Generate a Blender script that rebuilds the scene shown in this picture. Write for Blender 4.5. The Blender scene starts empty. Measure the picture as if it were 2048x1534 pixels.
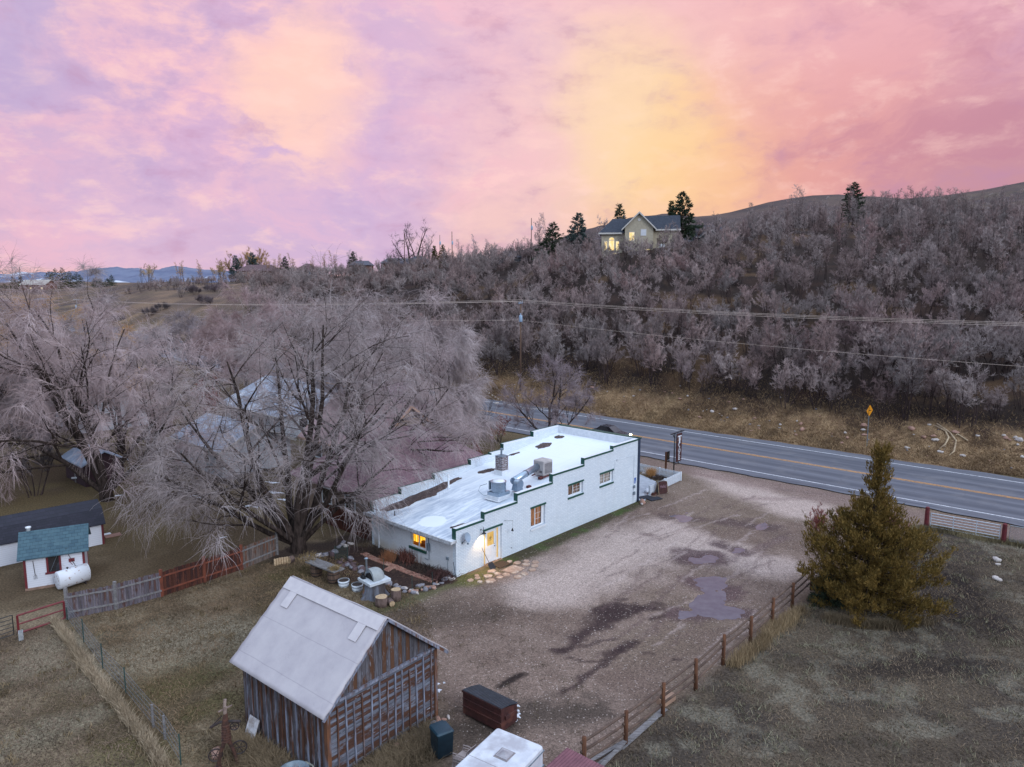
import bpy, math, random
import numpy as np
from mathutils import Vector, Matrix
random.seed(7); RNG = np.random.default_rng(7)
SC = bpy.context.scene; COL = SC.collection
F = 1430.0; PT = math.radians(8.04); H = 17.7; TH = math.radians(48.2)
R_ = math.radians
# ---------- survey helpers: sight line of a photo point -> real position on the ground / at a distance
def ray(px, py):
    u = (767-py)/F
    return ((px-1024)/F, math.cos(PT)+u*math.sin(PT), -math.sin(PT)+u*math.cos(PT))
def at(px, py, z=0.0):
    r = ray(px, py); t = (z-H)/r[2]
    return Vector((r[0]*t, r[1]*t, z))
def atd(px, py, d):
    r = ray(px, py); t = d/r[1]
    return Vector((r[0]*t, d, H+r[2]*t))
AX = Vector((math.cos(TH), math.sin(TH), 0)); BX = Vector((-math.sin(TH), math.cos(TH), 0))
C0 = Vector((-3.375, 41.256, 0))
def uv(u, v, z=0): return C0 + BX*u + AX*v + Vector((0, 0, z))
# ---------- noise
def _h(ix, iy, s):
    n = (ix.astype(np.int64)*374761393 + iy.astype(np.int64)*668265263 + s*974711) & 0x7fffffff
    n = ((n ^ (n >> 13))*1274126177) & 0x7fffffff
    n = n ^ (n >> 16)
    return (n & 0xffff)/65535.0
def vn(x, y, s=0):
    x = np.asarray(x, float); y = np.asarray(y, float)
    ix = np.floor(x); iy = np.floor(y); fx = x-ix; fy = y-iy
    fx = fx*fx*(3-2*fx); fy = fy*fy*(3-2*fy)
    a = _h(ix, iy, s); b = _h(ix+1, iy, s); c = _h(ix, iy+1, s); d = _h(ix+1, iy+1, s)
    return a+(b-a)*fx+(c-a)*fy+(a-b-c+d)*fx*fy
def fbm(x, y, s=0, o=4):
    t = 0; w = 0; a = 1.0
    for k in range(o):
        t = t+a*vn(np.asarray(x)*2**k+13.7*k, np.asarray(y)*2**k-7.1*k, s+k); w += a; a *= .55
    return t/w
def sstep(a, b, x):
    t = np.clip((x-a)/(b-a), 0, 1); return t*t*(3-2*t)
# ---------- tagging and building
def tag(o, label=None, cat=None, group=None, kind=None):
    if label: o['label'] = label
    if cat: o['category'] = cat
    if group: o['group'] = group
    if kind: o['kind'] = kind
    return o
def thing(name, label, cat, loc=(0, 0, 0), rz=0.0, group=None):
    o = bpy.data.objects.new(name, None); COL.objects.link(o)
    o.location = loc; o.rotation_euler = (0, 0, rz); o.empty_display_size = .2
    return tag(o, label, cat, group)
def link(name, me, m=None, parent=None):
    o = bpy.data.objects.new(name, me); COL.objects.link(o)
    if m is not None and not me.materials: me.materials.append(m)
    if parent is not None: o.parent = parent
    return o
def np_mesh(name, V, Fc, smooth=False):
    """V (n,3); Fc list of int arrays (k,3) or (k,4)"""
    me = bpy.data.meshes.new(name)
    V = np.asarray(V, np.float32)
    Fl = [np.asarray(f, np.int32) for f in (Fc if isinstance(Fc, (list, tuple)) else [Fc]) if len(f)]
    me.vertices.add(len(V)); me.vertices.foreach_set('co', V.ravel())
    idx = np.concatenate([f.ravel() for f in Fl]); n = np.concatenate([np.full(len(f), f.shape[1], np.int32) for f in Fl])
    st = np.concatenate([[0], np.cumsum(n)[:-1]]).astype(np.int32)
    me.loops.add(len(idx)); me.loops.foreach_set('vertex_index', idx)
    me.polygons.add(len(n)); me.polygons.foreach_set('loop_start', st); me.polygons.foreach_set('loop_total', n)
    me.polygons.foreach_set('use_smooth', np.full(len(n), smooth, bool))
    me.update(calc_edges=True); me.validate()
    return me
def vcol(me, name, C):
    a = me.color_attributes.new(name, 'FLOAT_COLOR', 'POINT')
    a.data.foreach_set('color', np.asarray(C, np.float32).ravel())
class MB:
    """collects boxes, prisms, tubes, discs; build() links them as one mesh object"""
    def __init__(s): s.v = []; s.f = []
    def add(s, V, Fs, M=None):
        o = len(s.v)
        for p in V:
            p = Vector(p); s.v.append(M @ p if M is not None else p)
        s.f += [tuple(i+o for i in f) for f in Fs]; return s
    def box(s, a, b, M=None, taper=0):
        x0, y0, z0 = a; x1, y1, z1 = b; t = taper
        V = [(x0, y0, z0), (x1, y0, z0), (x1, y1, z0), (x0, y1, z0), (x0+t, y0+t, z1), (x1-t, y0+t, z1), (x1-t, y1-t, z1), (x0+t, y1-t, z1)]
        return s.add(V, [(3, 2, 1, 0), (4, 5, 6, 7), (0, 1, 5, 4), (1, 2, 6, 5), (2, 3, 7, 6), (3, 0, 4, 7)], M)
    def rbox(s, a, b, r=.02, M=None):
        """box with chamfered vertical and top edges"""
        x0, y0, z0 = a; x1, y1, z1 = b
        def ring(x0, y0, x1, y1, z, r): return [(x0+r, y0, z), (x1-r, y0, z), (x1, y0+r, z), (x1, y1-r, z), (x1-r, y1, z), (x0+r, y1, z), (x0, y1-r, z), (x0, y0+r, z)]
        V = ring(x0, y0, x1, y1, z0, r)+ring(x0, y0, x1, y1, z1-r, r)+ring(x0+r, y0+r, x1-r, y1-r, z1, r*.6)
        Fs = [tuple(range(7, -1, -1)), tuple(range(16, 24))]
        for k in range(2):
            for i in range(8): Fs.append((k*8+i, k*8+(i+1) % 8, k*8+8+(i+1) % 8, k*8+8+i))
        return s.add(V, Fs, M)
    def prism(s, pts, ext, M=None):
        """polygon pts (3D) extruded by vector ext"""
        n = len(pts); e = Vector(ext); V = [Vector(p) for p in pts]+[Vector(p)+e for p in pts]
        return s.add(V, [tuple(range(n-1, -1, -1)), tuple(range(n, 2*n))]+[(i, (i+1) % n, n+(i+1) % n, n+i) for i in range(n)], M)
    def lathe(s, prof, c=(0, 0, 0), n=16, M=None, caps=True):
        V = []; Fs = []
        for r, z in prof:
            for i in range(n):
                a = 2*math.pi*i/n; V.append((c[0]+r*math.cos(a), c[1]+r*math.sin(a), c[2]+z))
        for k in range(len(prof)-1):
            for i in range(n): Fs.append((k*n+i, k*n+(i+1) % n, (k+1)*n+(i+1) % n, (k+1)*n+i))
        if caps:
            Fs.append(tuple(range(n-1, -1, -1))); Fs.append(tuple(range((len(prof)-1)*n, len(prof)*n)))
        return s.add(V, Fs, M)
    def tube(s, pts, r, n=6, M=None, closed=False):
        P = [Vector(p) for p in pts]; V = []; Fs = []; N = len(P)
        rr = r if isinstance(r, (list, tuple)) else [r]*N
        for k in range(N):
            if closed: t = (P[(k+1) % N]-P[k-1]).normalized()
            else: t = (P[min(k+1, N-1)]-P[max(k-1, 0)]).normalized()
            ref = Vector((0, 0, 1)) if abs(t.z) < .9 else Vector((1, 0, 0))
            a = t.cross(ref).normalized(); b = a.cross(t)
            for i in range(n):
                w = 2*math.pi*i/n; V.append(P[k]+(a*math.cos(w)+b*math.sin(w))*rr[k])
        for k in range(N if closed else N-1):
            q = (k+1) % N
            for i in range(n): Fs.append((k*n+i, k*n+(i+1) % n, q*n+(i+1) % n, q*n+i))
        if not closed: Fs += [tuple(range(n-1, -1, -1)), tuple(range((N-1)*n, N*n))]
        return s.add(V, Fs, M)
    def beam(s, a, b, w, h, M=None, up=(0, 0, 1)):
        a = Vector(a); b = Vector(b); t = (b-a).normalized(); u = Vector(up)
        if abs(t.dot(u)) > .95: u = Vector((1, 0, 0))
        sx = t.cross(u).normalized()*w/2; sz = sx.cross(t).normalized()*h/2
        V = [a-sx-sz, a+sx-sz, a+sx+sz, a-sx+sz, b-sx-sz, b+sx-sz, b+sx+sz, b-sx+sz]
        return s.add(V, [(3, 2, 1, 0), (4, 5, 6, 7), (0, 1, 5, 4), (1, 2, 6, 5), (2, 3, 7, 6), (3, 0, 4, 7)], M)
    def build(s, name, m, parent=None, smooth=False, bevel=0):
        me = bpy.data.meshes.new(name); me.from_pydata([tuple(p) for p in s.v], [], s.f)
        if smooth: me.polygons.foreach_set('use_smooth', [True]*len(me.polygons))
        me.update()
        o = link(name, me, m, parent)
        if bevel:
            b = o.modifiers.new('bevel', 'BEVEL'); b.width = bevel; b.segments = 2; b.limit_method = 'ANGLE'
        return o
# ---------- materials
def lin(c):
    f = lambda v: v/12.92 if v <= .04045 else ((v+.055)/1.055)**2.4
    return tuple(f(v/255.) for v in c)
class NT:
    def __init__(s, nt): s.nt = nt; s.n = nt.nodes; s.l = nt.links
    def new(s, t, **k):
        n = s.n.new(t)
        for a, b in k.items():
            if a.startswith('i_'): s.put(n.inputs[a[2:].replace('_', ' ')], b)
            elif a[0] == 'p' and a[1:].isdigit(): s.put(n.inputs[int(a[1:])], b)
            else: setattr(n, a, b)
        return n
    def put(s, sock, v):
        if isinstance(v, bpy.types.NodeSocket): s.l.new(v, sock)
        elif isinstance(v, (tuple, list)) and len(v) == 3 and sock.type == 'RGBA': sock.default_value = (*v, 1)
        else: sock.default_value = v
    def math(s, op, a, b=0, c=None, clamp=False):
        n = s.n.new('ShaderNodeMath'); n.operation = op; n.use_clamp = clamp
        s.put(n.inputs[0], a); s.put(n.inputs[1], b)
        if c is not None: s.put(n.inputs[2], c)
        return n.outputs[0]
    def mix(s, f, a, b, mode='MIX'):
        n = s.n.new('ShaderNodeMix'); n.data_type = 'RGBA'; n.blend_type = mode; n.clamp_factor = True
        s.put(n.inputs[0], f); s.put(n.inputs[6], a); s.put(n.inputs[7], b); return n.outputs[2]
    def mr(s, v, a, b, c=0., d=1., smooth=False):
        n = s.n.new('ShaderNodeMapRange'); n.interpolation_type = 'SMOOTHSTEP' if smooth else 'LINEAR'
        s.put(n.inputs[0], v)
        for i, x in enumerate((a, b, c, d)): s.put(n.inputs[i+1], x)
        return n.outputs[0]
    def noise(s, vec, scale, detail=4, rough=.55, dist=0.):
        n = s.n.new('ShaderNodeTexNoise'); s.put(n.inputs['Vector'], vec); n.inputs['Scale'].default_value = scale
        n.inputs['Detail'].default_value = detail; n.inputs['Roughness'].default_value = rough; n.inputs['Distortion'].default_value = dist
        return n
    def mapping(s, vec, scale=(1, 1, 1), rot=(0, 0, 0), loc=(0, 0, 0)):
        n = s.n.new('ShaderNodeMapping'); s.put(n.inputs[0], vec); n.inputs['Scale'].default_value = scale
        n.inputs['Rotation'].default_value = rot; n.inputs['Location'].default_value = loc; return n.outputs[0]
def newmat(name):
    m = bpy.data.materials.new(name); m.use_nodes = True; T = NT(m.node_tree)
    return m, T, m.node_tree.nodes['Principled BSDF']
MATS = {}
def mat(name, c1, c2=None, scale=3., rough=.8, metal=0., stretch=(1, 1, 1), bump=0., emit=None, estr=0., c3=None, detail=6, th=(.35, .65), spec=None, bscale=None):
    """two or three tone procedural material: noise mixes the colours in object space"""
    if name in MATS: return MATS[name]
    m, T, B = newmat(name); MATS[name] = m
    c1 = lin(c1); c2 = lin(c2) if c2 else tuple(v*.8 for v in c1)
    tc = T.new('ShaderNodeTexCoord').outputs['Object']; v = T.mapping(tc, stretch)
    n = T.noise(v, scale, detail, .6)
    col = T.mix(T.mr(n.outputs[0], th[0], th[1]), c1, c2)
    if c3:
        n3 = T.noise(T.mapping(v, loc=(3.1, 7.7, 1.3)), scale*.45, 5, .6)
        col = T.mix(T.mr(n3.outputs[0], .52, .66), col, lin(c3))
    T.put(B.inputs['Base Color'], col); B.inputs['Metallic'].default_value = metal
    T.put(B.inputs['Roughness'], T.mr(n.outputs[0], .3, .7, max(.03, rough-.08), min(1, rough+.08)))
    if spec is not None: B.inputs['Specular IOR Level'].default_value = spec
    if bump:
        nb = T.noise(v, bscale or scale*3, 5, .6)
        b = T.new('ShaderNodeBump'); b.inputs['Strength'].default_value = bump; b.inputs['Distance'].default_value = .03
        T.put(b.inputs['Height'], nb.outputs[0]); T.put(B.inputs['Normal'], b.outputs[0])
    if emit: T.put(B.inputs['Emission Color'], lin(emit)); B.inputs['Emission Strength'].default_value = estr
    return m
# ---------- camera
cam = bpy.data.cameras.new('camera'); co = bpy.data.objects.new('camera', cam); COL.objects.link(co)
cam.sensor_fit = 'HORIZONTAL'; cam.sensor_width = 36; cam.lens = F/2048*36; cam.clip_end = 30000; cam.clip_start = .3
co.location = (0, 0, H); co.rotation_euler = (math.pi/2-PT, 0, 0); SC.camera = co
SC.view_settings.view_transform = 'Standard'; SC.view_settings.look = 'None'; SC.view_settings.exposure = .1; SC.view_settings.gamma = 1
SC.cycles.use_denoising = True; SC.cycles.max_bounces = 5; SC.cycles.diffuse_bounces = 3; SC.cycles.sample_clamp_indirect = 4
# ---------- terrain
PXC = [-400, 0, 90, 150, 190, 230, 300, 430, 600, 750, 900, 1050, 1260, 1450, 1700, 1900, 2048, 2450]
CRD = [430, 400, 380, 370, 350, 335, 320, 310, 290, 260, 230, 190, 165, 175, 180, 175, 175, 175]
CRP = [592, 590, 585, 578, 576, 572, 564, 564, 558, 548, 537, 524, 502, 466, 442, 448, 450, 456]
MDF = [.2, .2, .2, .2, .3, .45, .62, .62, .55, .5, .5, .5, .52, .52, .5, .5, .5, .5]
RDG = [(-400, 565), (0, 566), (150, 566), (300, 568), (700, 566), (800, 548), (900, 532), (950, 522), (1000, 512), (1100, 490), (1200, 457), (1250, 443), (1330, 434), (1380, 437), (1450, 431), (1550, 414), (1650, 404), (1780, 409), (1900, 400), (1960, 388), (2048, 378), (2450, 350)]
def ytoe(t): return 78.1/np.maximum(.7455+.6665*t, .15)
def zr(u): return 7.4*np.clip((u-60)/168., 0, 3)**1.25
def zd(py, d): return H+d*np.tan(np.arctan((767-np.asarray(py, float))/F)-PT)
def zfun(x, y):
    x = np.asarray(x, float); y = np.asarray(y, float)
    yy = np.maximum(y, 8.); t = np.clip(x/yy, -1.0, 1.0); px = 1024+t*F
    dx = x-C0.x; dy = y-C0.y
    u = dx*BX.x+dy*BX.y; v = dx*AX.x+dy*AX.y
    base = zr(u)*sstep(-30, 30, v)
    q = y-ytoe(t); Y0 = ytoe(t)
    cd = np.interp(px, PXC, CRD); cz = zd(np.interp(px, PXC, CRP), cd); qc = np.maximum(cd-Y0, 25)
    md = np.interp(px, PXC, MDF)
    zt = base+1.9*sstep(0, 7, q)*sstep(280, 200, u)
    zm = zt+(cz-zt)*md
    s1 = np.clip((q-5)/(qc*.42-5), 0, 1); s2 = np.clip((q-qc*.42)/(qc*.58), 0, 1)
    s2 = s2+(.25*s2*(1-s2))
    z = np.where(q < 5, zt, zt+(zm-zt)*s1)
    z = np.where(q > qc*.42, zm+(cz-zm)*s2, z)
    # beyond the crest: dip, then the far ridge
    rz_ = zd(np.interp(px, [a for a, b in RDG], [b for a, b in RDG]), 900.)
    s3 = np.clip((y-cd-5)/80, 0, 1); s4 = sstep(0, 1, np.clip((y-cd-80)/(900-cd-80), 0, 1))
    zb = cz-3.5*s3; zb = zb+(rz_-zb)*s4
    z = np.where(y > cd+5, zb, z)
    z = np.where(y > 900, rz_+(14-rz_)*sstep(900, 1600, y), z)
    z = np.where(y < 8, base*0, z)
    amp = .03+.9*sstep(6, 30, q)*sstep(0, 1, np.clip(y/60-.6, 0, 1))
    z = z+(fbm(x/14., y/14., 3)-.5)*amp*1.6*sstep(-4, 8, q)+(fbm(x/70., y/70., 9)-.5)*14*sstep(300, 700, y)
    return z
def Z(x, y): return float(zfun(np.array([x]), np.array([y]))[0])
def gnd(px, py):
    """where the sight line meets the terrain"""
    r = ray(px, py); lo = 15.
    t = np.linspace(20, 1400, 6000); X = r[0]*t; Yp = r[1]*t; Zp = H+r[2]*t
    k = np.argmax(zfun(X, Yp) > Zp)
    return Vector((X[k], Yp[k], Z(X[k], Yp[k])))
def G(px, d):
    """point on the terrain in the given bearing at forward distance d"""
    x = (px-1024)/F*(d*.99+2); return Vector((x, d, Z(x, d)))
# ---------- sky and light
w = bpy.data.worlds.new('World'); SC.world = w; w.use_nodes = True
T = NT(w.node_tree); bg = w.node_tree.nodes['Background']
d = T.new('ShaderNodeTexCoord').outputs['Generated']
warp = T.noise(T.mapping(d, (1, 1, 1.6)), 2.6, 6, .62)
wv = T.new('ShaderNodeVectorMath', operation='SUBTRACT', p0=warp.outputs['Color'], p1=(.5, .5, .5)).outputs[0]
wv = T.new('ShaderNodeVectorMath', operation='SCALE', p0=wv, i_Scale=.2).outputs[0]
dw = T.new('ShaderNodeVectorMath', operation='ADD', p0=d, p1=wv).outputs[0]
dw = T.new('ShaderNodeVectorMath', operation='NORMALIZE', p0=dw).outputs[0]
def blob(px, py, r0, r1, vec=None):
    """1 at the direction of photo point px,py, falling to 0 at r1 degrees"""
    q = Vector(ray(px, py)).normalized()
    dt = T.new('ShaderNodeVectorMath', operation='DOT_PRODUCT', p0=vec or dw, p1=tuple(q)).outputs['Value']
    return T.mr(dt, math.cos(R_(r1)), math.cos(R_(r0)), 0, 1, True)
sky = T.new('ShaderNodeTexSky', sky_type='NISHITA', sun_disc=False, sun_elevation=R_(26), sun_rotation=R_(136), altitude=1700, air_density=1.0, dust_density=2.0)
nis = T.mix(1.0, sky.outputs[0], (.10, .10, .10), 'MULTIPLY')
sepz = T.new('ShaderNodeSeparateXYZ', p0=d)
# dusk backdrop: broad colour fields measured around the horizon, blended smoothly over the dome
n1 = T.noise(T.mapping(dw, (1, 1, 2.0), loc=(1.7, .3, 2.2)), 3.4, 8, .62, .4)
n2 = T.noise(T.mapping(dw, (1, 1, 1.6), loc=(4.7, 2.3, .2)), 7.5, 8, .6, .3)
n3 = T.noise(T.mapping(d, (1, 1, 2.4), loc=(2.7, 5.3, 1.2)), 15., 6, .62, .2)
FIELD = [(-60, 0, (196, 178, 216)), (340, -20, (214, 178, 212)), (680, -20, (222, 184, 214)), (1020, -20, (244, 194, 208)), (1200, -10, (245, 190, 204)), (1440, -20, (244, 186, 194)), (1700, -20, (238, 178, 190)), (2080, -20, (238, 184, 200)),
 (-60, 140, (188, 164, 206)), (340, 130, (226, 178, 206)), (680, 140, (220, 178, 212)), (1020, 140, (246, 196, 206)), (1280, 110, (247, 196, 198)), (1500, 90, (246, 186, 180)), (1720, 140, (236, 166, 166)), (2080, 140, (222, 158, 168)),
 (-60, 280, (196, 168, 206)), (340, 270, (216, 174, 208)), (680, 280, (208, 174, 214)), (980, 270, (236, 186, 204)), (1150, 210, (253, 216, 186)), (1260, 230, (255, 224, 166)), (1360, 290, (252, 208, 150)), (1500, 280, (246, 176, 136)), (1720, 290, (224, 150, 148)), (2080, 290, (196, 136, 150)),
 (-60, 420, (214, 176, 210)), (340, 400, (208, 176, 214)), (680, 410, (200, 172, 214)), (990, 390, (246, 198, 186)), (1330, 380, (252, 200, 152)), (1640, 390, (228, 152, 142)), (2080, 400, (188, 128, 144)),
 (-60, 520, (226, 172, 186)), (340, 510, (226, 182, 204)), (680, 500, (222, 180, 206)), (1000, 500, (240, 196, 190)), (1400, 480, (244, 180, 150)), (1900, 480, (198, 134, 144))]
num = None; den = None; K = 1/(1-math.cos(R_(5.6)))
for (px_, py_, cc_) in FIELD:
    q = Vector(ray(px_, py_)).normalized(); dt = T.new('ShaderNodeVectorMath', operation='DOT_PRODUCT', p0=dw, p1=tuple(q)).outputs['Value']
    wt = T.math('POWER', 2.71828, T.math('MULTIPLY', T.math('SUBTRACT', dt, 1.0), K))
    v = T.new('ShaderNodeVectorMath', operation='SCALE', p0=lin(cc_), i_Scale=wt).outputs[0]
    num = v if num is None else T.new('ShaderNodeVectorMath', operation='ADD', p0=num, p1=v).outputs[0]
    den = wt if den is None else T.math('ADD', den, wt)
inv = T.math('DIVIDE', 1.0, T.math('MAXIMUM', den, .0005))
c = T.new('ShaderNodeVectorMath', operation='SCALE', p0=num, i_Scale=inv).outputs[0]
c = T.mix(T.mr(den, .0005, .02, 1, 0), c, lin((200, 176, 212)))
c = T.mix(.05, c, nis); c = T.mix(.09, c, lin((206, 190, 198)))
lf = T.mr(T.new('ShaderNodeSeparateXYZ', p0=d).outputs[0], .16, -.05, .18, 1, True)
c = T.mix(T.math('MULTIPLY', lf, T.mr(n1.outputs[0], .58, .32, 0, .5, True)), c, lin((190, 170, 206)))
c = T.mix(T.math('MULTIPLY', lf, T.math('MULTIPLY', T.mr(n1.outputs[0], .46, .6, 0, 1, True), T.mr(n2.outputs[0], .42, .64, 0, .45, True))), c, lin((244, 188, 200)))
c = T.mix(T.math('MULTIPLY', blob(430, 100, 1, 13), T.mr(T.math('ADD', T.math('MULTIPLY', n2.outputs[0], .6), T.math('MULTIPLY', n3.outputs[0], .4)), .44, .58, 0, .6, True)), c, lin((252, 198, 198)))
c = T.mix(T.math('MULTIPLY', blob(605, 170, 1, 6.5), T.mr(n2.outputs[0], .36, .52, 0, .7, True)), c, lin((255, 210, 188)))
c = T.mix(T.math('MULTIPLY', T.mr(n3.outputs[0], .48, .66, 0, .42, True), T.mr(n2.outputs[0], .4, .6)), c, lin((255, 214, 204)))
c = T.mix(T.math('MULTIPLY', T.mr(n3.outputs[0], .50, .3, 0, .3, True), T.mr(n2.outputs[0], .6, .4)), c, lin((196, 140, 160)))
c = T.mix(T.math('MULTIPLY', blob(1270, 235, .5, 7.5), .3), c, lin((255, 228, 160)))
c = T.mix(T.math('MULTIPLY', blob(1390, 320, .5, 6.5), .25), c, lin((252, 202, 136)))
rg_ = T.mr(T.new('ShaderNodeSeparateXYZ', p0=d).outputs[0], .12, .34, 0, 1, True)
c = T.mix(T.math('MULTIPLY', rg_, T.mr(n1.outputs[0], .52, .38, 0, .5, True)), c, lin((190, 128, 148)))
c = T.mix(T.math('MULTIPLY', T.mr(n2.outputs[0], .54, .36, 0, .22, True), T.mr(n3.outputs[0], .6, .4)), c, lin((176, 140, 186)))
# low band of glow behind the ridge on the left
band = T.mr(sepz.outputs[2], .022, .0, 0, .8, True)
c = T.mix(T.math('MULTIPLY', band, blob(350, 560, 6, 30, d)), c, lin((250, 196, 160)))
# clear blue dusk sky overhead and behind
up = T.mr(sepz.outputs[2], .42, .72, 0, 1, True)
bk = T.mr(sepz.outputs[1], .35, -.25, 0, 1, True)
ub = T.math('MAXIMUM', up, bk)
UBC = (T.mix(T.mr(n1.outputs[0], .4, .6), (.66, .86, 1.12), (.80, .94, 1.14)))
zen = T.mr(sepz.outputs[2], .0, .85, .42, 1.42, True); ubc = T.new('ShaderNodeVectorMath', operation='SCALE', p0=UBC, i_Scale=zen).outputs[0]
c = T.mix(ub, c, ubc)
T.put(bg.inputs[0], c); bg.inputs[1].default_value = 1.0
sun = bpy.data.lights.new('sun', 'SUN'); so = bpy.data.objects.new('sun', sun); COL.objects.link(so)
sun.energy = 1.5; sun.angle = R_(26); sun.color = (.88, .94, 1.0)
so.rotation_euler = (R_(64), 0, R_(44))
# ---------- far mountains
def ridge_mesh(name, label, pts, d, depth, m, seed):
    n = 260; px = np.linspace(pts[0][0], pts[-1][0], n)
    top = np.interp(px, [p[0] for p in pts], [p[1] for p in pts])+(fbm(px/18., px*0, seed)-.5)*9
    rows = 26; V = np.zeros((rows, n, 3))
    for k in range(rows):
        s = k/(rows-1); dd = d-depth*(1-s) if s < 1 else d
        x = (px-1024)/F*d; zt_ = zd(top, d)
        prof = s**1.25; nz = (fbm(x/260., np.full(n, k*.55), seed+4)-.5)*190*s*(1-s)*2
        V[k] = np.stack([x*(dd/d), np.full(n, dd), -20+(zt_+20)*prof+nz], 1)
    # back face gives it a body
    back = V[-1].copy(); back[:, 1] += depth; back[:, 2] = -20
    V = np.concatenate([V.reshape(-1, 3), back]); rows += 1
    i = np.arange((rows-1)*n).reshape(rows-1, n)[:, :-1].ravel()
    o = link(name, np_mesh(name, V, np.stack([i, i+1, i+n+1, i+n], 1), True), m)
    return tag(o, label, kind='structure')
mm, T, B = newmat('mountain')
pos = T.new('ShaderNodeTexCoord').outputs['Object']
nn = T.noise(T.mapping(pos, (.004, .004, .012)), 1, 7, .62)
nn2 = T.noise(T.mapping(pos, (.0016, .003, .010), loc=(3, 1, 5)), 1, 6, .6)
cc = T.mix(T.mr(nn.outputs[0], .4, .6), lin((86, 94, 122)), lin((108, 114, 138)))  # blue-grey base colour stands in for distance haze
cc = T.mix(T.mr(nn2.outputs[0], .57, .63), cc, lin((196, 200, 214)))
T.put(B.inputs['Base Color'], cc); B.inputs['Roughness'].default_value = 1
ridge_mesh('mountains', 'distant mountains coloured haze-blue with snow patches on the horizon', [(-260, 545), (0, 546), (130, 545), (180, 540), (240, 534), (300, 540), (360, 532), (430, 540), (520, 548), (700, 556)], 5200, 1500, mm, 5)
# ---------- ground sheet
def axis(a, b, st, lo, hi, g1, s1, g2):
    xs = list(np.arange(a, b, st)); s = st; x = xs[-1]
    while x < hi:
        s = s*g1 if s < s1 else s*g2; x += s; xs.append(x)
    s = st; x = a; L = []
    while x > lo:
        s = s*g1 if s < s1 else s*g2; x -= s; L.append(x)
    return np.array(L[::-1]+xs)
gx = axis(-34, 42, .17, -5000, 5000, 1.035, 2.5, 1.12)
gy = axis(21, 84, .17, -120, 7000, 1.035, 2.5, 1.1)
GX, GY = np.meshgrid(gx, gy); X = GX.ravel(); Y = GY.ravel()
dx = X-C0.x; dy = Y-C0.y; U = dx*BX.x+dy*BX.y; Vv = dx*AX.x+dy*AX.y
Tn = X/np.maximum(Y, 8); Q = Y-ytoe(np.clip(Tn, -1, 1)); PX = 1024+Tn*F
def sdp(poly):
    """signed distance to a polygon, negative inside"""
    P = np.array([(p[0], p[1]) for p in poly]); best = np.full(len(X), 1e9); ins = np.zeros(len(X), bool)
    for i in range(len(P)):
        a = P[i]; b = P[(i+1) % len(P)]; e = b-a
        tt = np.clip(((X-a[0])*e[0]+(Y-a[1])*e[1])/(e@e), 0, 1)
        best = np.minimum(best, np.hypot(X-a[0]-tt*e[0], Y-a[1]-tt*e[1]))
        cnd = (a[1] > Y) != (b[1] > Y)
        with np.errstate(divide='ignore', invalid='ignore'):
            ins ^= cnd & (X < (b[0]-a[0])*(Y-a[1])/(b[1]-a[1]+1e-12)+a[0])
    return np.where(ins, -best, best)
def seg(p, q, w0, w1=None):
    w1 = w1 or w0; e = (q-p).xy; L2 = e.dot(e)
    XS = X+(nA-.5)*1.1+(nD-.5)*.5; YS = Y+(nB-.5)*.9+(nC-.5)*.8
    tt = np.clip(((XS-p.x)*e.x+(YS-p.y)*e.y)/L2, 0, 1)
    return np.hypot(XS-p.x-tt*e.x, YS-p.y-tt*e.y)/(w0+(w1-w0)*tt)
nA = fbm(X/3., Y/3., 21, 5); nB = fbm(X/.9, Y/.9, 31, 4); nC = fbm(X/9., Y/9., 41, 4); nD = fbm(X/.35, Y/.35, 51, 3)
jit = (nA-.5)*2.4+(nB-.5)*1.2
C = np.zeros((len(X), 3)); gr = np.zeros(len(X)); rocky = np.zeros(len(X))
def put(c, wt):
    global C
    c = np.array(lin(c)) if not isinstance(c, np.ndarray) else c
    C = C*(1-wt[:, None])+c*wt[:, None]
one = np.ones(len(X))
# field grass, matted and mottled
put((110, 92, 74), one)
put((86, 74, 54), sstep(.42, .62, nC)*.7); put((142, 124, 102), sstep(.5, .68, nA)*.75); put((72, 62, 48), sstep(.56, .74, fbm(X/1.6, Y/1.6, 77))*.6)
# yard behind the fence: browner
yd = sstep(1.5, -1.5, sdp([at(555, 1075), at(130, 1215), at(-500, 1330), at(-500, 760, 0), at(700, 850), at(740, 1010)])+jit)
put((84, 68, 50), yd*.75)
# hard turf strip, straw, along the wire fence
# right-hand paddock: grey-green with dark bare soil
padp = [at(1165, 1534), at(1250, 1470), at(1440, 1330), at(1620, 1190), at(1850, 1050), at(2100, 1090), at(2600, 1500), at(2300, 3000), at(1000, 3000)]
pad = sstep(.5, -.5, sdp(padp)+jit*.25)
put((92, 80, 68), pad); put((66, 58, 54), pad*sstep(.45, .62, nA)*.7); put((132, 124, 110), pad*sstep(.52, .68, fbm(X/1.1, Y/1.1, 61))*.55)
soil = sstep(1.2, .3, seg(at(1850, 1120), at(1960, 1240), 3.6, 2.6)+(nB-.5)*.8)+sstep(1.2, .3, seg(at(1700, 1340), at(1990, 1330), 1.5, 1.2)+(nB-.5)*1.4)*.8+sstep(1.3, .2, seg(at(1500, 1480), at(2060, 1520), .8, .9)+(nB-.5)*1.4)*.4
put((40, 32, 31), pad*np.clip(soil, 0, 1)*(.55+.45*sstep(.3, .6, nB)))
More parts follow.
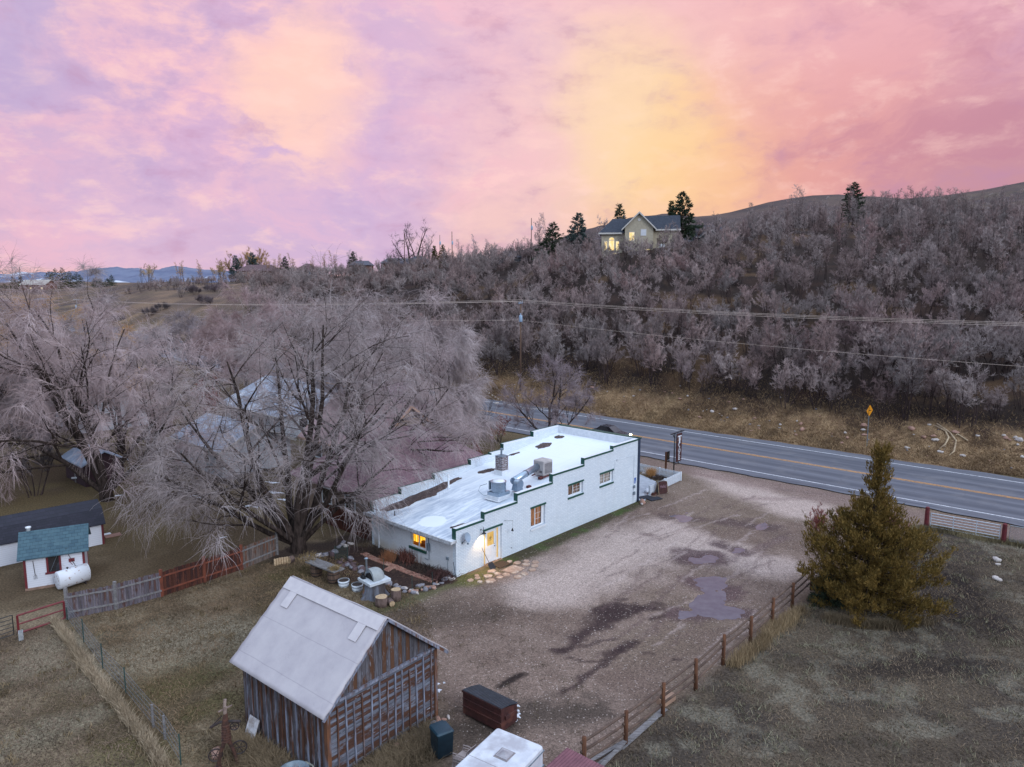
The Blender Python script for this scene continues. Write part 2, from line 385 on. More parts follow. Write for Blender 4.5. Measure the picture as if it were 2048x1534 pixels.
# gravel lot
lotp = [at(915, 1160), at(1272, 1006), at(1290, 990), at(1330, 975), at(1368, 950), at(1400, 905), at(1480, 925), at(1850, 1032), at(1850, 1050), at(1620, 1190), at(1440, 1330), at(1250, 1470), at(1150, 1560), at(1000, 1900), at(880, 1450), at(870, 1330), at(760, 1225), at(850, 1190)]
sl = sdp(lotp); lot = sstep(.9, -.9, sl+jit*.5)
gcol = (140, 120, 116)
put((132, 112, 102), lot); put((102, 83, 74), lot*sstep(.44, .6, nA)*.5)
pale = sstep(1.25, .25, seg(at(1080, 1180), at(1290, 1080), 3.2, 4.6)+(nA-.5)*.9)
pale = np.maximum(pale, sstep(1.2, .3, seg(at(1420, 950), at(1600, 1020), 2.6, 3.2)+(nA-.5)*1.1))
pale = np.maximum(pale, sstep(1.2, .3, seg(at(1330, 1060), at(1530, 1130), 3.5, 2.5)+(nA-.5)*1.1))
put((178, 158, 150), lot*pale*.9)
put((120, 104, 88), lot*sstep(.55, .7, nC)*.35*(1-pale))
# rough brown strip beside the lot near the shed
rough = sstep(1.3, .2, seg(at(800, 1230), at(1000, 1230), 2.2, 1.0)+(nB-.5)*1.0)
put((84, 70, 62), rough*.7)
rough = sstep(1.3, .2, seg(at(900, 1460), at(1190, 1420), 1.6, 1.0)+(nB-.5)*1.2); put((72, 62, 56), rough*.8)
def mud(p, q, a, b, s=1., c=(66, 50, 50), r=1.0):
    k = sstep(1.25, .35, seg(at(*p), at(*q), a, b)+(nB-.5)*r+(nD-.5)*.5); put(c, k*s)
za = lambda x, y: (1000+x*.3418, 1100+y*.3417)
z7 = lambda x, y: (1200+x*.41406, 860+y*.41411)
mud(za(340, 600), za(700, 340), .32, .95, .92); mud(za(600, 360), za(930, 340), .7, .35, .85); mud(za(330, 590), za(640, 520), .3, .15, .7)
mud(za(340, 860), za(700, 580), .2, .35, .85); mud(za(690, 590), za(810, 520), .35, .2, .9); mud(za(390, 630), za(560, 650), .12, .12, .8)
mud(za(0, 810), za(140, 730), .3, .22, .95, (44, 34, 32)); mud(za(880, 400), za(1020, 370), .25, .3, .8)
mud(za(60, 340), za(240, 380), .55, .3, .45, (86, 70, 62)); mud(za(860, 600), za(910, 600), .2, .15, .7); mud(za(1010, 630), za(1070, 635), .13, .12, .85)
mud(za(1060, 370), za(1400, 360), 1.0, .9, .92, (96, 76, 76), .8); mud(za(1130, 190), za(1300, 250), 1.0, 1.5, .92, (100, 78, 78), .8); mud(za(1100, 60), za(1280, 70), 1.0, .8, .88, (92, 72, 72), .8)
mud(z7(400, 600), z7(560, 600), 1.1, .9, .85, (92, 72, 74), 1.); mud(z7(600, 560), z7(720, 600), .9, .7, .85, (84, 66, 68), 1.)
mud(z7(330, 420), z7(480, 430), 1.0, .9, .8, (98, 80, 76), 1.); mud(z7(620, 440), z7(820, 470), 1.2, 1.1, .85, (92, 74, 72), 1.); mud(z7(220, 500), z7(270, 510), .5, .4, .6, (104, 84, 82))
mud(z7(640, 640), z7(900, 520), .3, .5, .5, (112, 92, 92), 1.2); mud(z7(700, 330), z7(1000, 330), .5, .5, .4, (120, 98, 96), 1.2); mud(z7(480, 210), z7(700, 250), .7, .5, .4, (122, 98, 94), 1.2)
mud(z7(840, 280), z7(1120, 315), .35, .3, .75, (66, 56, 58)); mud(z7(0, 900), z7(280, 840), .9, .4, .7, (62, 46, 46), .9)
# wheel tracks: pairs of faint streaks along the lot
for k in range(60):
    a0 = at(random.uniform(1180, 1560), random.uniform(1010, 1330)); ang = R_(48+random.gauss(0, 9)); L = random.uniform(3, 8)
    b0 = a0+Vector((math.cos(ang), math.sin(ang), 0))*L
    put((104, 84, 82) if k % 3 else (178, 158, 152), lot*sstep(1.2, .3, seg(a0, b0, .10, .14)+(nD-.5)*1.2)*.45)
# grass strip along the cafe wall
gs = sstep(1.2, .35, seg(C0+AX*3.9-BX*.5, C0+AX*20.6-BX*.35, 1.25, .7)+(nB-.5)*.9); put((70, 64, 44), gs*.95); put((72, 88, 42), gs*sstep(.5, .65, nB)*.8)
gs = sstep(1.3, .35, seg(C0+AX*.2-BX*.9, C0+AX*2.2-BX*.9, 1.0, .9)+(nB-.5)*.9); put((104, 100, 52), gs*.8)
gs = sstep(1.2, .35, seg(at(760, 1215), C0+AX*.3-BX*.6, .9, .7)+(nB-.5)*.9); put((86, 88, 52), gs*.6)
# greener patches of lawn near the shed
for p, q, a in [((330, 1370), (440, 1330), 1.6), ((560, 1150), (640, 1130), 1.2), ((400, 1420), (470, 1400), 1.0), ((250, 1500), (330, 1510), 1.2)]:
    gs = sstep(1.4, .2, seg(at(*p), at(*q), a)+(nB-.5)*1.3); put((88, 82, 44), gs*.55)
for p, q, a in [((200, 1330), (430, 1290), 2.2), ((60, 1330), (120, 1280), 1.6), ((0, 1500), (160, 1430), 1.2), ((330, 1260), (520, 1250), 1.5)]:
    gs = sstep(1.4, .2, seg(at(*p), at(*q), a)+(nB-.5)*1.3); put((150, 138, 118), gs*.55)
# planting bed behind the kitchen wall, dark mulch
bed = sstep(.25, -.1, sdp([C0-AX*.0+BX*.1, at(735, 1094), at(690, 1090), at(640, 1120), at(700, 1165), at(770, 1190), at(860, 1180), at(905, 1165)])+(nB-.5)*.5)
put((58, 42, 40), bed*.95); put((92, 72, 60), bed*sstep(.55, .7, nD)*.5)
bb = sstep(1.2, .4, seg(at(560, 1112), at(700, 1080), 1.2, 1.6)+(nB-.5)*.8); put((62, 50, 46), bb*.9)
# verge between the cafe and the road, past the far wall
vg = sstep(1, -1, sdp([uv(8.6, 6), uv(8.6, 22), uv(-7, 22), uv(-7, 33.6), uv(60, 33.6), uv(60, 16), uv(24, 6)])+jit*.4)*(U > 8.3)
put((72, 60, 50), vg*.9); put((84, 84, 50), vg*sstep(.5, .62, nA)*.7)
apron = sstep(1, -1, np.abs(Vv-32.2)-1.7+jit*.6)*(U < 90)*(U > -26.5); put((134, 112, 106), apron*.75)
# far side of the road: dry grass bank, leaf litter under the oak brush, open hill beyond
em = sstep(-.3, .6, Q); put((136, 108, 84), em); put((176, 146, 112), em*sstep(.48, .6, nB)*.6); put((88, 68, 52), em*sstep(.46, .62, nA)*.85); put((92, 86, 58), em*sstep(.55, .7, nC)*.5)
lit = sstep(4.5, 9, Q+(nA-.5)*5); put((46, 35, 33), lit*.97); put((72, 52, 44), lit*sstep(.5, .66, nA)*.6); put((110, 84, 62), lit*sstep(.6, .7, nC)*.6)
op = lit*sstep(620, 470, PX+jit*20); put((132, 108, 90), op*.9); put((92, 80, 68), op*sstep(.45, .6, fbm(X/5, Y/5, 91))*.7)
fr = sstep(260, 330, Y)*sstep(800, 900, PX); put((98, 82, 76), fr); put((68, 58, 56), fr*sstep(.5, .6, fbm(X/22, Y/22, 95))*.8); put((112, 100, 78), fr*sstep(1750, 1950, PX)*sstep(.5, .62, fbm(X/40, Y/40, 97))*.6)
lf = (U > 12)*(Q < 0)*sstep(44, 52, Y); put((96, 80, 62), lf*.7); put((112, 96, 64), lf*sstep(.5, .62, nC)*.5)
grav = np.clip(lot-gs*0, 0, 1)
ZZ = zfun(X, Y)
rut = (nB-.5)*.05+(nD-.5)*.03*(1-lot)
ZZ = ZZ+rut*sstep(140, 80, Y)*(np.abs(Vv-41.5) > 7.6)*(1-sstep(.2, .0, sdp([uv(-.6, -.5), uv(8.9, -.5), uv(8.9, 20.4), uv(-.6, 20.4)])))
ZZ = ZZ-.05*((np.abs(Vv-41.5) < 8.4) & (Y > 20))
PUD = [[za(1180, 145), za(1320, 160), za(1290, 250), za(1320, 320), za(1440, 350), za(1410, 390), za(1290, 400), za(1200, 385), za(1060, 390), za(1100, 320), za(1160, 250), za(1140, 180)], [z7(430, 612), z7(480, 622), z7(545, 612), z7(535, 635), z7(500, 650), z7(445, 648)], [z7(640, 570), z7(690, 570), z7(692, 588), z7(648, 590)], [z7(350, 410), z7(420, 398), z7(450, 425), z7(420, 450), z7(360, 446)], [z7(745, 448), z7(800, 440), z7(820, 462), z7(770, 475)]]
for pp in PUD:
    k_ = sstep(.45, -.55, sdp([at(*p) for p in pp])+(nB-.5)*.9+(nD-.5)*.5); ZZ = ZZ-k_*.11
nx, ny = len(gx), len(gy)
i = (np.arange(ny-1)[:, None]*nx+np.arange(nx-1)[None]).ravel()
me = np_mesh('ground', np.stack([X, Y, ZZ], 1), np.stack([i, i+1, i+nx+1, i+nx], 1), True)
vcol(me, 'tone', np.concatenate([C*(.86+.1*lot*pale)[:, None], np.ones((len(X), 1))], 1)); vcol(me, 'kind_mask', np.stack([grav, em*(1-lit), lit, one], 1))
mg, T, B = newmat('earth')
tone = T.new('ShaderNodeVertexColor', layer_name='tone').outputs[0]; km = T.new('ShaderNodeSeparateColor', p0=T.new('ShaderNodeVertexColor', layer_name='kind_mask').outputs[0])
pos = T.new('ShaderNodeNewGeometry').outputs['Position']
n1 = T.noise(pos, 9., 5, .7); n2 = T.noise(T.mapping(pos, (1, 1, 1), loc=(7, 3, 1)), 34., 3, .7)
vo = T.new('ShaderNodeTexVoronoi', i_Scale=19.); T.put(vo.inputs['Vector'], pos)
vs = T.new('ShaderNodeSeparateColor', p0=vo.outputs['Color'])
# stones: each cell its own tone
st = T.mr(vs.outputs[0], 0, 1, .62, 1.42)
gsp = T.math('MULTIPLY', st, T.mr(n2.outputs[0], .3, .7, .8, 1.2))
grs = T.math('MULTIPLY', T.mr(n1.outputs[0], .3, .7, .28, 1.75), T.mr(n2.outputs[0], .3, .7, .72, 1.3))
sp = T.math('ADD', T.math('MULTIPLY', gsp, km.outputs[0]), T.math('MULTIPLY', grs, T.math('SUBTRACT', 1.0, km.outputs[0])))
cv = T.new('ShaderNodeVectorMath', operation='SCALE', p0=tone, i_Scale=sp).outputs[0]
white = T.math('MULTIPLY', T.mr(vs.outputs[1], .965, .985), T.math('MULTIPLY', km.outputs[0], .45))
cv = T.mix(white, cv, lin((214, 196, 188)))
sy = T.new('ShaderNodeSeparateXYZ', p0=pos).outputs[1]; farm = T.mr(sy, 150, 260, 0, 1); nf = T.noise(pos, .11, 7, .7); nf2 = T.noise(pos, .02, 5, .6)
cv = T.mix(T.math('MULTIPLY', farm, T.mr(T.math('ADD', T.math('MULTIPLY', nf.outputs[0], .6), T.math('MULTIPLY', nf2.outputs[0], .4)), .46, .56, 0, .8)), cv, lin((66, 56, 60)))
T.put(B.inputs['Base Color'], cv); B.inputs['Roughness'].default_value = .95; B.inputs['Specular IOR Level'].default_value = .2
bp = T.new('ShaderNodeBump'); bp.inputs['Strength'].default_value = .7; bp.inputs['Distance'].default_value = .06
T.put(bp.inputs['Height'], T.math('ADD', n1.outputs[0], T.math('MULTIPLY', vs.outputs[0], .4))); T.put(B.inputs['Normal'], bp.outputs[0])
go = link('ground', me, mg); tag(go, kind='structure')
# ---------- highway: asphalt, shoulders, edge and centre lines
def strip(name, v0, v1, z, m, u0=-60, u1=330, label=None, taper=True):
    us = np.arange(u0, u1, 3. if name != 'road' else .8); n = len(us); k = 9; ws = np.linspace(0, 1, k)
    P = []
    for a in us:
        bend = 38*max(0., (a-210)/110.)**2        # the road bends away uphill
        for s in ws:
            ed = (float(fbm(np.array([a*.7]), np.array([s*9.]), 6, 4)[0])-.5)*.7 if (name == 'road' and s in (0., 1.)) else 0.; p = uv(a, v0+(v1-v0)*s+bend+ed); P.append((p.x, p.y, float(zr(np.array([a]))[0])+z+.07*max(0, 1-abs((v0+(v1-v0)*s-41.7)/6.))))
    i = (np.arange(n-1)[:, None]*k+np.arange(k-1)[None]).ravel()
    o = link(name, np_mesh(name, P, np.stack([i+k, i+k+1, i+1, i], 1), True), m)
    return tag(o, label, kind='structure')
ma, T, B = newmat('asphalt')
pos = T.mapping(T.new('ShaderNodeNewGeometry').outputs['Position'], rot=(0, 0, -TH))
a1 = T.noise(T.mapping(pos, (.9, .045, 1)), 1.5, 5, .6); a2 = T.noise(pos, 30, 3, .7); a3 = T.noise(pos, .35, 4, .6)
cc = T.mix(T.mr(a1.outputs[0], .35, .65), lin((84, 84, 94)), lin((112, 112, 122)))
vx_ = T.math('SUBTRACT', T.new('ShaderNodeSeparateXYZ', p0=pos).outputs[0], 28.5)
wp = None
for c0_ in (37.2, 39.4, 43.9, 46.1):
    b_ = T.mr(T.math('ABSOLUTE', T.math('SUBTRACT', vx_, c0_)), .15, .75, 1, 0, True); wp = b_ if wp is None else T.math('ADD', wp, b_)
cc = T.mix(T.math('MULTIPLY', wp, T.mr(a1.outputs[0], .35, .6, .25, .6)), cc, lin((66, 66, 76)))
crk = T.new('ShaderNodeTexVoronoi', feature='DISTANCE_TO_EDGE', i_Scale=.33); T.put(crk.inputs['Vector'], T.new('ShaderNodeVectorMath', operation='ADD', p0=pos, p1=T.noise(pos, 1.5, 4, .7).outputs['Color']).outputs[0])
cc = T.mix(T.math('MULTIPLY', T.mr(crk.outputs['Distance'], .0, .012, .55, 0), T.mr(a3.outputs[0], .48, .56)), cc, lin((48, 48, 56)))
cc = T.mix(T.mr(a3.outputs[0], .5, .7, 0, .5), cc, lin((122, 118, 122)))
cc = T.mix(T.mr(a2.outputs[0], .35, .7, 0, .35), cc, lin((70, 70, 80)))
T.put(B.inputs['Base Color'], cc); B.inputs['Roughness'].default_value = .75; B.inputs['Specular IOR Level'].default_value = .35
bp = T.new('ShaderNodeBump'); bp.inputs['Strength'].default_value = .25; bp.inputs['Distance'].default_value = .01; T.put(bp.inputs['Height'], a2.outputs[0]); T.put(B.inputs['Normal'], bp.outputs[0])
strip('road', 34.0, 49.6, .03, ma)
def linemat(name, c, c2):
    m, T, B = newmat(name); pos = T.new('ShaderNodeNewGeometry').outputs['Position']; n = T.noise(pos, 5, 5, .7)
    T.put(B.inputs['Base Color'], T.mix(T.mr(n.outputs[0], .46, .68), lin(c), lin(c2))); B.inputs['Roughness'].default_value = .7; return m
mw = linemat('road_paint_white', (222, 220, 226), (150, 146, 152)); my = linemat('road_paint_yellow', (226, 160, 84), (150, 120, 96))
strip('near_edge_line', 35.55, 35.7, .045, mw); strip('far_edge_line', 47.75, 47.9, .045, mw)
strip('centre_line', 41.42, 41.55, .045, my); strip('centre_line', 41.72, 41.85, .045, my)
# ---------- puddles
mp, T, B = newmat('puddle_water')
pos = T.new('ShaderNodeNewGeometry').outputs['Position']; n = T.noise(pos, 1.2, 5, .6)
T.put(B.inputs['Base Color'], T.mix(T.mr(n.outputs[0], .4, .65), lin((84, 84, 96)), lin((98, 98, 108)))); B.inputs['Roughness'].default_value = .06; B.inputs['IOR'].default_value = 1.45; B.inputs['Specular IOR Level'].default_value = .3  # blue-grey base stands in for reflected evening sky; specular kept low
def puddle(px_pts, label, seed):
    c = [at(*p) for p in px_pts]; ctr = sum(c, Vector())/len(c); n = 20; out = []
    for k in range(n):
        e = Vector((math.cos(k*.314159), math.sin(k*.314159), 0)); out.append(ctr+e*(max(max(0, (p-ctr).dot(e)) for p in c)+.35))
    m = MB(); m.add([(p.x, p.y, -.05) for p in out]+[(ctr.x, ctr.y, -.05)], [(i, (i+1) % n, n) for i in range(n)])
    o = m.build('puddle', mp); tag(o, label, kind='structure', group='puddles in the gravel lot')
puddle([za(1180, 145), za(1320, 160), za(1290, 250), za(1320, 320), za(1440, 350), za(1410, 390), za(1290, 400), za(1200, 385), za(1060, 390), za(1100, 320), za(1160, 250), za(1140, 180)], 'largest puddle in the middle of the gravel lot', 3)
puddle([z7(430, 612), z7(480, 622), z7(545, 612), z7(535, 635), z7(500, 650), z7(445, 648)], 'small crescent puddle above the large one', 5)
puddle([z7(640, 570), z7(690, 570), z7(692, 588), z7(648, 590)], 'smallest round puddle of the gravel lot', 8)
puddle([z7(350, 410), z7(420, 398), z7(450, 425), z7(420, 450), z7(360, 446)], 'muddy shallow puddle near the road end of the lot', 11)
puddle([z7(745, 448), z7(800, 440), z7(820, 462), z7(770, 475)], 'muddy shallow puddle nearest the road', 14)
# ================= vegetation =================
def tubes(P, R, S=3):
    """P (N,K,3) polylines, R (N,K) radii -> verts, quads"""
    N, K, _ = P.shape
    T_ = np.empty_like(P); T_[:, 1:-1] = P[:, 2:]-P[:, :-2]; T_[:, 0] = P[:, 1]-P[:, 0]; T_[:, -1] = P[:, -1]-P[:, -2]
    T_ /= np.linalg.norm(T_, axis=2, keepdims=True)+1e-9
    ref = np.where(np.abs(T_[..., 2:3]) < .9, np.array([0, 0, 1.]), np.array([1., 0, 0]))
    A = np.cross(T_, ref); A /= np.linalg.norm(A, axis=2, keepdims=True)+1e-9; Bv = np.cross(A, T_)
    an = np.arange(S)*2*np.pi/S
    V = P[:, :, None]+(A[:, :, None]*np.cos(an)[None, None, :, None]+Bv[:, :, None]*np.sin(an)[None, None, :, None])*R[:, :, None, None]
    b = (np.arange(N)[:, None, None]*K+np.arange(K-1)[None, :, None])*S
    s = np.arange(S)[None, None]; s2 = (s+1) % S
    Q_ = np.stack([b+s, b+s2, b+S+s2, b+S+s], -1).reshape(-1, 4)
    return V.reshape(-1, 3), Q_
def grow(rng, p, d, L, r0, r1, K, wob, trop):
    """one limb: K points, wobbling, bending by trop (vertical pull)"""
    P = [np.array(p, float)]; d = np.array(d, float); d /= np.linalg.norm(d); st = L/(K-1)
    for k in range(K-1):
        d = d+rng.normal(0, wob, 3)+np.array([0, 0, trop]); d /= np.linalg.norm(d)
        P.append(P[-1]+d*st)
    return np.array(P), np.linspace(r0, r1, K)
def kids(rng, P, R, n, t0, t1, ang, lf, rf, K, wob, trop, flat=0.):
    L = np.sum(np.linalg.norm(np.diff(P, axis=0), axis=1)); out = []
    for j in range(n):
        t = t0+(t1-t0)*(j+rng.random())/n; f = t*(len(P)-1); i = min(int(f), len(P)-2); g = f-i
        p = P[i]*(1-g)+P[i+1]*g; r = R[i]*(1-g)+R[i+1]*g
        d = P[i+1]-P[i]; d /= np.linalg.norm(d)
        s = rng.normal(0, 1, 3); s[2] *= (1-flat); s -= d*s.dot(d); s /= np.linalg.norm(s)
        a = ang*(.7+.6*rng.random())
        l = L*lf*(1.15-.55*t)*(.7+.6*rng.random())
        out.append(grow(rng, p, d*math.cos(a)+s*math.sin(a), l, r*rf, max(r*rf*.3, .006), K, wob, trop))
    return out
def twigs(rng, limbs, n, L, r, K=3, trop=-.15, spread=.8, t0=.2, up=0.):
    """n fine twigs springing from limbs (weighted by length)"""
    LP = [l[0] for l in limbs]; w_ = np.array([np.linalg.norm(p[-1]-p[0]) for p in LP]); w_ /= w_.sum()
    K0 = LP[0].shape[0]; A = np.stack(LP)
    li = rng.choice(len(LP), n, p=w_); t = (t0+(1-t0)*rng.random(n)**.8)*(K0-1); i = np.minimum(t.astype(int), K0-2); g = (t-i)[:, None]
    p = A[li, i]*(1-g)+A[li, i+1]*g; d = A[li, i+1]-A[li, i]; d /= np.linalg.norm(d, axis=1, keepdims=True)+1e-9
    d = d+rng.normal(0, spread, (n, 3))+np.array([0, 0, up]); d /= np.linalg.norm(d, axis=1, keepdims=True)+1e-9
    l = L*(.45+1.1*rng.random(n))[:, None]; P = [p]
    for k in range(K-1):
        d = d+np.array([0, 0, trop])+rng.normal(0, .12, (n, 3)); d /= np.linalg.norm(d, axis=1, keepdims=True)+1e-9
        P.append(P[-1]+d*l/(K-1))
    P = np.stack(P, 1); R = np.linspace(r, r*.35, K)[None]*(.7+.6*rng.random(n))[:, None]
    return P, R
def limbs_mesh(groups):
    """groups: list of (list of (P,R), S)"""
    VV = []; FF = []; o = 0
    for g, S in groups:
        if isinstance(g, tuple): P, R = g
        else:
            if not g: continue
            P = np.stack([x[0] for x in g]); R = np.stack([x[1] for x in g])
        V, Fq = tubes(P, R, S); VV.append(V); FF.append(Fq+o); o += len(V)
    return np.concatenate(VV), np.concatenate(FF)
def bark(name, a, b, rough=.95, **k): return mat(name, a, b, scale=6, rough=rough, stretch=(1, 1, .25), spec=.1, **k)
def twigmat(name, a, b, sc=.6):
    m, T, B = newmat(name); pos = T.new('ShaderNodeTexCoord').outputs['Object']
    oi = T.new('ShaderNodeObjectInfo').outputs['Random']
    n = T.noise(pos, sc, 4, .6); c = T.mix(T.mr(n.outputs[0], .35, .65), lin(a), lin(b))
    hs = T.new('ShaderNodeHueSaturation', i_Saturation=T.mr(oi, 0, 1, .7, 1.25), i_Value=T.mr(T.math('FRACT', T.math('MULTIPLY', oi, 7.3)), 0, 1, .68, 1.18), i_Color=c)
    T.put(B.inputs['Base Color'], hs.outputs[0]); B.inputs['Roughness'].default_value = .8; B.inputs['Specular IOR Level'].default_value = .15
    return m
BK_OAK = bark('bark_oak', (84, 70, 70), (50, 41, 41)); BK_DARK = bark('bark_dark', (74, 62, 58), (38, 31, 29)); BK_PALE = bark('bark_pale', (150, 140, 138), (96, 86, 84))
TW_OAK = twigmat('twig_oak', (184, 165, 163), (116, 98, 97)); TW_DK = twigmat('twig_dark', (112, 100, 104), (84, 74, 78)); TW_WIL = twigmat('twig_willow', (186, 166, 167), (140, 120, 119), .35)  # TW_DK is simply a darker grey twig tone
TW_OAK2 = twigmat('twig_oak_brown', (160, 138, 138), (126, 106, 104)); TW_RED = twigmat('twig_red', (150, 92, 88), (112, 66, 62)); TW_GOLD = twigmat('twig_gold', (190, 158, 120), (150, 116, 84)); TW_PALE = twigmat('twig_pale', (186, 172, 176), (150, 134, 138))
def bush_proto(seed, h, r, nst, kind='oak'):
    g = np.random.default_rng(seed); L0 = []; L1 = []; L2 = []
    oak = kind == 'oak'; asp = kind == 'aspen'
    for k in range(nst):
        a = g.random()*2*np.pi; q = g.random()**.5*r*.3
        lean = {'oak': .34, 'aspen': .05, 'shrub': .7}[kind]*(.3+g.random())
        base = np.array([q*np.cos(a), q*np.sin(a), -.25]); dd = np.array([np.cos(a)*lean, np.sin(a)*lean, 1.])
        hh = h*(.78 if oak else .97 if asp else .6)*(.75+.4*g.random())
        L0.append(grow(g, base, dd, hh, .019*h/2.2*(.8+.5*g.random()), .014, 7, .09 if not asp else .03, .04))
    for P, R in L0:
        L1 += kids(g, P, R, 6 if not asp else 13, .42 if not asp else .35, 1., .7 if not asp else .65, .33 if oak else .2 if asp else .45, .6, 5, .12, .13)
    for P, R in L1: L2 += kids(g, P, R, 4, .15, 1., .75, .55, .6, 4, .18, .08)
    nt = {'oak': 2500, 'aspen': 1500, 'shrub': 1500}[kind]
    tw = twigs(g, L2, nt, .27 if kind != 'shrub' else .4, .0125, 3, .05, .7, .15, .3)
    tV, tF = limbs_mesh([(L0, 5), (L1, 4)]); cV, cF = limbs_mesh([(L2, 3), (tw, 3)])
    return np_mesh('trunk', tV, tF, True), np_mesh('crown', cV, cF)
PROTO = [bush_proto(11, 5.4, 1.9, 6), bush_proto(12, 4.8, 2.1, 7), bush_proto(13, 5.8, 1.7, 5), bush_proto(14, 4.4, 2.1, 8), bush_proto(15, 7.5, 1.2, 3, 'aspen'), bush_proto(16, 8.5, 1.2, 2, 'aspen'), bush_proto(17, 2.2, 1.5, 8, 'shrub'), bush_proto(18, 5.2, 1.9, 6)]
def plant(name, label, cat, protos, loc, s=1., group=None, tm=None, bm=None, rot=None, sz=None):
    me_t, me_c = PROTO[protos]
    key = (protos, (tm or TW_OAK).name, (bm or BK_OAK).name)
    if key not in PCACHE:
        a = me_t.copy(); a.materials.clear(); a.materials.append(bm or BK_OAK); b = me_c.copy(); b.materials.clear(); b.materials.append(tm or TW_OAK); PCACHE[key] = (a, b)
    a, b = PCACHE[key]
    t = thing(name, label, cat, loc, random.random()*6.28 if rot is None else rot, group); t.scale = (s, s, (sz or s))
    link('trunk', a, None, t); link('crown', b, None, t); return t
PCACHE = {}
HOUSE_P = atd(1262, 500, 165)
def hillside():
    cand = []
    U0 = np.arange(-110, 260, 3.5); V0 = np.arange(54, 330, 3.5)
    uu, vv = np.meshgrid(U0, V0); uu = uu.ravel()+RNG.uniform(-1.6, 1.6, uu.size); vv = vv.ravel()+RNG.uniform(-1.6, 1.6, vv.size)
    x = C0.x+BX.x*uu+AX.x*vv; y = C0.y+BX.y*uu+AX.y*vv
    t = x/np.maximum(y, 1); px = 1024+t*F; q = y-ytoe(np.clip(t, -1, 1)); cd = np.interp(px, PXC, CRD)
    ok = (y > 40) & (px > -120) & (px < 2180) & (q > 7.2+3*(vn(x/6, y/6, 5)-.5)) & (y < cd+np.where(px > 1380, 60, 16))
    clear = fbm(x/13., y/13., 63, 3)
    ok &= (clear < np.where(q < 20, .70, .57))
    # clearing by the house, open grass face on the left mesa
    ok &= ~((np.abs(x-HOUSE_P.x-3) < 12) & (y > HOUSE_P.y-5) & (y < HOUSE_P.y+13))
    face = (px < 500) & (q < cd-ytoe(t)-70)
    face |= (px < 470) & (px >= 195) & (y < cd-72)
    ok &= ~(face & (vn(x/4, y/4, 8) < .93))
    rd = (px < 210) & (px > 100) & (y > 200); ok &= ~rd
    ok &= ~((px < 200) & (RNG.random(px.size) < .35))
    lo = np.where(ok)[0]
    dist = np.hypot(x[lo], y[lo]); zz = zfun(x[lo], y[lo])
    out = []
    for k, i in enumerate(lo):
        qq = q[i]; s = (.85+.65*random.random()) if qq < 26 else (.55+.7*random.random())
        if px[i] < 480: s *= .6
        if px[i] > 1650: s *= 1.1
        pr = random.choice([0, 1, 2, 3, 0, 1, 2, 7]);
        if px[i] > 1560 and qq > 45 and random.random() < .5: pr = random.choice([4, 5]); s *= .8
        if face[i]: pr = 6; s = .9
        out.append((dist[k]/s, x[i], y[i], zz[k], s, pr))
    out.sort(); return out
brush = hillside()
near = [b for b in brush if 0 < 1024+b[1]/b[2]*F < 2048][:290]; nset = set(id(b) for b in near)
far = [b for b in brush if id(b) not in nset]
for k, (_, x, y, z, s, pr) in enumerate(near):
    lab = 'bare grey oak brush tree crowded among others on the hillside above the road'
    plant('oak_tree', lab, 'tree', pr, (x, y, z), s, 'bare oak brush trees on the hillside', TW_OAK if (k*7) % 10 < 8 else TW_OAK2, sz=s*random.uniform(.9, 1.15))
# the rest of the wood beyond: one mass, the same trees instanced on points
def brush_mass(name, pts, label, tmats):
    me = bpy.data.meshes.new(name); me.vertices.add(len(pts)); me.vertices.foreach_set('co', np.array([(p[1], p[2], p[3]) for p in pts], np.float32).ravel())
    a = me.attributes.new('sc', 'FLOAT', 'POINT'); a.data.foreach_set('value', np.array([p[4] for p in pts], np.float32))
    a = me.attributes.new('pk', 'INT', 'POINT'); a.data.foreach_set('value', np.array([p[5] for p in pts], np.int32))
    o = link(name, me); ng = bpy.data.node_groups.new(name, 'GeometryNodeTree'); ng.interface.new_socket('Geometry', in_out='INPUT', socket_type='NodeSocketGeometry'); ng.interface.new_socket('Geometry', in_out='OUTPUT', socket_type='NodeSocketGeometry')
    T = NT(ng); gi = T.new('NodeGroupInput'); go_ = T.new('NodeGroupOutput'); jn = T.new('GeometryNodeJoinGeometry')
    sc = T.new('GeometryNodeInputNamedAttribute', data_type='FLOAT'); sc.inputs[0].default_value = 'sc'
    pk = T.new('GeometryNodeInputNamedAttribute', data_type='INT'); pk.inputs[0].default_value = 'pk'
    rv = T.new('FunctionNodeRandomValue', data_type='FLOAT_VECTOR'); rv.inputs[0].default_value = (-.06, -.06, 0); rv.inputs[1].default_value = (.06, .06, 6.28)
    for k in sorted(set(p[5] for p in pts)):
        cm = T.new('FunctionNodeCompare', data_type='INT', operation='EQUAL'); T.l.new(pk.outputs[0], cm.inputs[2]); cm.inputs[3].default_value = k
        for part in (0, 1):
            src = PARTS_OF[k][part]
            oi = T.new('GeometryNodeObjectInfo'); oi.inputs[0].default_value = src; oi.transform_space = 'ORIGINAL'
            ip = T.new('GeometryNodeInstanceOnPoints'); T.l.new(gi.outputs[0], ip.inputs['Points']); T.l.new(cm.outputs[0], ip.inputs['Selection'])
            T.l.new(oi.outputs['Geometry'], ip.inputs['Instance']); T.l.new(rv.outputs[0], ip.inputs['Rotation']); T.l.new(sc.outputs[0], ip.inputs['Scale']); T.l.new(ip.outputs[0], jn.inputs[0])
    T.l.new(jn.outputs[0], go_.inputs[0]); md = o.modifiers.new('plants', 'NODES'); md.node_group = ng
    return tag(o, label, kind='stuff')
PARTS_OF = {}
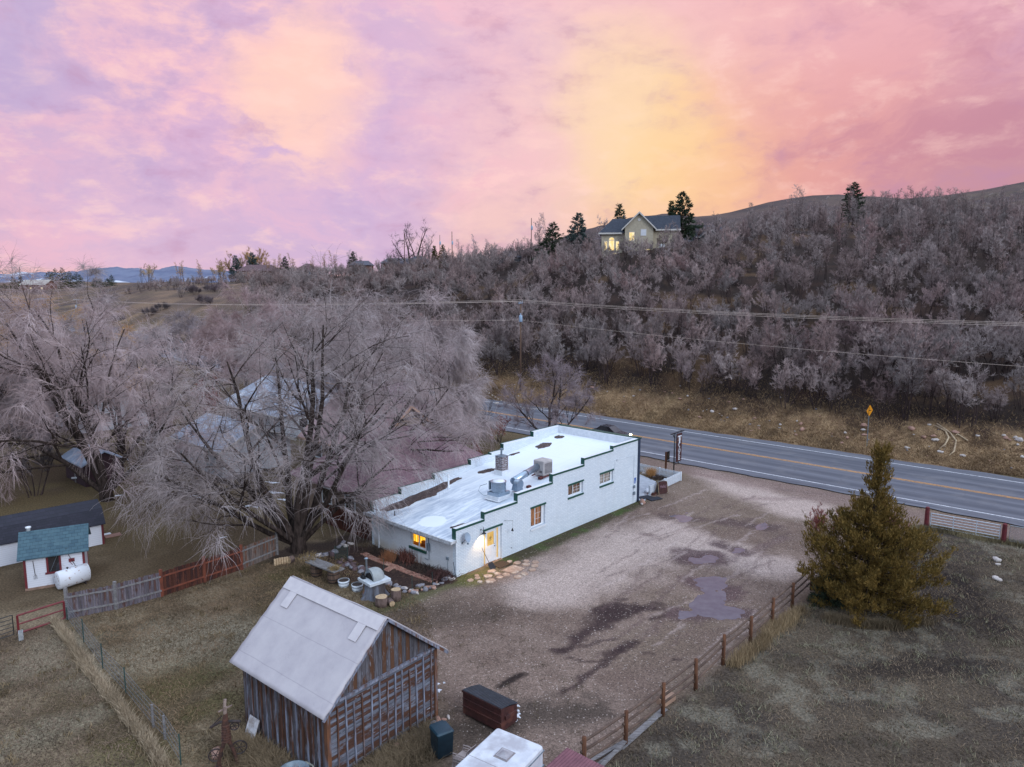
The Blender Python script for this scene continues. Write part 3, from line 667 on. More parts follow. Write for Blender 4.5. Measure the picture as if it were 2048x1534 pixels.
for o in list(COL.objects):
    if o.name.split('.')[0] == 'oak_tree':
        tr, cr = [c for c in o.children if c.name.startswith('trunk')][0], [c for c in o.children if c.name.startswith('crown')][0]
        for k in range(8):
            if k not in PARTS_OF and any(tr.data == v[0] for kk, v in PCACHE.items() if kk[0] == k) and cr.data.materials[0] == TW_OAK: PARTS_OF[k] = (tr, cr)
for k in range(8):
    if k not in PARTS_OF: PARTS_OF[k] = PARTS_OF[0] if k < 6 else PARTS_OF[1]
brush_mass('oak_brush', far, 'grey mass of bare oak brush covering the upper hillside', None)
# ---------- broad bare yard trees
def big_tree(name, label, loc, seed, stems, K1=7, n1=7, n2=6, ntw=26000, L1=.5, tw=1.25, droop=-.24, twm=None, bm=None, r=.012, group=None, n3=0, sp=.7, zs=1.):
    """stems: list of (lean x, lean y, length, radius)"""
    g = np.random.default_rng(seed); L0 = []; LA = []; LB = []; LC = []
    L0.append(grow(g, (0, 0, -.3), (0, 0, 1), 1.6, stems[0][3]*1.7, stems[0][3]*1.35, K1, .02, 0))
    for (lx, ly, l, r0) in stems:
        P, R = grow(g, (lx*.25, ly*.25, .7), (lx, ly, 1.), l, r0, .05, K1, .11, .025); L0.append((P, R))
        LA += kids(g, P, R, n1, .22, 1., .8, L1, .55, 6, .13, .01)
    for P, R in LA: LB += kids(g, P, R, n2, .15, 1., .75, .55, .5, 5, .13, -.03)
    if n3:
        for P, R in LB: LC += kids(g, P, R, n3, .2, 1., .7, .55, .55, 5, .12, -.07)
    pool = LB+LC+LC if LC else LB
    twg = twigs(g, pool, ntw, tw, r, 5, droop, sp, .15)
    t = thing(name, label, 'tree', loc, 0, group); t.scale = (1, 1, zs)
    V, Fq = limbs_mesh([(L0, 9), (LA, 6), (LB, 4)]); link('trunk', np_mesh('trunk', V, Fq, True), bm or BK_DARK, t)
    V, Fq = limbs_mesh([(LC, 3), (twg, 3)]); link('crown', np_mesh('crown', V, Fq), twm or TW_WIL, t)
    return t
pA = at(597, 1103)
big_tree('willow_tree', 'huge bare willow with many dark stems at the end of the board fence', pA, 3,
    [(-.1, .1, 15.5, .34), (.22, .1, 16, .30), (-.55, 0, 14, .30), (-1.1, .2, 12.5, .26), (.62, -.1, 11, .24), (-.35, .5, 15, .28), (.45, .5, 15.5, .28), (-1.6, -.25, 10, .2), (1.1, .3, 8.5, .18), (-.8, -.5, 10, .2)], ntw=17000, n1=7, n2=6, n3=3, tw=1.25, r=.0098, zs=.91)
pB = at(700, 1020)
big_tree('willow_tree', 'tall bare willow with one thick forked trunk right of the huge willow', (-12.9, 56.5, 0), 5,
    [(.1, .1, 14, .36), (.38, .2, 13.5, .3), (-.2, .3, 13, .28), (.55, .5, 11.5, .22), (.25, .6, 13, .25)], ntw=15000, n1=8, n2=6, n3=3, tw=1.2, r=.0105)
pC = at(215, 1000)
big_tree('willow_tree', 'bare willow leaning left behind the long black-roofed shed', pC, 8,
    [(-.25, 0, 15.5, .34), (.02, .1, 15.5, .30), (-.7, .1, 14.5, .28), (-1.2, 0, 12, .25), (.3, .3, 13.5, .24), (-.45, .6, 14, .26), (.75, .1, 9.5, .2)], ntw=19000, n1=8, n2=6, n3=3, tw=1.25, r=.011)
big_tree('willow_tree', 'bare willow cut by the left edge of the photo', G(-40, 66), 9,
    [(-.2, 0, 13, .3), (.3, 0, 14, .3), (.8, .1, 12, .24), (.1, .5, 13, .24)], ntw=26000, n1=7, n2=6, n3=3, r=.012)
big_tree('elm_tree', 'bare brown-tinged tree behind the leaning willow', G(130, 86), 10,
    [(-.3, 0, 12, .26), (.2, 0, 13, .26), (.6, .2, 10, .2), (-.6, .3, 10, .2)], ntw=20000, n1=7, n2=6, n3=2, twm=TW_GOLD, r=.013)
big_tree('elm_tree', 'slim bare tree with one tall stem rising above the leaning willow', G(238, 74), 12,
    [(0, 0, 16, .26), (-.35, .2, 11, .18), (.4, 0, 11, .18)], ntw=15000, n1=8, n2=5, n3=2, L1=.34, r=.012)
big_tree('elm_tree', 'bare tree between the two big willows and the road', G(480, 96), 13,
    [(-.5, 0, 11, .26), (.1, 0, 13, .26), (.5, .2, 11, .2)], ntw=20000, n1=7, n2=6, n3=2, r=.014)
big_tree('elm_tree', 'spreading pale bush tree in the hollow beyond the willows', G(405, 120), 14,
    [(-.9, 0, 9, .16), (-.3, 0, 10, .18), (.4, 0, 10, .18), (1., 0, 8, .14)], ntw=14000, n1=7, n2=6, n3=2, twm=TW_PALE, r=.016)
big_tree('elm_tree', 'bare tree beside the highway left of the lone pole', G(800, 104), 15,
    [(-.4, 0, 10, .24), (.2, 0, 11, .24), (.6, .2, 9, .18)], ntw=17000, n1=7, n2=6, n3=2, r=.014)
big_tree('elm_tree', 'bare reddish tree crowding the right side of the forked willow', G(868, 70), 16,
    [(-.5, 0, 9, .2), (.1, 0, 10, .2), (.5, .2, 8, .16)], ntw=18000, n1=7, n2=6, n3=2, r=.013)
big_tree('ash_tree', 'small bare tree standing between the cafe roof and the road', uv(17.4, 31), 17,
    [(-.25, 0, 7.2, .18), (.3, 0, 7.0, .17), (-.8, .1, 6.4, .12), (.85, .1, 6.2, .12)], ntw=7500, n1=8, n2=5, n3=1, tw=.7, droop=-.02, twm=TW_PALE, r=.011)
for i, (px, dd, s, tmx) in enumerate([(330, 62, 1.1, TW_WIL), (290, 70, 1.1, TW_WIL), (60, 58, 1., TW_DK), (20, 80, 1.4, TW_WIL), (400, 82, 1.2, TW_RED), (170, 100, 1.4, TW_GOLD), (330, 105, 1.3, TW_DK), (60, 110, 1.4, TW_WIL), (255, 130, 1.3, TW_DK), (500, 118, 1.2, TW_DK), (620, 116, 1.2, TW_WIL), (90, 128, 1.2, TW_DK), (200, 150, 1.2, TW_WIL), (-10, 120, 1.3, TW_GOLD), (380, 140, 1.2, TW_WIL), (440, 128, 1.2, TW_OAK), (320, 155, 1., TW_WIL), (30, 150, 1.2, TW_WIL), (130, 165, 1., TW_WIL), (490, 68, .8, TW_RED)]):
    plant('bare_tree', 'small bare tree in the tangle of neighbouring yards behind the willows', 'tree', random.choice([0, 1, 2, 3, 7]), G(px, dd), s*1.15, 'bare trees in the yards behind the willows', tmx)
# low shrubs on the open grassy slope
for px, dd in [(385, 236), (425, 240), (432, 236), (448, 242), (395, 232), (410, 212), (420, 209), (186, 205), (205, 203), (300, 206), (325, 210), (240, 208)]:
    plant('sagebrush', 'round dark shrub dotted on the open grassy slope', 'shrub', 6, G(px, dd), 1.5, 'shrubs on the grassy slope', TW_DK)
# ---------- conifers
def leafmat(name, a, b, c=None):
    m, T, B = newmat(name); pos = T.new('ShaderNodeTexCoord').outputs['Object']; n = T.noise(pos, 2.2, 5, .65)
    cc = T.mix(T.mr(n.outputs[0], .36, .64), lin(a), lin(b))
    if c: cc = T.mix(T.mr(T.noise(pos, 9, 3, .6).outputs[0], .5, .7), cc, lin(c))
    T.put(B.inputs['Base Color'], cc); B.inputs['Roughness'].default_value = .75; B.inputs['Specular IOR Level'].default_value = .2; return m
LF_JUN = leafmat('leaf_juniper', (128, 102, 52), (84, 72, 38), (146, 114, 60)); LF_SPR = leafmat('leaf_spruce', (58, 70, 52), (40, 50, 40), (74, 84, 62)); LF_BLU = leafmat('leaf_bluespruce', (82, 96, 96), (52, 64, 62)); LF_OLV = leafmat('leaf_olive', (84, 80, 46), (56, 58, 36), (104, 92, 50))
def sprays(g, pts, dirs, n, L, wd, droop=0., spread=.45):
    """flat tapered needle sprays (two-sided thin diamonds with a fold) around the given points"""
    i = g.integers(0, len(pts), n); p = pts[i]+g.normal(0, .06, (n, 3)); d = dirs[i]+g.normal(0, spread, (n, 3)); d[:, 2] += droop
    d /= np.linalg.norm(d, axis=1, keepdims=True); s = np.cross(d, g.normal(0, 1, (n, 3))); s /= np.linalg.norm(s, axis=1, keepdims=True); nn_ = np.cross(d, s)
    l = (L*(.5+g.random(n)))[:, None]; w_ = (wd*(.6+.8*g.random(n)))[:, None]
    m = p+d*l*.45
    V = np.stack([p, m+s*w_, p+d*l, m-s*w_, m+nn_*w_*.5], 1).reshape(-1, 3); b = np.arange(n)[:, None]*5
    Fq = np.concatenate([b+np.array([0, 1, 4]), b+np.array([1, 2, 4]), b+np.array([2, 3, 4]), b+np.array([3, 0, 4])])
    return V, Fq
def conifer(name, label, loc, h, r, seed, nlimb, nsp, L, wd, m, prof=None, up=.35, base=.06, cat='tree', group=None, skirt=1., gap=0., clump=0.):
    g = np.random.default_rng(seed); LM = []; pts = []; dirs = []
    trunk = grow(g, (0, 0, -.3), (0, 0, 1), h*.97, h*.022+.03, .012, 10, .012, .02)
    for k in range(nlimb):
        t = base+(1-base)*(k+g.random())/nlimb; a = k*2.4+g.random(); rr = r*(prof(t) if prof else (1-t)**.85+.03)*(.72+.45*g.random())
        if g.random() < gap: rr *= .35
        f = t*9; i = min(int(f), 8); p = trunk[0][i]*(1-(f-i))+trunk[0][i+1]*(f-i)
        P, R = grow(g, p, (math.cos(a), math.sin(a), up*(t*.9+.1)-.15*skirt*(1-t)), rr*1.05, .02+.02*(1-t), .006, 6, .09, .05 if up > .2 else .02)
        LM.append((P, R))
        for j in range(1, 6):
            w_ = max(1, int(3*rr/r*6*(j/5.))); dv = P[j]-P[j-1]; dv /= np.linalg.norm(dv)+1e-9
            for q in range(w_):
                s = g.random(); pp = P[j-1]*(1-s)+P[j]*s+g.normal(0, rr*.07+.03, 3)*np.array([1, 1, .6]); pts.append(pp); dirs.append(dv)
    pts = np.array(pts); dirs = np.array(dirs)
    if clump:      # gather the foliage into upswept plumes with gaps between
        c_i = g.choice(len(pts), min(len(pts), 1350), replace=False); cp = pts[c_i]; cd = dirs[c_i]; n_ = len(cp); s_ = g.random((14, n_, 1))*.55; pts = (cp[None]+cd[None]*s_+np.array([0, 0, 1.])*s_*.55+g.normal(0, clump*.55, (14, n_, 3))*(1-s_)).reshape(-1, 3); dirs = np.tile(cd*.6+np.array([0, 0, .75]), (14, 1))
    t = thing(name, label, cat, loc, g.random()*6, group)
    V, Fq = limbs_mesh([([trunk], 7)]); V2, F2 = limbs_mesh([(LM, 4)])
    link('trunk', np_mesh('trunk', np.concatenate([V, V2]), np.concatenate([Fq, F2+len(V)]), True), BK_DARK, t)
    V, Fq = sprays(g, pts, dirs, nsp, L, wd, up*.4); link('crown', np_mesh('crown', V, Fq), m, t)
    return t
jp = at(1733, 1215)
def jprof(t):
    return float(np.interp(t, [0, .06, .2, .32, .42, .5, .58, .64, .72, .85, .95, 1], [.8, 1.0, 1.05, .98, .78, .5, .36, .2, .07, .09, .06, .02]))
conifer('juniper_tree', 'tall ragged bronze-green juniper tree beside the rail fence', jp, 9.2, 2.85, 4, 330, 60000, .19, .024, LF_JUN, jprof, up=.75, base=.03, gap=.22, clump=.13)
conifer('spruce_sapling', 'small dark green spruce tucked under the juniper by the fence', at(1655, 1205), 2.1, 1.15, 6, 90, 5200, .16, .022, LF_SPR, None, up=.3, base=.05)
def far_conifer(px, py_base, py_top, d, rr, m, seed, label, name='spruce_tree', up=.2, n=2600, **k):
    b = G(px, d); z1 = atd(px, py_top, d).z; h = z1-b.z
    return conifer(name, label, b, h, rr*1.45, seed, 80, int(n*1.4), max(.34, h*.05), max(.05, h*.0085), m, up=up, base=.12, **k)
far_conifer(1356, 470, 378, 172, 3.4, LF_SPR, 21, 'tall dark spruce just right of the cream hilltop house', n=3600, gap=.2)
far_conifer(1333, 470, 398, 178, 1.4, LF_OLV, 22, 'small spruce close behind the cream house roof')
far_conifer(1236, 450, 404, 190, 2.4, LF_SPR, 23, 'dark pine standing left of the cream house roof', name='pine_tree', n=2400, gap=.25)
far_conifer(1152, 480, 421, 185, 3.2, LF_BLU, 24, 'blue-grey spruce left of the cream house', n=3200)
far_conifer(1104, 500, 441, 178, 3.4, LF_SPR, 25, 'broad dark green pine leftmost beside the cream house', name='pine_tree', n=3400)
far_conifer(1690, 440, 360, 182, 2.4, LF_SPR, 26, 'lone dark spruce above the thicket on the right skyline', n=3200, prof=lambda t: (1-t)**.6*.9+.05)
far_conifer(872, 520, 489, 240, 1.3, LF_OLV, 27, 'slim young spruce left of the crossarm pole on the skyline')
far_conifer(888, 520, 487, 242, 1.8, LF_OLV, 28, 'young spruce touching the crossarm pole on the skyline')
far_conifer(575, 535, 511, 300, 2.0, LF_SPR, 29, 'small pointed spruce between the two low ridge houses')
far_conifer(478, 540, 508, 305, 2.6, LF_BLU, 30, 'grey spruce left of the brown ridge roof')
far_conifer(512, 540, 502, 306, 3., LF_BLU, 31, 'grey spruce behind the brown ridge roof')
far_conifer(709, 520, 501, 280, 2.2, LF_SPR, 32, 'dark spruce on the ridge left of the dead trees')
for k, (px, pt, r, d_) in enumerate([(12, 566, 3, 380), (36, 556, 4, 385), (46, 548, 3, 420), (30, 551, 3, 420), (88, 556, 5, 370), (104, 540, 5, 372), (116, 535, 5, 380), (130, 533, 4, 378), (146, 541, 4, 372), (158, 543, 4.5, 372), (165, 548, 3, 372), (197, 552, 3, 345), (205, 555, 3, 345), (220, 555, 3, 345), (228, 548, 2.5, 350)]):
    far_conifer(px, 570, pt, d_, r*.75, LF_OLV if k < 9 else LF_SPR, 40+k, 'dark conifer in the clump beyond the bend of the road on the far left', n=1300, group='conifers beyond the bend of the road')
# ---------- bare trees along the ridge, seen against the sky
def far_bare(px, py_top, d, pr, label, tm=None, bm=None, wide=1., group=None, name='bare_tree'):
    b = G(px, d); z1 = atd(px, py_top, d).z; h = (z1-b.z); hp = [5.2, 4.6, 5.6, 4.2, 7.5, 8.5, 2.2, 5.][pr]
    s = h/hp; t = plant(name, label, 'tree', pr, b, s*.9*wide, group, tm, bm, sz=s*.92); return t
for px, pt, d_, pr in [(440, 512, 300, 3), (470, 500, 310, 0), (500, 488, 312, 7), (522, 486, 312, 1), (543, 515, 305, 4), (554, 508, 300, 4), (565, 510, 300, 5), (590, 507, 300, 4), (540, 520, 298, 5), (627, 513, 290, 4), (655, 506, 285, 5), (673, 502, 280, 4), (705, 497, 282, 5), (724, 505, 280, 4), (800, 492, 255, 5), (792, 500, 255, 3), (858, 468, 250, 5), (848, 490, 252, 4), (924, 480, 230, 4), (940, 486, 226, 5), (952, 469, 226, 4), (972, 476, 222, 5), (990, 489, 215, 4), (1044, 478, 200, 4), (1037, 486, 200, 5), (1080, 430, 186, 5), (1100, 428, 186, 4), (1210, 425, 190, 3), (300, 523, 330, 3), (288, 528, 330, 4), (372, 519, 320, 5), (365, 525, 320, 4), (405, 520, 315, 4)]:
    far_bare(px, pt, d_, pr, 'thin bare tree standing on the ridge line against the sunset', TW_GOLD if px < 700 else TW_PALE, group='bare trees along the ridge line')
for px, pt, d_ in [(1490, 405, 200), (1505, 408, 200), (1718, 388, 195), (1732, 384, 195), (1745, 380, 196), (1760, 384, 195), (1790, 380, 188), (1800, 376, 188), (1812, 374, 188), (1826, 371, 187), (1838, 373, 187), (1850, 376, 187), (1862, 374, 187), (1874, 375, 187), (1886, 380, 187), (1900, 377, 187), (1912, 376, 187), (1832, 380, 192), (1858, 382, 192), (1882, 384, 192)]:
    far_bare(px, pt, d_, random.choice([4, 5]), 'bare aspen in the row standing above the thicket on the right skyline', TW_OAK, BK_PALE, 1.1, 'bare aspens on the right skyline', 'aspen_tree')
far_bare(1581, 366, 190, 5, 'single tall bare aspen left of the lone skyline spruce', TW_OAK, BK_PALE, 1.3, None, 'aspen_tree')
def dead_tree(px, d, top, label, seed, stems):
    b = G(px, d); big_tree('dead_tree', label, b, seed, stems, ntw=500, n1=5, n2=3, tw=1.2, droop=0., L1=.4, r=.03, bm=BK_DARK, twm=TW_DK)
dead_tree(837, 250, 432, 'tall dead cottonwood with bare forked limbs on the skyline', 70, [(0, 0, 15, .45), (.5, .1, 12, .3), (-.35, 0, 14.5, .3)])
dead_tree(828, 246, 455, 'dead crooked tree leaning left beside the tall cottonwood', 71, [(-.35, 0, 13, .4), (-.7, 0, 12, .25)])
# ---------- shrubs near the highway gate and the cafe
plant('dogwood_shrub', 'reddish bare shrub beside the red gate post behind the juniper', 'shrub', 3, at(1795, 1085), .55, None, TW_RED)
plant('dogwood_shrub', 'reddish bare shrub left of the juniper at the lot edge', 'shrub', 1, at(1640, 1090), .6, None, TW_RED)
plant('bare_tree', 'dark red bare bush beside the traffic cone', 'shrub', 3, at(993, 885), .75, None, TW_RED)
plant('bare_tree', 'thin bare sapling left of the traffic cone', 'shrub', 4, at(968, 878), .55, None, TW_DK)
# ================= the cafe =================
def brickmat(name, c1, c2, mortar, bw=.4, bh=.1, bump=.5, stain=None, peel=None, rough=.75, ms=.012):
    if name in MATS: return MATS[name]
    m, T, B = newmat(name); MATS[name] = m
    s = T.new('ShaderNodeSeparateXYZ', p0=T.new('ShaderNodeTexCoord').outputs['Object'])
    v = T.new('ShaderNodeCombineXYZ', p0=T.math('ADD', s.outputs[0], s.outputs[1]), p1=s.outputs[2]).outputs[0]
    b = T.new('ShaderNodeTexBrick'); T.put(b.inputs['Vector'], v); b.inputs['Scale'].default_value = 1; b.inputs['Brick Width'].default_value = bw; b.inputs['Row Height'].default_value = bh
    b.inputs['Mortar Size'].default_value = ms; b.inputs['Mortar Smooth'].default_value = .4
    b.inputs['Color1'].default_value = (*lin(c1), 1); b.inputs['Color2'].default_value = (*lin(c2), 1); b.inputs['Mortar'].default_value = (*lin(mortar), 1)
    n = T.noise(v, 1.3, 6, .65); n2 = T.noise(v, 14, 4, .6)
    ns = T.noise(T.mapping(v, (2.6, .22, 1)), 1.4, 6, .65); c = T.mix(T.mr(n.outputs[0], .42, .62, 0, .22), b.outputs[0], tuple(x*.78 for x in lin(c1))); c = T.mix(T.mr(ns.outputs[0], .5, .72, 0, .3), c, tuple(x*.7 for x in lin(c1)))
    if peel: c = T.mix(T.mr(n2.outputs[0], .5, .56), c, lin(peel))
    if stain:
        k = T.math('MULTIPLY', T.mr(T.math('ADD', s.outputs[2], T.math('MULTIPLY', n.outputs[0], 1.1)), 1.35, .7, 0, 1, True), .75)
        k = T.math('MULTIPLY', k, T.mr(s.outputs[1], 8.6, 2.0, 1, .25)); c = T.mix(k, c, lin(stain))
    T.put(B.inputs['Base Color'], c); B.inputs['Roughness'].default_value = rough
    bp = T.new('ShaderNodeBump'); bp.inputs['Strength'].default_value = bump; bp.inputs['Distance'].default_value = .02
    T.put(bp.inputs['Height'], T.math('ADD', T.math('MULTIPLY', b.outputs['Fac'], -1.), T.math('MULTIPLY', n2.outputs[0], .7))); T.put(B.inputs['Normal'], bp.outputs[0])
    return m
WB = brickmat('white_painted_brick', (222, 229, 238), (208, 217, 228), (182, 190, 202), bump=.6); WBS = brickmat('white_brick_stained', (222, 222, 226), (214, 215, 220), (202, 202, 208), stain=(186, 166, 142))
WHITE = mat('white_paint', (224, 226, 232), (208, 211, 218), scale=4, rough=.5); GREEN = mat('green_trim', (20, 78, 66), (14, 62, 54), scale=5, rough=.45)
STEEL = mat('galvanised_steel', (176, 190, 204), (150, 164, 180), scale=9, rough=.32, metal=.85); GREYM = mat('grey_metal', (128, 140, 152), (108, 120, 132), scale=8, rough=.5, metal=.3)
BLACK = mat('black_metal', (26, 28, 34), (18, 20, 24), rough=.45); BEIGE = mat('beige_plastic', (178, 170, 168), (158, 150, 150), rough=.6); DKBLUE = brickmat('blue_painted_brick', (36, 52, 78), (30, 44, 68), (24, 36, 56))
GLASSD = mat('dark_glass', (30, 30, 36), (44, 42, 46), scale=2, rough=.06, spec=.8)
def clear_glass():
    m, T, B = newmat('window_glass'); B.inputs['Transmission Weight'].default_value = 1; B.inputs['Roughness'].default_value = .02; B.inputs['IOR'].default_value = 1.1; B.inputs['Base Color'].default_value = (1, 1, 1, 1)
    return m
GLASS = clear_glass()
def glowmat(name, c1, c2, c3, s, strength=1.0):
    m, T, B = newmat(name); pos = T.mapping(T.new('ShaderNodeTexCoord').outputs['Object'], (1, 1, .55)); n = T.noise(pos, s, 3, .6); n2 = T.noise(T.mapping(pos, (3, 3, .6)), s*1.4, 3, .6)
    c = T.mix(T.mr(n.outputs[0], .42, .58), lin(c1), lin(c2)); c = T.mix(T.mr(n2.outputs[0], .55, .62), c, lin(c3))
    T.put(B.inputs['Base Color'], (.05, .04, .03)); T.put(B.inputs['Emission Color'], c); B.inputs['Emission Strength'].default_value = strength; return m
KIT = glowmat('lit_kitchen', (255, 196, 40), (255, 170, 20), (255, 222, 120), 1.6, 1.25); DIM = glowmat('lit_room_curtain', (150, 92, 40), (110, 66, 34), (186, 128, 76), 3.2, .8); DOORG = glowmat('lit_door_glass', (232, 190, 100), (214, 166, 78), (240, 204, 128), 4., .85)
def wall_grid(mb, xs, zs, filled, th, flip=False, axis='x'):
    """thin-box wall from a grid of filled cells; local plane y=0..th (axis x) or x=0..th (axis y)"""
    def P(x, z, d): return (x, d, z) if axis == 'x' else (d, x, z)
    for i in range(len(xs)-1):
        for j in range(len(zs)-1):
            if not filled(i, j): continue
            a, b, c, d = xs[i], xs[i+1], zs[j], zs[j+1]
            mb.add([P(a, c, 0), P(b, c, 0), P(b, d, 0), P(a, d, 0)], [(0, 1, 2, 3)]); mb.add([P(a, c, th), P(b, c, th), P(b, d, th), P(a, d, th)], [(3, 2, 1, 0)])
            F_ = lambda ii, jj: 0 <= ii < len(xs)-1 and 0 <= jj < len(zs)-1 and filled(ii, jj)
            if not F_(i-1, j): mb.add([P(a, c, 0), P(a, d, 0), P(a, d, th), P(a, c, th)], [(0, 1, 2, 3)])
            if not F_(i+1, j): mb.add([P(b, c, 0), P(b, d, 0), P(b, d, th), P(b, c, th)], [(3, 2, 1, 0)])
            if not F_(i, j-1): mb.add([P(a, c, 0), P(b, c, 0), P(b, c, th), P(a, c, th)], [(3, 2, 1, 0)])
            if not F_(i, j+1): mb.add([P(a, d, 0), P(b, d, 0), P(b, d, th), P(a, d, th)], [(0, 1, 2, 3)])
    return mb
cafe = thing('cafe_building', 'long white painted brick cafe with stepped parapet walls and green trim', 'building', C0, TH)
ST_R = [(0, 2.48, 3.0), (2.48, 5.6, 3.43), (5.6, 9.3, 3.94), (9.3, 13.0, 4.48), (13.0, 16.75, 4.94), (16.75, 20.3, 5.2)]
ST_L = [(0, 2.42, 3.0), (2.42, 5.55, 3.4), (5.55, 9.28, 3.78), (9.28, 11.57, 4.16), (11.57, 12.98, 4.28), (12.98, 16.72, 4.78), (16.72, 20.3, 5.2)]
holes = [(2.42, 4.06, -.6, 2.24), (6.97, 8.5, 1.2, 2.6), (11.1, 12.88, 2.45, 3.3), (15.03, 16.8, 2.45, 3.33)]
def wall_steps(name, steps, holes, y0, m):
    xs = sorted(set([s[0] for s in steps]+[20.3]+[h[0] for h in holes]+[h[1] for h in holes])); zs = sorted(set([-.6]+[s[2] for s in steps]+[h[2] for h in holes]+[h[3] for h in holes]))
    def fl(i, j):
        x = (xs[i]+xs[i+1])/2; z = (zs[j]+zs[j+1])/2
        top = [s[2] for s in steps if s[0] <= x <= s[1]][0]
        return z < top and not any(h[0] < x < h[1] and h[2] < z < h[3] for h in holes)
    mb = wall_grid(MB(), xs, zs, fl, .26); o = mb.build(name, m, cafe); o.location = (0, y0, 0); return o
wall_steps('side_wall', ST_R, holes, 0, WB); wall_steps('side_wall', ST_L, [], 8.0, WB)
kw = (2.75, 4.2, .98, 1.86)
xs = [.26, kw[0], kw[1], 8.0]; zs = [-.6, kw[2], kw[3], 2.36]
wall_grid(MB(), xs, zs, lambda i, j: not (i == 1 and j == 1), .26, axis='y').build('rear_wall', WBS, cafe)
f = MB(); f.box((20.3, -.04, -.6), (20.62, 8.3, 5.26)); f.build('front_wall', DKBLUE, cafe)
# roof deck: sloping white membrane
def rz(x): return 2.40+.112*x
rv = []; nx_, ny_ = 70, 26
for i in range(nx_):
    for j in range(ny_):
        x = -.42+20.74*i/(nx_-1); y = .24+7.78*j/(ny_-1) if x > .05 else -.06+8.36*j/(ny_-1)
        rv.append((x, y, rz(x)+(float(vn(np.array([x*.7]), np.array([y*.8]), 4)[0])-.5)*.05+(.05*max(0, 1-(y-.24)/.3) if x > .1 else 0)))
rf = [(i*ny_+j, (i+1)*ny_+j, (i+1)*ny_+j+1, i*ny_+j+1) for i in range(nx_-1) for j in range(ny_-1)]
me = bpy.data.meshes.new('roof'); me.from_pydata(rv, [], rf); me.polygons.foreach_set('use_smooth', [True]*len(rf))
mr_, T, B = newmat('white_roof_membrane')
pos = T.new('ShaderNodeTexCoord').outputs['Object']; sx = T.new('ShaderNodeSeparateXYZ', p0=pos)
n = T.noise(T.mapping(pos, (.28, 1.0, 1)), 2.2, 7, .65, .3); n2 = T.noise(T.mapping(pos, (.1, 2.6, 1)), 1.7, 6, .65); n3 = T.noise(pos, 20, 4, .6)
wd = T.mr(sx.outputs[0], 11.5, 3.0, .0, 1.0, True)
k = T.math('MULTIPLY', T.mr(T.math('ADD', T.math('MULTIPLY', n.outputs[0], .6), T.math('MULTIPLY', n2.outputs[0], .4)), .40, .60), wd)
c = T.mix(T.math('MULTIPLY', k, .85), lin((226, 230, 238)), lin((150, 164, 186)))
c = T.mix(T.mr(n2.outputs[0], .52, .7, 0, .25), c, lin((196, 204, 220))); c = T.mix(T.mr(n3.outputs[0], .55, .75, 0, .2), c, lin((160, 165, 175)))
# seams between sheets
sm = T.math('MULTIPLY', T.mr(T.math('ABSOLUTE', T.math('SUBTRACT', T.math('FRACT', T.math('MULTIPLY', T.math('ADD', sx.outputs[0], .15), .3)), .5)), .0, .006, 1, 0), .3)
c = T.mix(sm, c, lin((150, 156, 168)))
vt = T.new('ShaderNodeVectorMath', operation='DISTANCE', p0=pos, p1=(1.1, 3.3, rz(1.1))).outputs['Value']
c = T.mix(T.mr(T.math('ADD', vt, T.math('MULTIPLY', n.outputs[0], .6)), 1.25, 1.15), c, lin((230, 234, 240)))
T.put(B.inputs['Base Color'], c); B.inputs['Roughness'].default_value = .6
bp = T.new('ShaderNodeBump'); bp.inputs['Strength'].default_value = .3; bp.inputs['Distance'].default_value = .03; T.put(bp.inputs['Height'], T.math('ADD', n.outputs[0], sm)); T.put(B.inputs['Normal'], bp.outputs[0])
roof = link('roof', me, mr_, cafe)
fa = MB(); fa.box((-.5, -.08, rz(-.42)-.17), (-.42, 8.5, rz(-.42)+.03)); fa.box((-.42, -.08, rz(-.42)-.14), (.0, .0, rz(-.42)+.02)); fa.box((-.42, 8.26, rz(-.42)-.14), (.0, 8.34, rz(-.42)+.02)); fa.box((-.42, 0, rz(-.4)-.12), (-.002, 8.26, rz(-.4)-.06)); fa.build('fascia', mat('weathered_white_wood', (206, 208, 214), (150, 150, 154), scale=7, rough=.7), roof)
# parapet coping: white cap with green edge board, green risers at each step
def coping(steps, ya, yb, out):
    w_ = MB(); g_ = MB()
    for k, (a, b, z) in enumerate(steps):
        w_.box((a+.002 if k else a, ya-.02, z+.003), (b-.001, yb+.02, z+.05))
        yo = ya-.05 if out < 0 else yb+.02
        g_.box((a-.03 if k else a-.06, yo, z-.075), (b-(.033 if k < len(steps)-1 else 0), yo+(.03 if out < 0 else .07), z+(.055 if out < 0 else .085)))
        z0 = steps[k-1][2]+.052 if k else rz(0)-.02
        g_.box((a-.06, ya-.018, z0), (a-.003, yb+.018, z+.056))
    w_.build('coping', WHITE, cafe); g_.build('green_coping_trim', GREEN, cafe)
coping(ST_R, 0, .26, -1); coping(ST_L, 8.0, 8.26, 1)
c_ = MB(); c_.box((20.28, .262, 5.262), (20.66, 7.998, 5.31)); c_.box((20.665, -.08, 5.2), (20.70, 8.36, 5.32)); c_.box((20.305, -.08, 5.262), (20.66, .0, 5.315)); c_.build('front_coping', GREEN, cafe)
inn = MB(); inn.box((20.1, .262, 4.5), (20.298, 7.998, 5.255)); inn.build('parapet_back', WHITE, cafe)
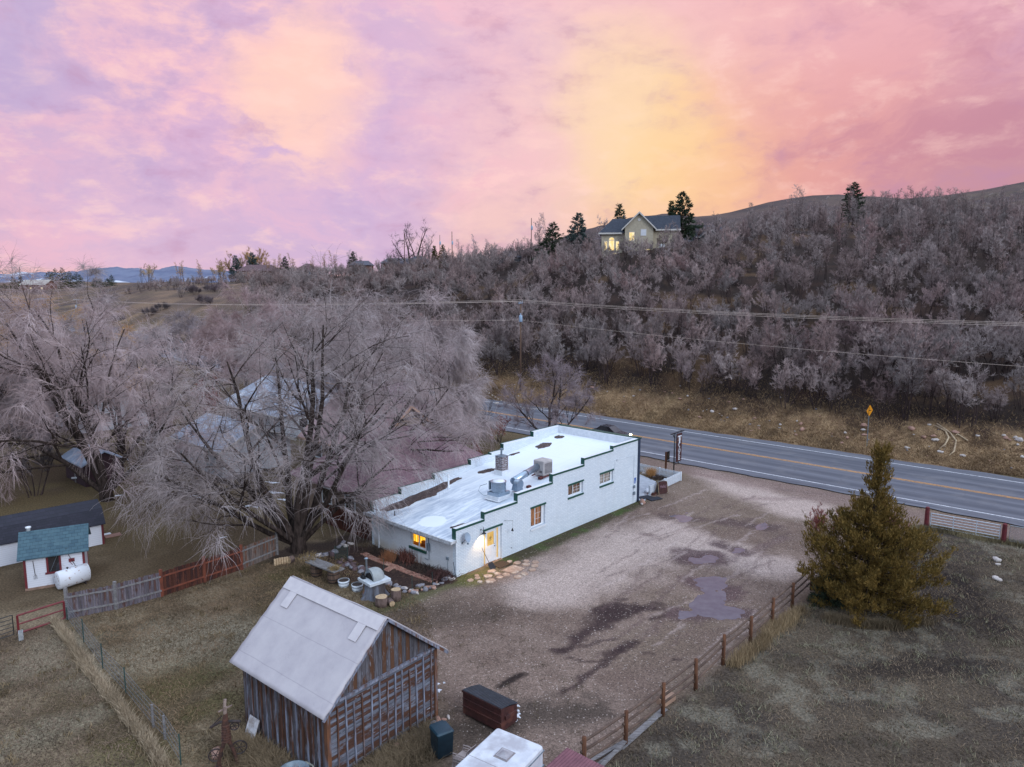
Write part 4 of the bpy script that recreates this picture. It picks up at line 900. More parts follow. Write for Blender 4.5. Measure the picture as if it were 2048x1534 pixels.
# windows
def side_window(x0, x1, z0, z1, glow, grid, label=None, sill=True, reveal=.14, lint=True):
    t = MB(); r = reveal; fw = .07
    xa, xb = x0+.08, x1-.2
    if not sill: xb = x1-.26
    t.box((x0+.004, r, z0+.004), (xa, r+.05, z1-.004)); t.box((xb, r, z0+.004), (x1-.004, r+.05, z1-.004)); t.box((xa, r, z1-.09), (xb, r+.05, z1-.004)); t.box((xa, r, z0+.004), (xb, r+.05, z0+.1))
    xm = xa+(xb-xa)*.42; t.box((xm-.035, r-.012, z0+.1), (xm+.035, r+.045, z1-.09))
    w_ = t.build('window', WHITE, cafe); tag(w_, label)
    g = MB()
    for s, e in ((xm+.035, xb),) if grid == 1 else ((xa, xm-.035), (xm+.035, xb)):
        g.box(((s+e)/2-.01, r+.012, z0+.1), ((s+e)/2+.01, r+.03, z1-.09))
        for q in range(1, 3): zq = z0+.1+(z1-z0-.19)*q/3; g.box((s, r+.014, zq-.01), (e, r+.028, zq+.01))
    g.build('muntins', WHITE, w_)
    p = MB(); p.box((xa, r+.032, z0+.1), (xb, r+.04, z1-.09)); p.build('pane', GLASS, w_)
    i_ = MB(); i_.box((xa, r+.1, z0+.1), (xb, r+.11, z1-.09)); i_.build('curtain', glow, w_)
    l_ = MB()
    if lint: l_.box((x0-.06, -.045, z1+.0), (x1+.06, -.003, z1+.13)); l_.build('lintel', GREEN, cafe)
    s_ = MB()
    s_.box((x0-.06, -.07, z0-.13), (x1+.02, -.003, z0-.005)); s_.build('sill', GREEN if sill else WHITE, cafe)
DIM2 = glowmat('dim_window_blind', (120, 84, 66), (86, 62, 54), (180, 160, 150), 3.0, .55); DIM3 = glowmat('pale_window_blind', (180, 176, 176), (150, 140, 138), (110, 84, 66), 3.0, .55)
side_window(6.97, 8.5, 1.2, 2.6, DIM, 1, 'tall window with orange lit curtain', sill=False); side_window(11.1, 12.88, 2.45, 3.3, DIM2, 1, 'small window with brown interior'); side_window(15.03, 16.8, 2.45, 3.33, DIM3, 2, 'small window with pale blind')
# kitchen window in the rear wall, brightly lit room behind it
t = MB(); y0, y1, z0, z1 = kw
for a, b in (((.08, y0+.003, z0+.003), (.14, y0+.09, z1-.003)), ((.08, y1-.09, z0+.003), (.14, y1-.003, z1-.003)), ((.08, y0+.09, z1-.08), (.14, y1-.09, z1-.003)), ((.08, y0+.09, z0+.003), (.14, y1-.09, z0+.08)), ((.07, 3.43, z0+.08), (.13, 3.5, z1-.08))): t.box(a, b)
kwn = t.build('window', WHITE, cafe); tag(kwn, 'brightly lit yellow kitchen window')
p = MB(); p.box((.10, y0+.09, z0+.08), (.108, y1-.09, z1-.08)); p.build('pane', GLASS, kwn)
r_ = MB(); r_.box((.9, y0-.5, .6), (.92, y1+.9, 2.15)); r_.build('kitchen_back_wall', KIT, kwn)
r_ = MB(); r_.box((.28, y0-.5, .9), (.7, y1+.9, .96)); r_.box((.6, 3.0, 1.0), (.8, 3.04, 1.8)); r_.box((.5, 3.5, .97), (.7, 3.75, 1.25)); r_.box((.5, 3.3, .97), (.6, 3.36, 1.35)); r_.box((.6, 2.7, 1.22), (.8, 3.35, 1.26)); r_.box((.45, 3.9, .97), (.55, 3.97, 1.12)); r_.build('kitchen_shelving', mat('warm_wood', (150, 84, 30), (110, 60, 20)), kwn)
s_ = MB(); s_.box((-.09, y0-.08, z0-.17), (-.003, y1+.1, z0-.01)); s_.build('sill', GREEN, cafe)
fr = MB(); fr.box((-.03, y0-.08, z0), (-.002, y0-.005, z1+.06)); fr.box((-.03, y1+.005, z0), (-.002, y1+.09, z1+.06)); fr.box((-.03, y0-.005, z1+.002), (-.002, y1+.005, z1+.06)); fr.build('window_casing', WHITE, cafe)
# door with lit sidelights
dw = MB(); dw.box((2.425, .1, 0), (2.50, .16, 2.23)); dw.box((3.98, .1, 0), (4.055, .16, 2.23)); dw.box((2.5, .1, 2.14), (3.98, .16, 2.23)); dw.box((2.63, .09, .0), (2.7, .17, 2.14)); dw.box((3.6, .09, .0), (3.67, .17, 2.14)); dw.box((3.67, .1, 0), (3.98, .14, .14)); dw.box((3.83, .1, .14), (3.98, .14, 2.14)); dw.build('door_frame', WHITE, cafe)
sl_ = MB(); sl_.box((2.5, .13, .03), (2.63, .14, 2.14)); sl_.build('sidelight', DOORG, cafe); sl_ = MB(); sl_.box((3.67, .13, .14), (3.83, .14, 2.14)); sl_.build('sidelight', DOORG, cafe)
dr = MB(); X0, X1 = 2.705, 3.595
for a, b in (((X0, .12, .02), (X0+.14, .17, 2.13)), ((X1-.14, .12, .02), (X1, .17, 2.13)), ((X0+.14, .12, 2.0), (X1-.14, .17, 2.13)), ((X0+.14, .12, .9), (X1-.14, .17, 1.12)), ((X0+.14, .12, .02), (X1-.14, .17, .22)), ((X0+.14, .135, .22), (X1-.14, .16, .9)), ((3.11, .12, .22), (3.19, .135, .9))): dr.box(a, b)
for a in (2.9, 3.24):
    dr.box((a, .123, .3), (a+.16, .134, .82))
dro = dr.build('door', WHITE, cafe)
p = MB(); p.box((X0+.14, .14, 1.12), (X1-.14, .15, 2.0)); p.build('door_glass', DOORG, dro)
et = MB(); cx, cz = 3.15, 1.58
for q in range(5):
    a = R_(-60+30*q); et.prism([(cx, .136, cz-.1), (cx+math.sin(a)*.13-.018, .136, cz+math.cos(a)*.1), (cx+math.sin(a)*.16, .136, cz+math.cos(a)*.13), (cx+math.sin(a)*.13+.018, .136, cz+math.cos(a)*.1)], (0, .003, 0))
et.tube([(cx+.1*math.cos(R_(200+14*q)), .137, cz-.02+.13*math.sin(R_(200+14*q))) for q in range(11)], .008, 4); et.build('etched_emblem', mat('etched_ink', (110, 84, 40), (90, 70, 34)), dro)
h_ = MB(); h_.lathe([(.0, .0), (.03, .01), (.035, .03), (.02, .05)], (0, 0, 0), 10, Matrix.Translation((3.5, .12, 1.0)) @ Matrix.Rotation(R_(90), 4, 'X')); h_.box((3.48, .112, 1.12), (3.52, .12, 1.16)); h_.build('handle', BLACK, dro)
l_ = MB(); l_.box((2.33, -.045, 2.25), (4.13, -.003, 2.37)); l_.build('lintel', GREEN, cafe)
st_ = MB(); st_.box((2.43, -.12, -.1), (4.05, .098, .015)); st_.build('door_threshold', mat('worn_wood', (150, 120, 96), (110, 90, 74)), cafe)
# gooseneck lamp, lit
lx, lz = 2.14, 2.44
la = MB(); la.lathe([(.05, 0), (.05, .02), (.0, .03)], (0, 0, 0), 12, Matrix.Translation((lx, -.003, lz)) @ Matrix.Rotation(R_(90), 4, 'X'))
la.tube([(lx, -.02, lz)]+[(lx, -.12-.12*math.sin(a), lz+.13-.13*math.cos(a)+.0) for a in [R_(20*k) for k in range(1, 8)]]+[(lx, -.24, lz+.2), (lx, -.27, lz+.1), (lx, -.28, lz+.0)], .012, 6)
lamp = la.build('wall_lamp', BLACK, cafe, True)
sh = MB(); prof = [(.03, .0), (.045, -.03), (.07, -.11), (.12, -.17), (.15, -.19)]
sh.lathe(prof, (lx, -.28, lz+.01), 20, caps=False); sh.lathe([(r-.006, z-.004) for r, z in prof], (lx, -.28, lz+.01), 20, caps=False); sh.build('lamp_shade', BLACK, lamp, True)
BULB = mat('lamp_bulb', (255, 220, 160), (255, 210, 150), emit=(255, 200, 120), estr=14.)
bu = MB(); bu.lathe([(.0, .03), (.02, .02), (.032, -.02), (.02, -.05), (0, -.06)], (lx, -.28, lz-.1), 10, caps=False); bu.build('bulb', BULB, lamp, True)
sp_ = bpy.data.lights.new('lamp_light', 'SPOT'); spo = bpy.data.objects.new('lamp_light', sp_); COL.objects.link(spo); sp_.energy = 150; sp_.color = (1, .62, .26); sp_.spot_size = R_(112); sp_.spot_blend = .55; sp_.shadow_soft_size = .05
spo.location = cafe.matrix_world @ Vector((0, 0, 0)); M_ = Matrix.Translation(C0) @ Matrix.Rotation(TH, 4, 'Z'); spo.location = M_ @ Vector((lx, -.28, lz-.19)); spo.rotation_euler = (0, 0, TH)
# satellite dish, conduits, meters, signs on the walls
ds = MB(); Md = Matrix.Translation((.62, -.3, 2.42)) @ Matrix.Rotation(R_(14), 4, 'Z') @ Matrix.Rotation(R_(70), 4, 'X')
prof = [(.0, 0), (.12, .01), (.22, .035), (.30, .07)]; ds.lathe(prof, (0, 0, 0), 24, Md, False); ds.lathe([(r, z+.012) for r, z in prof], (0, 0, 0), 24, Md, False); ds.lathe([(.298, .07), (.304, .074), (.3, .084)], (0, 0, 0), 24, Md, False)
dish = ds.build('satellite_dish', mat('dish_grey', (150, 166, 184), (136, 152, 172), rough=.5), cafe, True)
ar = MB(); ar.tube([(.62, -.26, 2.4), (.55, -.1, 2.12), (.52, -.01, 2.05)], .018, 6); ar.tube([(.6, -.3, 2.2), (.5, -.5, 2.1), (.44, -.58, 2.16)], .012, 5); ar.box((.4, -.64, 2.12), (.48, -.54, 2.2)); ar.box((.46, -.03, 1.98), (.58, -.003, 2.12)); ar.build('dish_arm', GREYM, dish)
cd_ = MB(); cd_.tube([(16.95, -.015, 4.05), (17.3, -.015, 4.05)], .012, 5); cd_.tube([(17.3, -.015, 4.05), (19.55, -.015, 3.95)], .01, 5); cd_.tube([(17.0, -.015, 4.05), (17.0, -.015, 3.1)], .01, 5); cd_.tube([(19.75, -.02, 4.0), (19.75, -.02, .0)], .015, 5); cd_.box((17.2, -.06, 3.98), (17.36, -.003, 4.12)); cd_.build('conduit', mat('painted_conduit', (200, 204, 212), (180, 185, 195)), cafe)
mt = MB(); mt.rbox((19.66, -.12, 1.28), (19.9, -.003, 1.5), .03); mt.rbox((19.66, -.13, .72), (19.92, -.003, .98), .03); mt.build('meter', GREYM, cafe)
wc = MB(); wc.box((19.86, -.02, 1.62), (20.1, -.003, 2.08)); wcs = wc.build('accessible_parking_sign', mat('sign_blue', (24, 90, 176), (20, 80, 165), rough=.4), cafe)
wm = MB(); q = (19.98, -.024, 1.86)
wm.tube([(q[0]-.03+.065*math.cos(R_(a)), q[1], 1.80+.065*math.sin(R_(a))) for a in range(120, 400, 28)], .009, 4); wm.beam((q[0]-.03, q[1], 1.95), (q[0]-.025, q[1], 1.83), .02, .006); wm.beam((q[0]-.03, q[1], 1.83), (q[0]+.03, q[1], 1.83), .02, .006); wm.beam((q[0]+.03, q[1], 1.83), (q[0]+.055, q[1], 1.75), .02, .006); wm.lathe([(0, -.004), (.022, 0), (0, .004)], (0, 0, 0), 8, Matrix.Translation((q[0]-.03, q[1], 1.985)) @ Matrix.Rotation(R_(90), 4, 'X')); wm.box((19.89, -.0235, 1.65), (20.07, -.0205, 1.69)); wm.build('wheelchair_symbol', WHITE, wcs)
em = MB(); em.rbox((-.14, 2.3, 1.12), (-.002, 2.56, 1.58), .03); em.tube([(-.05, 2.43, 1.58), (-.05, 2.43, 2.2)], .022, 6); em.tube([(-.05, 2.4, 1.12), (-.05, 2.4, .55), (-.05, 2.55, .46), (-.05, 2.8, .5)], .02, 6); em.build('electric_meter', GREYM, cafe)
jb = MB(); jb.rbox((-.1, .62, .95), (-.002, .82, 1.12), .02); jb.tube([(-.04, .72, .95), (-.04, .72, .0)], .014, 5); jb.build('junction_box', GREYM, cafe)
dp = MB(); dp.box((-.12, 7.36, -.15), (-.03, 7.46, 2.2)); dp.box((-.42, 7.37, 2.1), (-.12, 7.45, 2.19)); dp.build('downspout', WHITE, cafe)
spg = MB(); spg.tube([(4.95, -.003, .5), (4.95, -.08, .5), (4.95, -.1, .42)], .014, 5); spg.build('spigot', BLACK, cafe)
# roof equipment
fx, fy = 6.2, 2.25; fz = rz(fx)
b_ = MB(); b_.box((fx-.62, fy-.55, fz-.1), (fx+.62, fy+.55, fz+.26)); b_.add([(fx-.75, fy-.7, fz+.0), (fx+.75, fy-.7, fz+.09), (fx+.75, fy+.7, fz+.09), (fx-.75, fy+.7, fz+.0)], [(0, 1, 2, 3)])
b_.box((fx+.75, fy-1.05, fz-.0), (fx+1.35, fy-.5, fz+.38)); b_.build('roof_curb', WHITE, cafe)
fb = MB(); fb.box((fx-.58, fy-.5, fz+.262), (fx+.58, fy+.5, fz+.5)); fb.lathe([(.5, .5), (.52, .52), (.52, 1.12), (.55, 1.14), (.55, 1.2), (.46, 1.2)], (fx, fy, fz), 28, caps=False)
fan = fb.build('exhaust_fan', STEEL, cafe, False); cp = MB(); cp.lathe([(.46, 1.14), (.44, 1.2), (.36, 1.27), (.0, 1.29)], (fx, fy, fz), 24, caps=False); cp.build('fan_cap', WHITE, fan, True)
ex = MB(); ex.box((fx-.3, fy+.53, fz+.55), (fx+.0, fy+.65, fz+1.15)); ex.tube([(fx-.5, fy+.6, fz+1.0), (fx-.8, fy+.95, fz+.85), (fx-.9, fy+1.05, fz+.5), (fx-.7, fy+.8, fz+.2), (fx-.45, fy+.55, fz+.15)], .02, 6); ex.build('fan_wiring', GREYM, fan)
bw_ = MB(); bx_, by_ = fx+1.05, fy-.78
bw_.lathe([(.3, -.2), (.34, -.19), (.34, .19), (.3, .2)], (0, 0, 0), 22, Matrix.Translation((bx_+.05, by_-.05, rz(bx_)+.78)) @ Matrix.Rotation(R_(90), 4, 'X')); bw_.add([(bx_-.32, by_-.26, rz(bx_)+.38), (bx_+.32, by_-.26, rz(bx_)+.38), (bx_+.32, by_+.26, rz(bx_)+.38), (bx_-.32, by_+.26, rz(bx_)+.38), (bx_-.22, by_-.2, rz(bx_)+.85), (bx_+.22, by_-.2, rz(bx_)+.85), (bx_+.22, by_+.2, rz(bx_)+.85), (bx_-.22, by_+.2, rz(bx_)+.85)], [(0, 1, 5, 4), (1, 2, 6, 5), (2, 3, 7, 6), (3, 0, 4, 7), (4, 5, 6, 7)]); bw_.build('duct_blower', STEEL, cafe)
cx_, cy_ = 11.2, 2.45; cz_ = rz(cx_)
du = MB(); du.tube([(fx+1.05, fy-.4, rz(7)+.95), (cx_-.5, cy_+.1, cz_+.72)], .24, 20); duct = du.build('air_duct', STEEL, cafe, False)
for p in duct.data.polygons: p.use_smooth = len(p.vertices) == 4
db = MB(); a_ = Vector((fx+1.05, fy-.4, rz(7)+.95)); b2 = Vector((cx_-.5, cy_+.1, cz_+.72)); m1 = a_.lerp(b2, .48); m2 = a_.lerp(b2, .50); db.tube([m1, m2], .256, 20); db.build('duct_band', BLACK, duct)
cb = MB(); cb.rbox((cx_-.5, cy_-.5, cz_+.1), (cx_+.55, cy_+.5, cz_+1.18), .05)
cool = cb.build('evaporative_cooler', BEIGE, cafe, bevel=.01); lv = MB()
for q in range(9): lv.box((cx_-.38+q*.1, cy_-.512, cz_+.25), (cx_-.33+q*.1, cy_-.501, cz_+1.0))
for q in range(2): lv.box((cx_-.512, cy_-.35+q*.5, cz_+.3), (cx_-.501, cy_-.1+q*.5, cz_+.45))
lv.build('cooler_louvres', mat('louvre_grey', (104, 98, 100), (90, 84, 86)), cool)
lg = MB(); lg.beam((cx_-.75, cy_-.6, cz_+.05), (cx_+.7, cy_-.6, cz_+.14), .08, .08); lg.beam((cx_-.75, cy_+.4, cz_+.05), (cx_+.7, cy_+.4, cz_+.14), .08, .08); lg.rbox((cx_-.95, cy_-.55, cz_-.05), (cx_-.6, cy_-.3, cz_+.1), .03); lg.rbox((cx_-2.6, cy_-.85, rz(cx_-2.6)+.0), (cx_-2.25, cy_-.6, rz(cx_-2.6)+.16), .03); lg.build('cooler_skids', mat('rust_red_wood', (110, 52, 48), (80, 40, 38)), cool)
bd = MB(); bd.beam((8.3, .55, rz(8.3)+.04), (10.4, .62, rz(10.4)+.04), .05, .03); bd.build('roof_batten', mat('rust_red_wood', (1, 1, 1)), cafe)
hx, hy = 9.9, 5.35; hz = rz(hx)
ch = MB(); ch.box((hx-.34, hy-.34, hz-.1), (hx+.34, hy+.34, hz+1.35)); chim = ch.build('chimney', brickmat('peeling_brick', (104, 66, 60), (78, 50, 48), (120, 110, 110), .2, .07, 1., peel=(196, 196, 204), ms=.008), cafe)
cc_ = MB(); cc_.box((hx-.4, hy-.4, hz-.12), (hx+.4, hy+.4, hz+.3)); cc_.build('chimney_base', WHITE, chim); cc_ = MB(); cc_.box((hx-.36, hy-.36, hz+1.352), (hx+.36, hy+.36, hz+1.39)); cc_.build('chimney_cap', GREYM, chim)
fl_ = MB(); fl_.lathe([(.075, 1.39), (.075, 1.8), (.12, 1.82), (.12, 1.9), (.02, 1.94)], (hx+.05, hy+.08, hz), 12); fl_.build('flue', GREYM, chim)
for vx, vy, h, r, c_m in ((5.75, 6.75, 1.0, .065, WHITE), (.35, 6.2, .3, .03, BLACK), (-.1, 7.35, .4, .05, WHITE)):
    v_ = MB(); v_.lathe([(r*2.2, -.03), (r*1.6, .06), (r, .12), (r, h), (r*.8, h)], (vx, vy, rz(vx)), 12); v_.build('vent_pipe', c_m, cafe, True)
# leaf litter drifts lying on the roof
LIT = mat('leaf_litter', (92, 74, 72), (58, 46, 46), scale=16, rough=1, bump=1., c3=(112, 92, 86))
def drift(pts, label, seed):
    loc = []; ctr = Vector((sum(p[0] for p in pts)/len(pts), sum(p[1] for p in pts)/len(pts), 0)); out = []
    for k in range(len(pts)):
        a = Vector((*pts[k], 0)); b = Vector((*pts[(k+1) % len(pts)], 0))
        for j in range(8):
            p = a.lerp(b, j/8); nrm = (b-a).cross(Vector((0, 0, 1))).normalized(); w_ = (float(fbm(np.array([p.x*2.3]), np.array([p.y*2.3]), seed, 4)[0])-.5)*.5
            out.append(p+nrm*w_)
    V = []; n = len(out); rings = [1., .85, .6, .3]
    for k, s in enumerate(rings):
        for p in out:
            q = ctr+(p-ctr)*s; V.append((q.x, min(7.985, max(.275, q.y)), rz(q.x)+.03+[-.05, .0, .03, .05][k]+random.uniform(-.008, .012)))
    V.append((ctr.x, ctr.y, rz(ctr.x)+.085)); Fs = []
    for k in range(3):
        for i in range(n): Fs.append((k*n+i, k*n+(i+1) % n, (k+1)*n+(i+1) % n, (k+1)*n+i))
    for i in range(n): Fs.append((3*n+i, 3*n+(i+1) % n, 4*n))
    m = MB(); m.add([M_ @ Vector(p) for p in V], Fs); o = m.build('leaf_litter', LIT, None, True); tag(o, label, 'leaf pile', 'leaf litter drifts on the cafe roof')
drift([(.3, 7.9), (.2, 7.1), (1.3, 6.6), (2.6, 6.75), (3.8, 6.5), (5.2, 6.7), (6.6, 6.95), (8.0, 7.3), (8.0, 7.75), (6.6, 7.9), (3, 7.95)], 'largest long drift of brown leaf litter along the left parapet of the white roof', 2)
drift([(2.42, .5), (2.42, 1.0), (1.6, 1.35), (.9, 1.7), (.85, 1.45), (1.2, 1.2), (.7, 1.15), (1.3, .7), (1.9, .35)], 'forked drift of brown litter by the lowest green step of the right parapet', 5)
drift([(10.2, 6.9), (10.5, 6.4), (9.7, 6.3), (8.9, 6.9), (9.2, 7.2)], 'low drift of leaf litter behind the brick chimney', 6)
drift([(13.2, 7.35), (14.1, 7.3), (14.5, 7.5), (13.7, 7.7), (12.9, 7.7)], 'small thin drift of litter farther up the roof than the chimney', 9)
drift([(15.6, 6.6), (16.8, 6.2), (17.6, 6.7), (17.2, 7.3), (15.9, 7.2)], 'oval dark drift of litter near the far end of the roof', 12)
drift([(18.7, 7.3), (19.0, 6.6), (19.6, 6.9), (19.5, 7.6)], 'small dark drift of litter in the far corner of the roof', 14)
drift([(5.52, .4), (5.5, .9), (5.1, 1.0), (4.7, .6), (5.0, .35)], 'small dark drift of litter against the second green step', 17)
# ---------- things at the side door
def cm(x, y, z=0): return M_ @ Vector((x, y, z))
wch = MB(); wch.tube([(4.32, 0, 2.5), (4.32, -.16, 2.5)], .01, 5); wch.tube([(4.32, -.16, 2.5), (4.7, -.42, 2.48)], .009, 5); wch.tube([(4.66, -.4, 2.48), (4.66, -.4, 1.95)], .006, 4); wch.lathe([(.015, .16), (.05, .1), (.07, .0), (.09, -.02)], (4.66, -.4, 1.82), 12); wch.tube([(4.66, -.4, 1.82), (4.66, -.4, 1.6)], .006, 4)
o = wch.build('hanging_bell', BLACK, None); o.matrix_world = M_; tag(o, 'small black bell hanging from a bracket on the wall beside the door', 'bell')
t = thing('snow_shovel', 'black snow shovel leaning on the white wall left of the lit door', 'shovel', cm(2.42, -.55), TH)
s_ = MB(); s_.tube([(-.28, .42, 1.2), (.0, .02, .22)], .016, 6); s_.tube([(-.33, .4, 1.22), (-.29, .44, 1.32), (-.23, .44, 1.22)], .012, 5, closed=True); s_.build('shaft', mat('brown_shaft', (96, 60, 36), (70, 46, 30)), t)
s_ = MB(); s_.add([(-.22, .0, .34), (.22, .04, .34), (.25, -.12, .16), (.24, -.26, .02), (-.24, -.3, .02), (-.25, -.16, .16), (-.22, .02, .35), (.22, .06, .35), (.26, -.1, .17), (.25, -.25, .035), (-.25, -.29, .035), (-.26, -.14, .17)], [(0, 1, 2, 5), (5, 2, 3, 4), (11, 8, 7, 6), (10, 9, 8, 11), (0, 6, 7, 1), (4, 3, 9, 10), (1, 7, 8, 2), (2, 8, 9, 3), (0, 5, 11, 6), (5, 4, 10, 11)]); s_.build('blade', BLACK, t)
o = MB().tube([cm(-.15, -.12, 0), cm(-.22, .02, 1.05)], .016, 5).build('steel_rod', BLACK); tag(o, 'thin dark rod leaning at the near corner of the cafe', 'rod')
FLAG = mat('flagstone', (176, 146, 128), (150, 122, 106), scale=5, rough=.8, bump=.4, c3=(196, 176, 160))
def stone_slab(pts, label):
    m = MB(); P = [(*p, -.02) for p in pts]; c = (sum(p[0] for p in pts)/len(pts), sum(p[1] for p in pts)/len(pts))
    n = len(P); V = [cm(p[0], p[1], -.03) for p in pts]+[cm(p[0], p[1], .035) for p in pts]+[cm(c[0]+(p[0]-c[0])*.9, c[1]+(p[1]-c[1])*.9, .055) for p in pts]
    m.add(V, [tuple(range(2*n, 3*n))]+[(k*n+i, k*n+(i+1) % n, (k+1)*n+(i+1) % n, (k+1)*n+i) for k in range(2) for i in range(n)])
    tag(m.build('flagstone', FLAG), label, 'flagstone', 'flagstones at the side door')
stone_slab([(2.55, -1.35), (3.75, -1.3), (3.8, -2.2), (2.75, -2.3)], 'largest pinkish flagstone in front of the side door')
ys = [((2.1, -.95), .55, .4), ((1.4, -1.3), .5, .42), ((2.05, -1.5), .4, .32), ((.75, -1.05), .35, .24), ((2.3, -2.0), .42, .36), ((1.75, -1.95), .38, .3), ((2.5, -2.75), .5, .36), ((1.0, -1.9), .62, .42), ((3.15, -2.75), .45, .34), ((4.0, -.75), .34, .26), ((4.15, -1.25), .45, .32), ((4.3, -1.85), .5, .36), ((4.55, -2.4), .46, .34), ((3.95, -2.7), .42, .3), ((4.75, -1.5), .36, .28), ((5.0, -2.05), .4, .32), ((.5, -1.5), .3, .24), ((.25, -.95), .4, .26), ((1.0, -.75), .28, .2)]
wh = ['under the lamp beside the shovel', 'in the grass left of the door', 'between the shovel and the largest slab', 'small, near the wall in the grass', 'left edge of the paving', 'pale, touching the left edge of the paving', 'outermost on the left of the largest slab', 'broad pale slab apart in the grass', 'outer edge below the largest slab', 'just right of the door mat', 'right of the largest slab near the wall', 'right side of the paving, middle row', 'outer right corner of the paving', 'outer edge right of the largest slab', 'right end of the paving near the grass strip', 'farthest right of the paving', 'small slab isolated by the corner', 'small slab close to the wall corner', 'smallest slab against the wall']
for (c, a, b), wl in zip(ys, wh):
    n = random.choice([5, 6]); r0 = random.random()*6
    stone_slab([(c[0]+a*.62*math.cos(r0+2*math.pi*k/n)*random.uniform(.85, 1.1), c[1]+b*.75*math.sin(r0+2*math.pi*k/n)*random.uniform(.85, 1.1)) for k in range(n)], 'flat flagstone, '+wl)
m = MB(); m.box((2.75, -1.1, .02), (3.75, -.35, .06)); o = m.build('door_mat', mat('mat_brown', (88, 66, 46), (60, 46, 34), scale=20, rough=1, bump=.8)); o.matrix_world = M_; tag(o, 'brown doormat on the paving at the lit side door', 'doormat')
# ---------- garden behind the kitchen
def rock_mesh(seed, sx=1, sy=1, sz=.7):
    g = np.random.default_rng(seed); bm_v = []; n, k = 10, 6
    for i in range(k+1):
        ph = math.pi*i/k
        for j in range(n):
            a = 2*math.pi*j/n; d = np.array([math.sin(ph)*math.cos(a), math.sin(ph)*math.sin(a), math.cos(ph)])
            r = 1+.22*math.sin(3*d[0]+seed)+.18*math.sin(4*d[1]+2*seed)+.12*math.sin(5*d[2]+seed*3); bm_v.append(d*r*np.array([sx, sy, sz]))
    Fs = [[i*n+j, (i+1)*n+j, (i+1)*n+(j+1) % n, i*n+(j+1) % n] for i in range(k) for j in range(n)]
    return np_mesh('rock', np.array(bm_v), np.array(Fs), True)
RK = [rock_mesh(s, 1+.3*(s % 2), .8+.1*(s % 3), .6+.1*(s % 2)) for s in range(1, 8)]
RM = [mat('rock_grey', (142, 138, 146), (100, 96, 104), scale=3, rough=.9, bump=.5), mat('rock_pink', (170, 132, 116), (138, 106, 96), scale=3, rough=.9, bump=.5), mat('rock_pale', (196, 186, 182), (164, 152, 150), scale=3, rough=.9, bump=.5), mat('rock_dark', (98, 76, 78), (72, 58, 62), scale=3, rough=.9, bump=.5)]
RKM = {}
def rock(p, r, mi, label, cat='rock', group=None):
    k = random.randrange(7); key = (k, mi)
    if key not in RKM: d_ = RK[k].copy(); d_.materials.append(RM[mi]); RKM[key] = d_
    o = bpy.data.objects.new('rock', RKM[key]); COL.objects.link(o); o.location = (p[0], p[1], (p[2] if len(p) > 2 else 0)+r*.28); o.scale = (r, r*random.uniform(.8, 1.1), r*random.uniform(.75, 1)); o.rotation_euler = (random.uniform(-.2, .2), random.uniform(-.2, .2), random.random()*6.3)
    return tag(o, label, cat, group)
zg = lambda x, y: (600+x*.16602, 1060+y*.16602)
def rockline(pts, n, r0, r1, mis, label, group, jx=.25):
    P = [at(*zg(*p)) for p in pts]
    for k in range(n):
        t = k/(n-1)*(len(P)-1); i = min(int(t), len(P)-2); p = P[i].lerp(P[i+1], t-i)+Vector((random.gauss(0, jx), random.gauss(0, jx), 0))
        rock(p, random.uniform(r0, r1), random.choice(mis), label, 'rock', group)
rockline([(1060, 640), (1170, 690), (1290, 740), (1400, 750), (1500, 720), (1600, 690), (1700, 640)], 34, .09, .19, [0, 0, 2, 2, 1], 'rounded rock in the border in front of the garden bed', 'rocks edging the front of the garden bed', .13)
rockline([(1760, 610), (1830, 580)], 7, .12, .22, [0, 2], 'grey rock in the heap at the near corner of the cafe', 'rock heap at the cafe corner', .15)
rockline([(10, 345), (120, 340), (230, 320), (310, 290), (400, 280)], 22, .10, .24, [0, 0, 2, 3], 'grey rock in the row behind the plank bench', 'rocks behind the plank bench', .16)
rockline([(460, 400), (560, 370), (600, 420), (680, 460), (740, 500)], 18, .12, .26, [3, 0, 3], 'dark lava-like rock heaped left of the pizza oven', 'dark rocks left of the pizza oven', .28)
rockline([(490, 190), (560, 160), (600, 190)], 8, .1, .2, [0, 2], 'pale rock in the shade behind the bench under the willow', 'rocks in the shade under the willow', .2)
rock(at(*zg(1060, 650)), .26, 0, 'big grey boulder just right of the oven stump'); rock(at(*zg(1450, 690)), .27, 0, 'largest boulder in the front rock border with moss')
# brick paths
BRK = mat('brick_paving', (168, 122, 106), (132, 92, 82), scale=9, rough=.85, bump=.3, c3=(180, 146, 130))
def brick_path(pts, w_, label):
    m = MB(); P = [at(*zg(*p)) for p in pts]
    for a, b in zip(P[:-1], P[1:]):
        L = (b-a).length; d = (b-a).normalized(); s = Vector((-d.y, d.x, 0)); n = int(L/.12)
        for k in range(n):
            for j in range(int(w_/.24)):
                c = a+d*(k+.5)*L/n+s*((j+.5)*.24-w_/2)+Vector((random.gauss(0, .01), random.gauss(0, .01), 0)); an = math.atan2(d.y, d.x)+R_(90)+random.gauss(0, .06)
                m.box((-.105, -.05, 0), (.105, .05, .05+random.uniform(0, .015)), Matrix.Translation(c) @ Matrix.Rotation(an, 4, 'Z'), .008)
    tag(m.build('brick_path', BRK), label, kind='structure')
brick_path([(760, 280), (870, 340), (1130, 440), (1350, 530), (1610, 620)], .48, 'brick edging path along the kitchen wall'); brick_path([(1130, 440), (1030, 495)], .48, 'short brick branch path by the pizza oven')
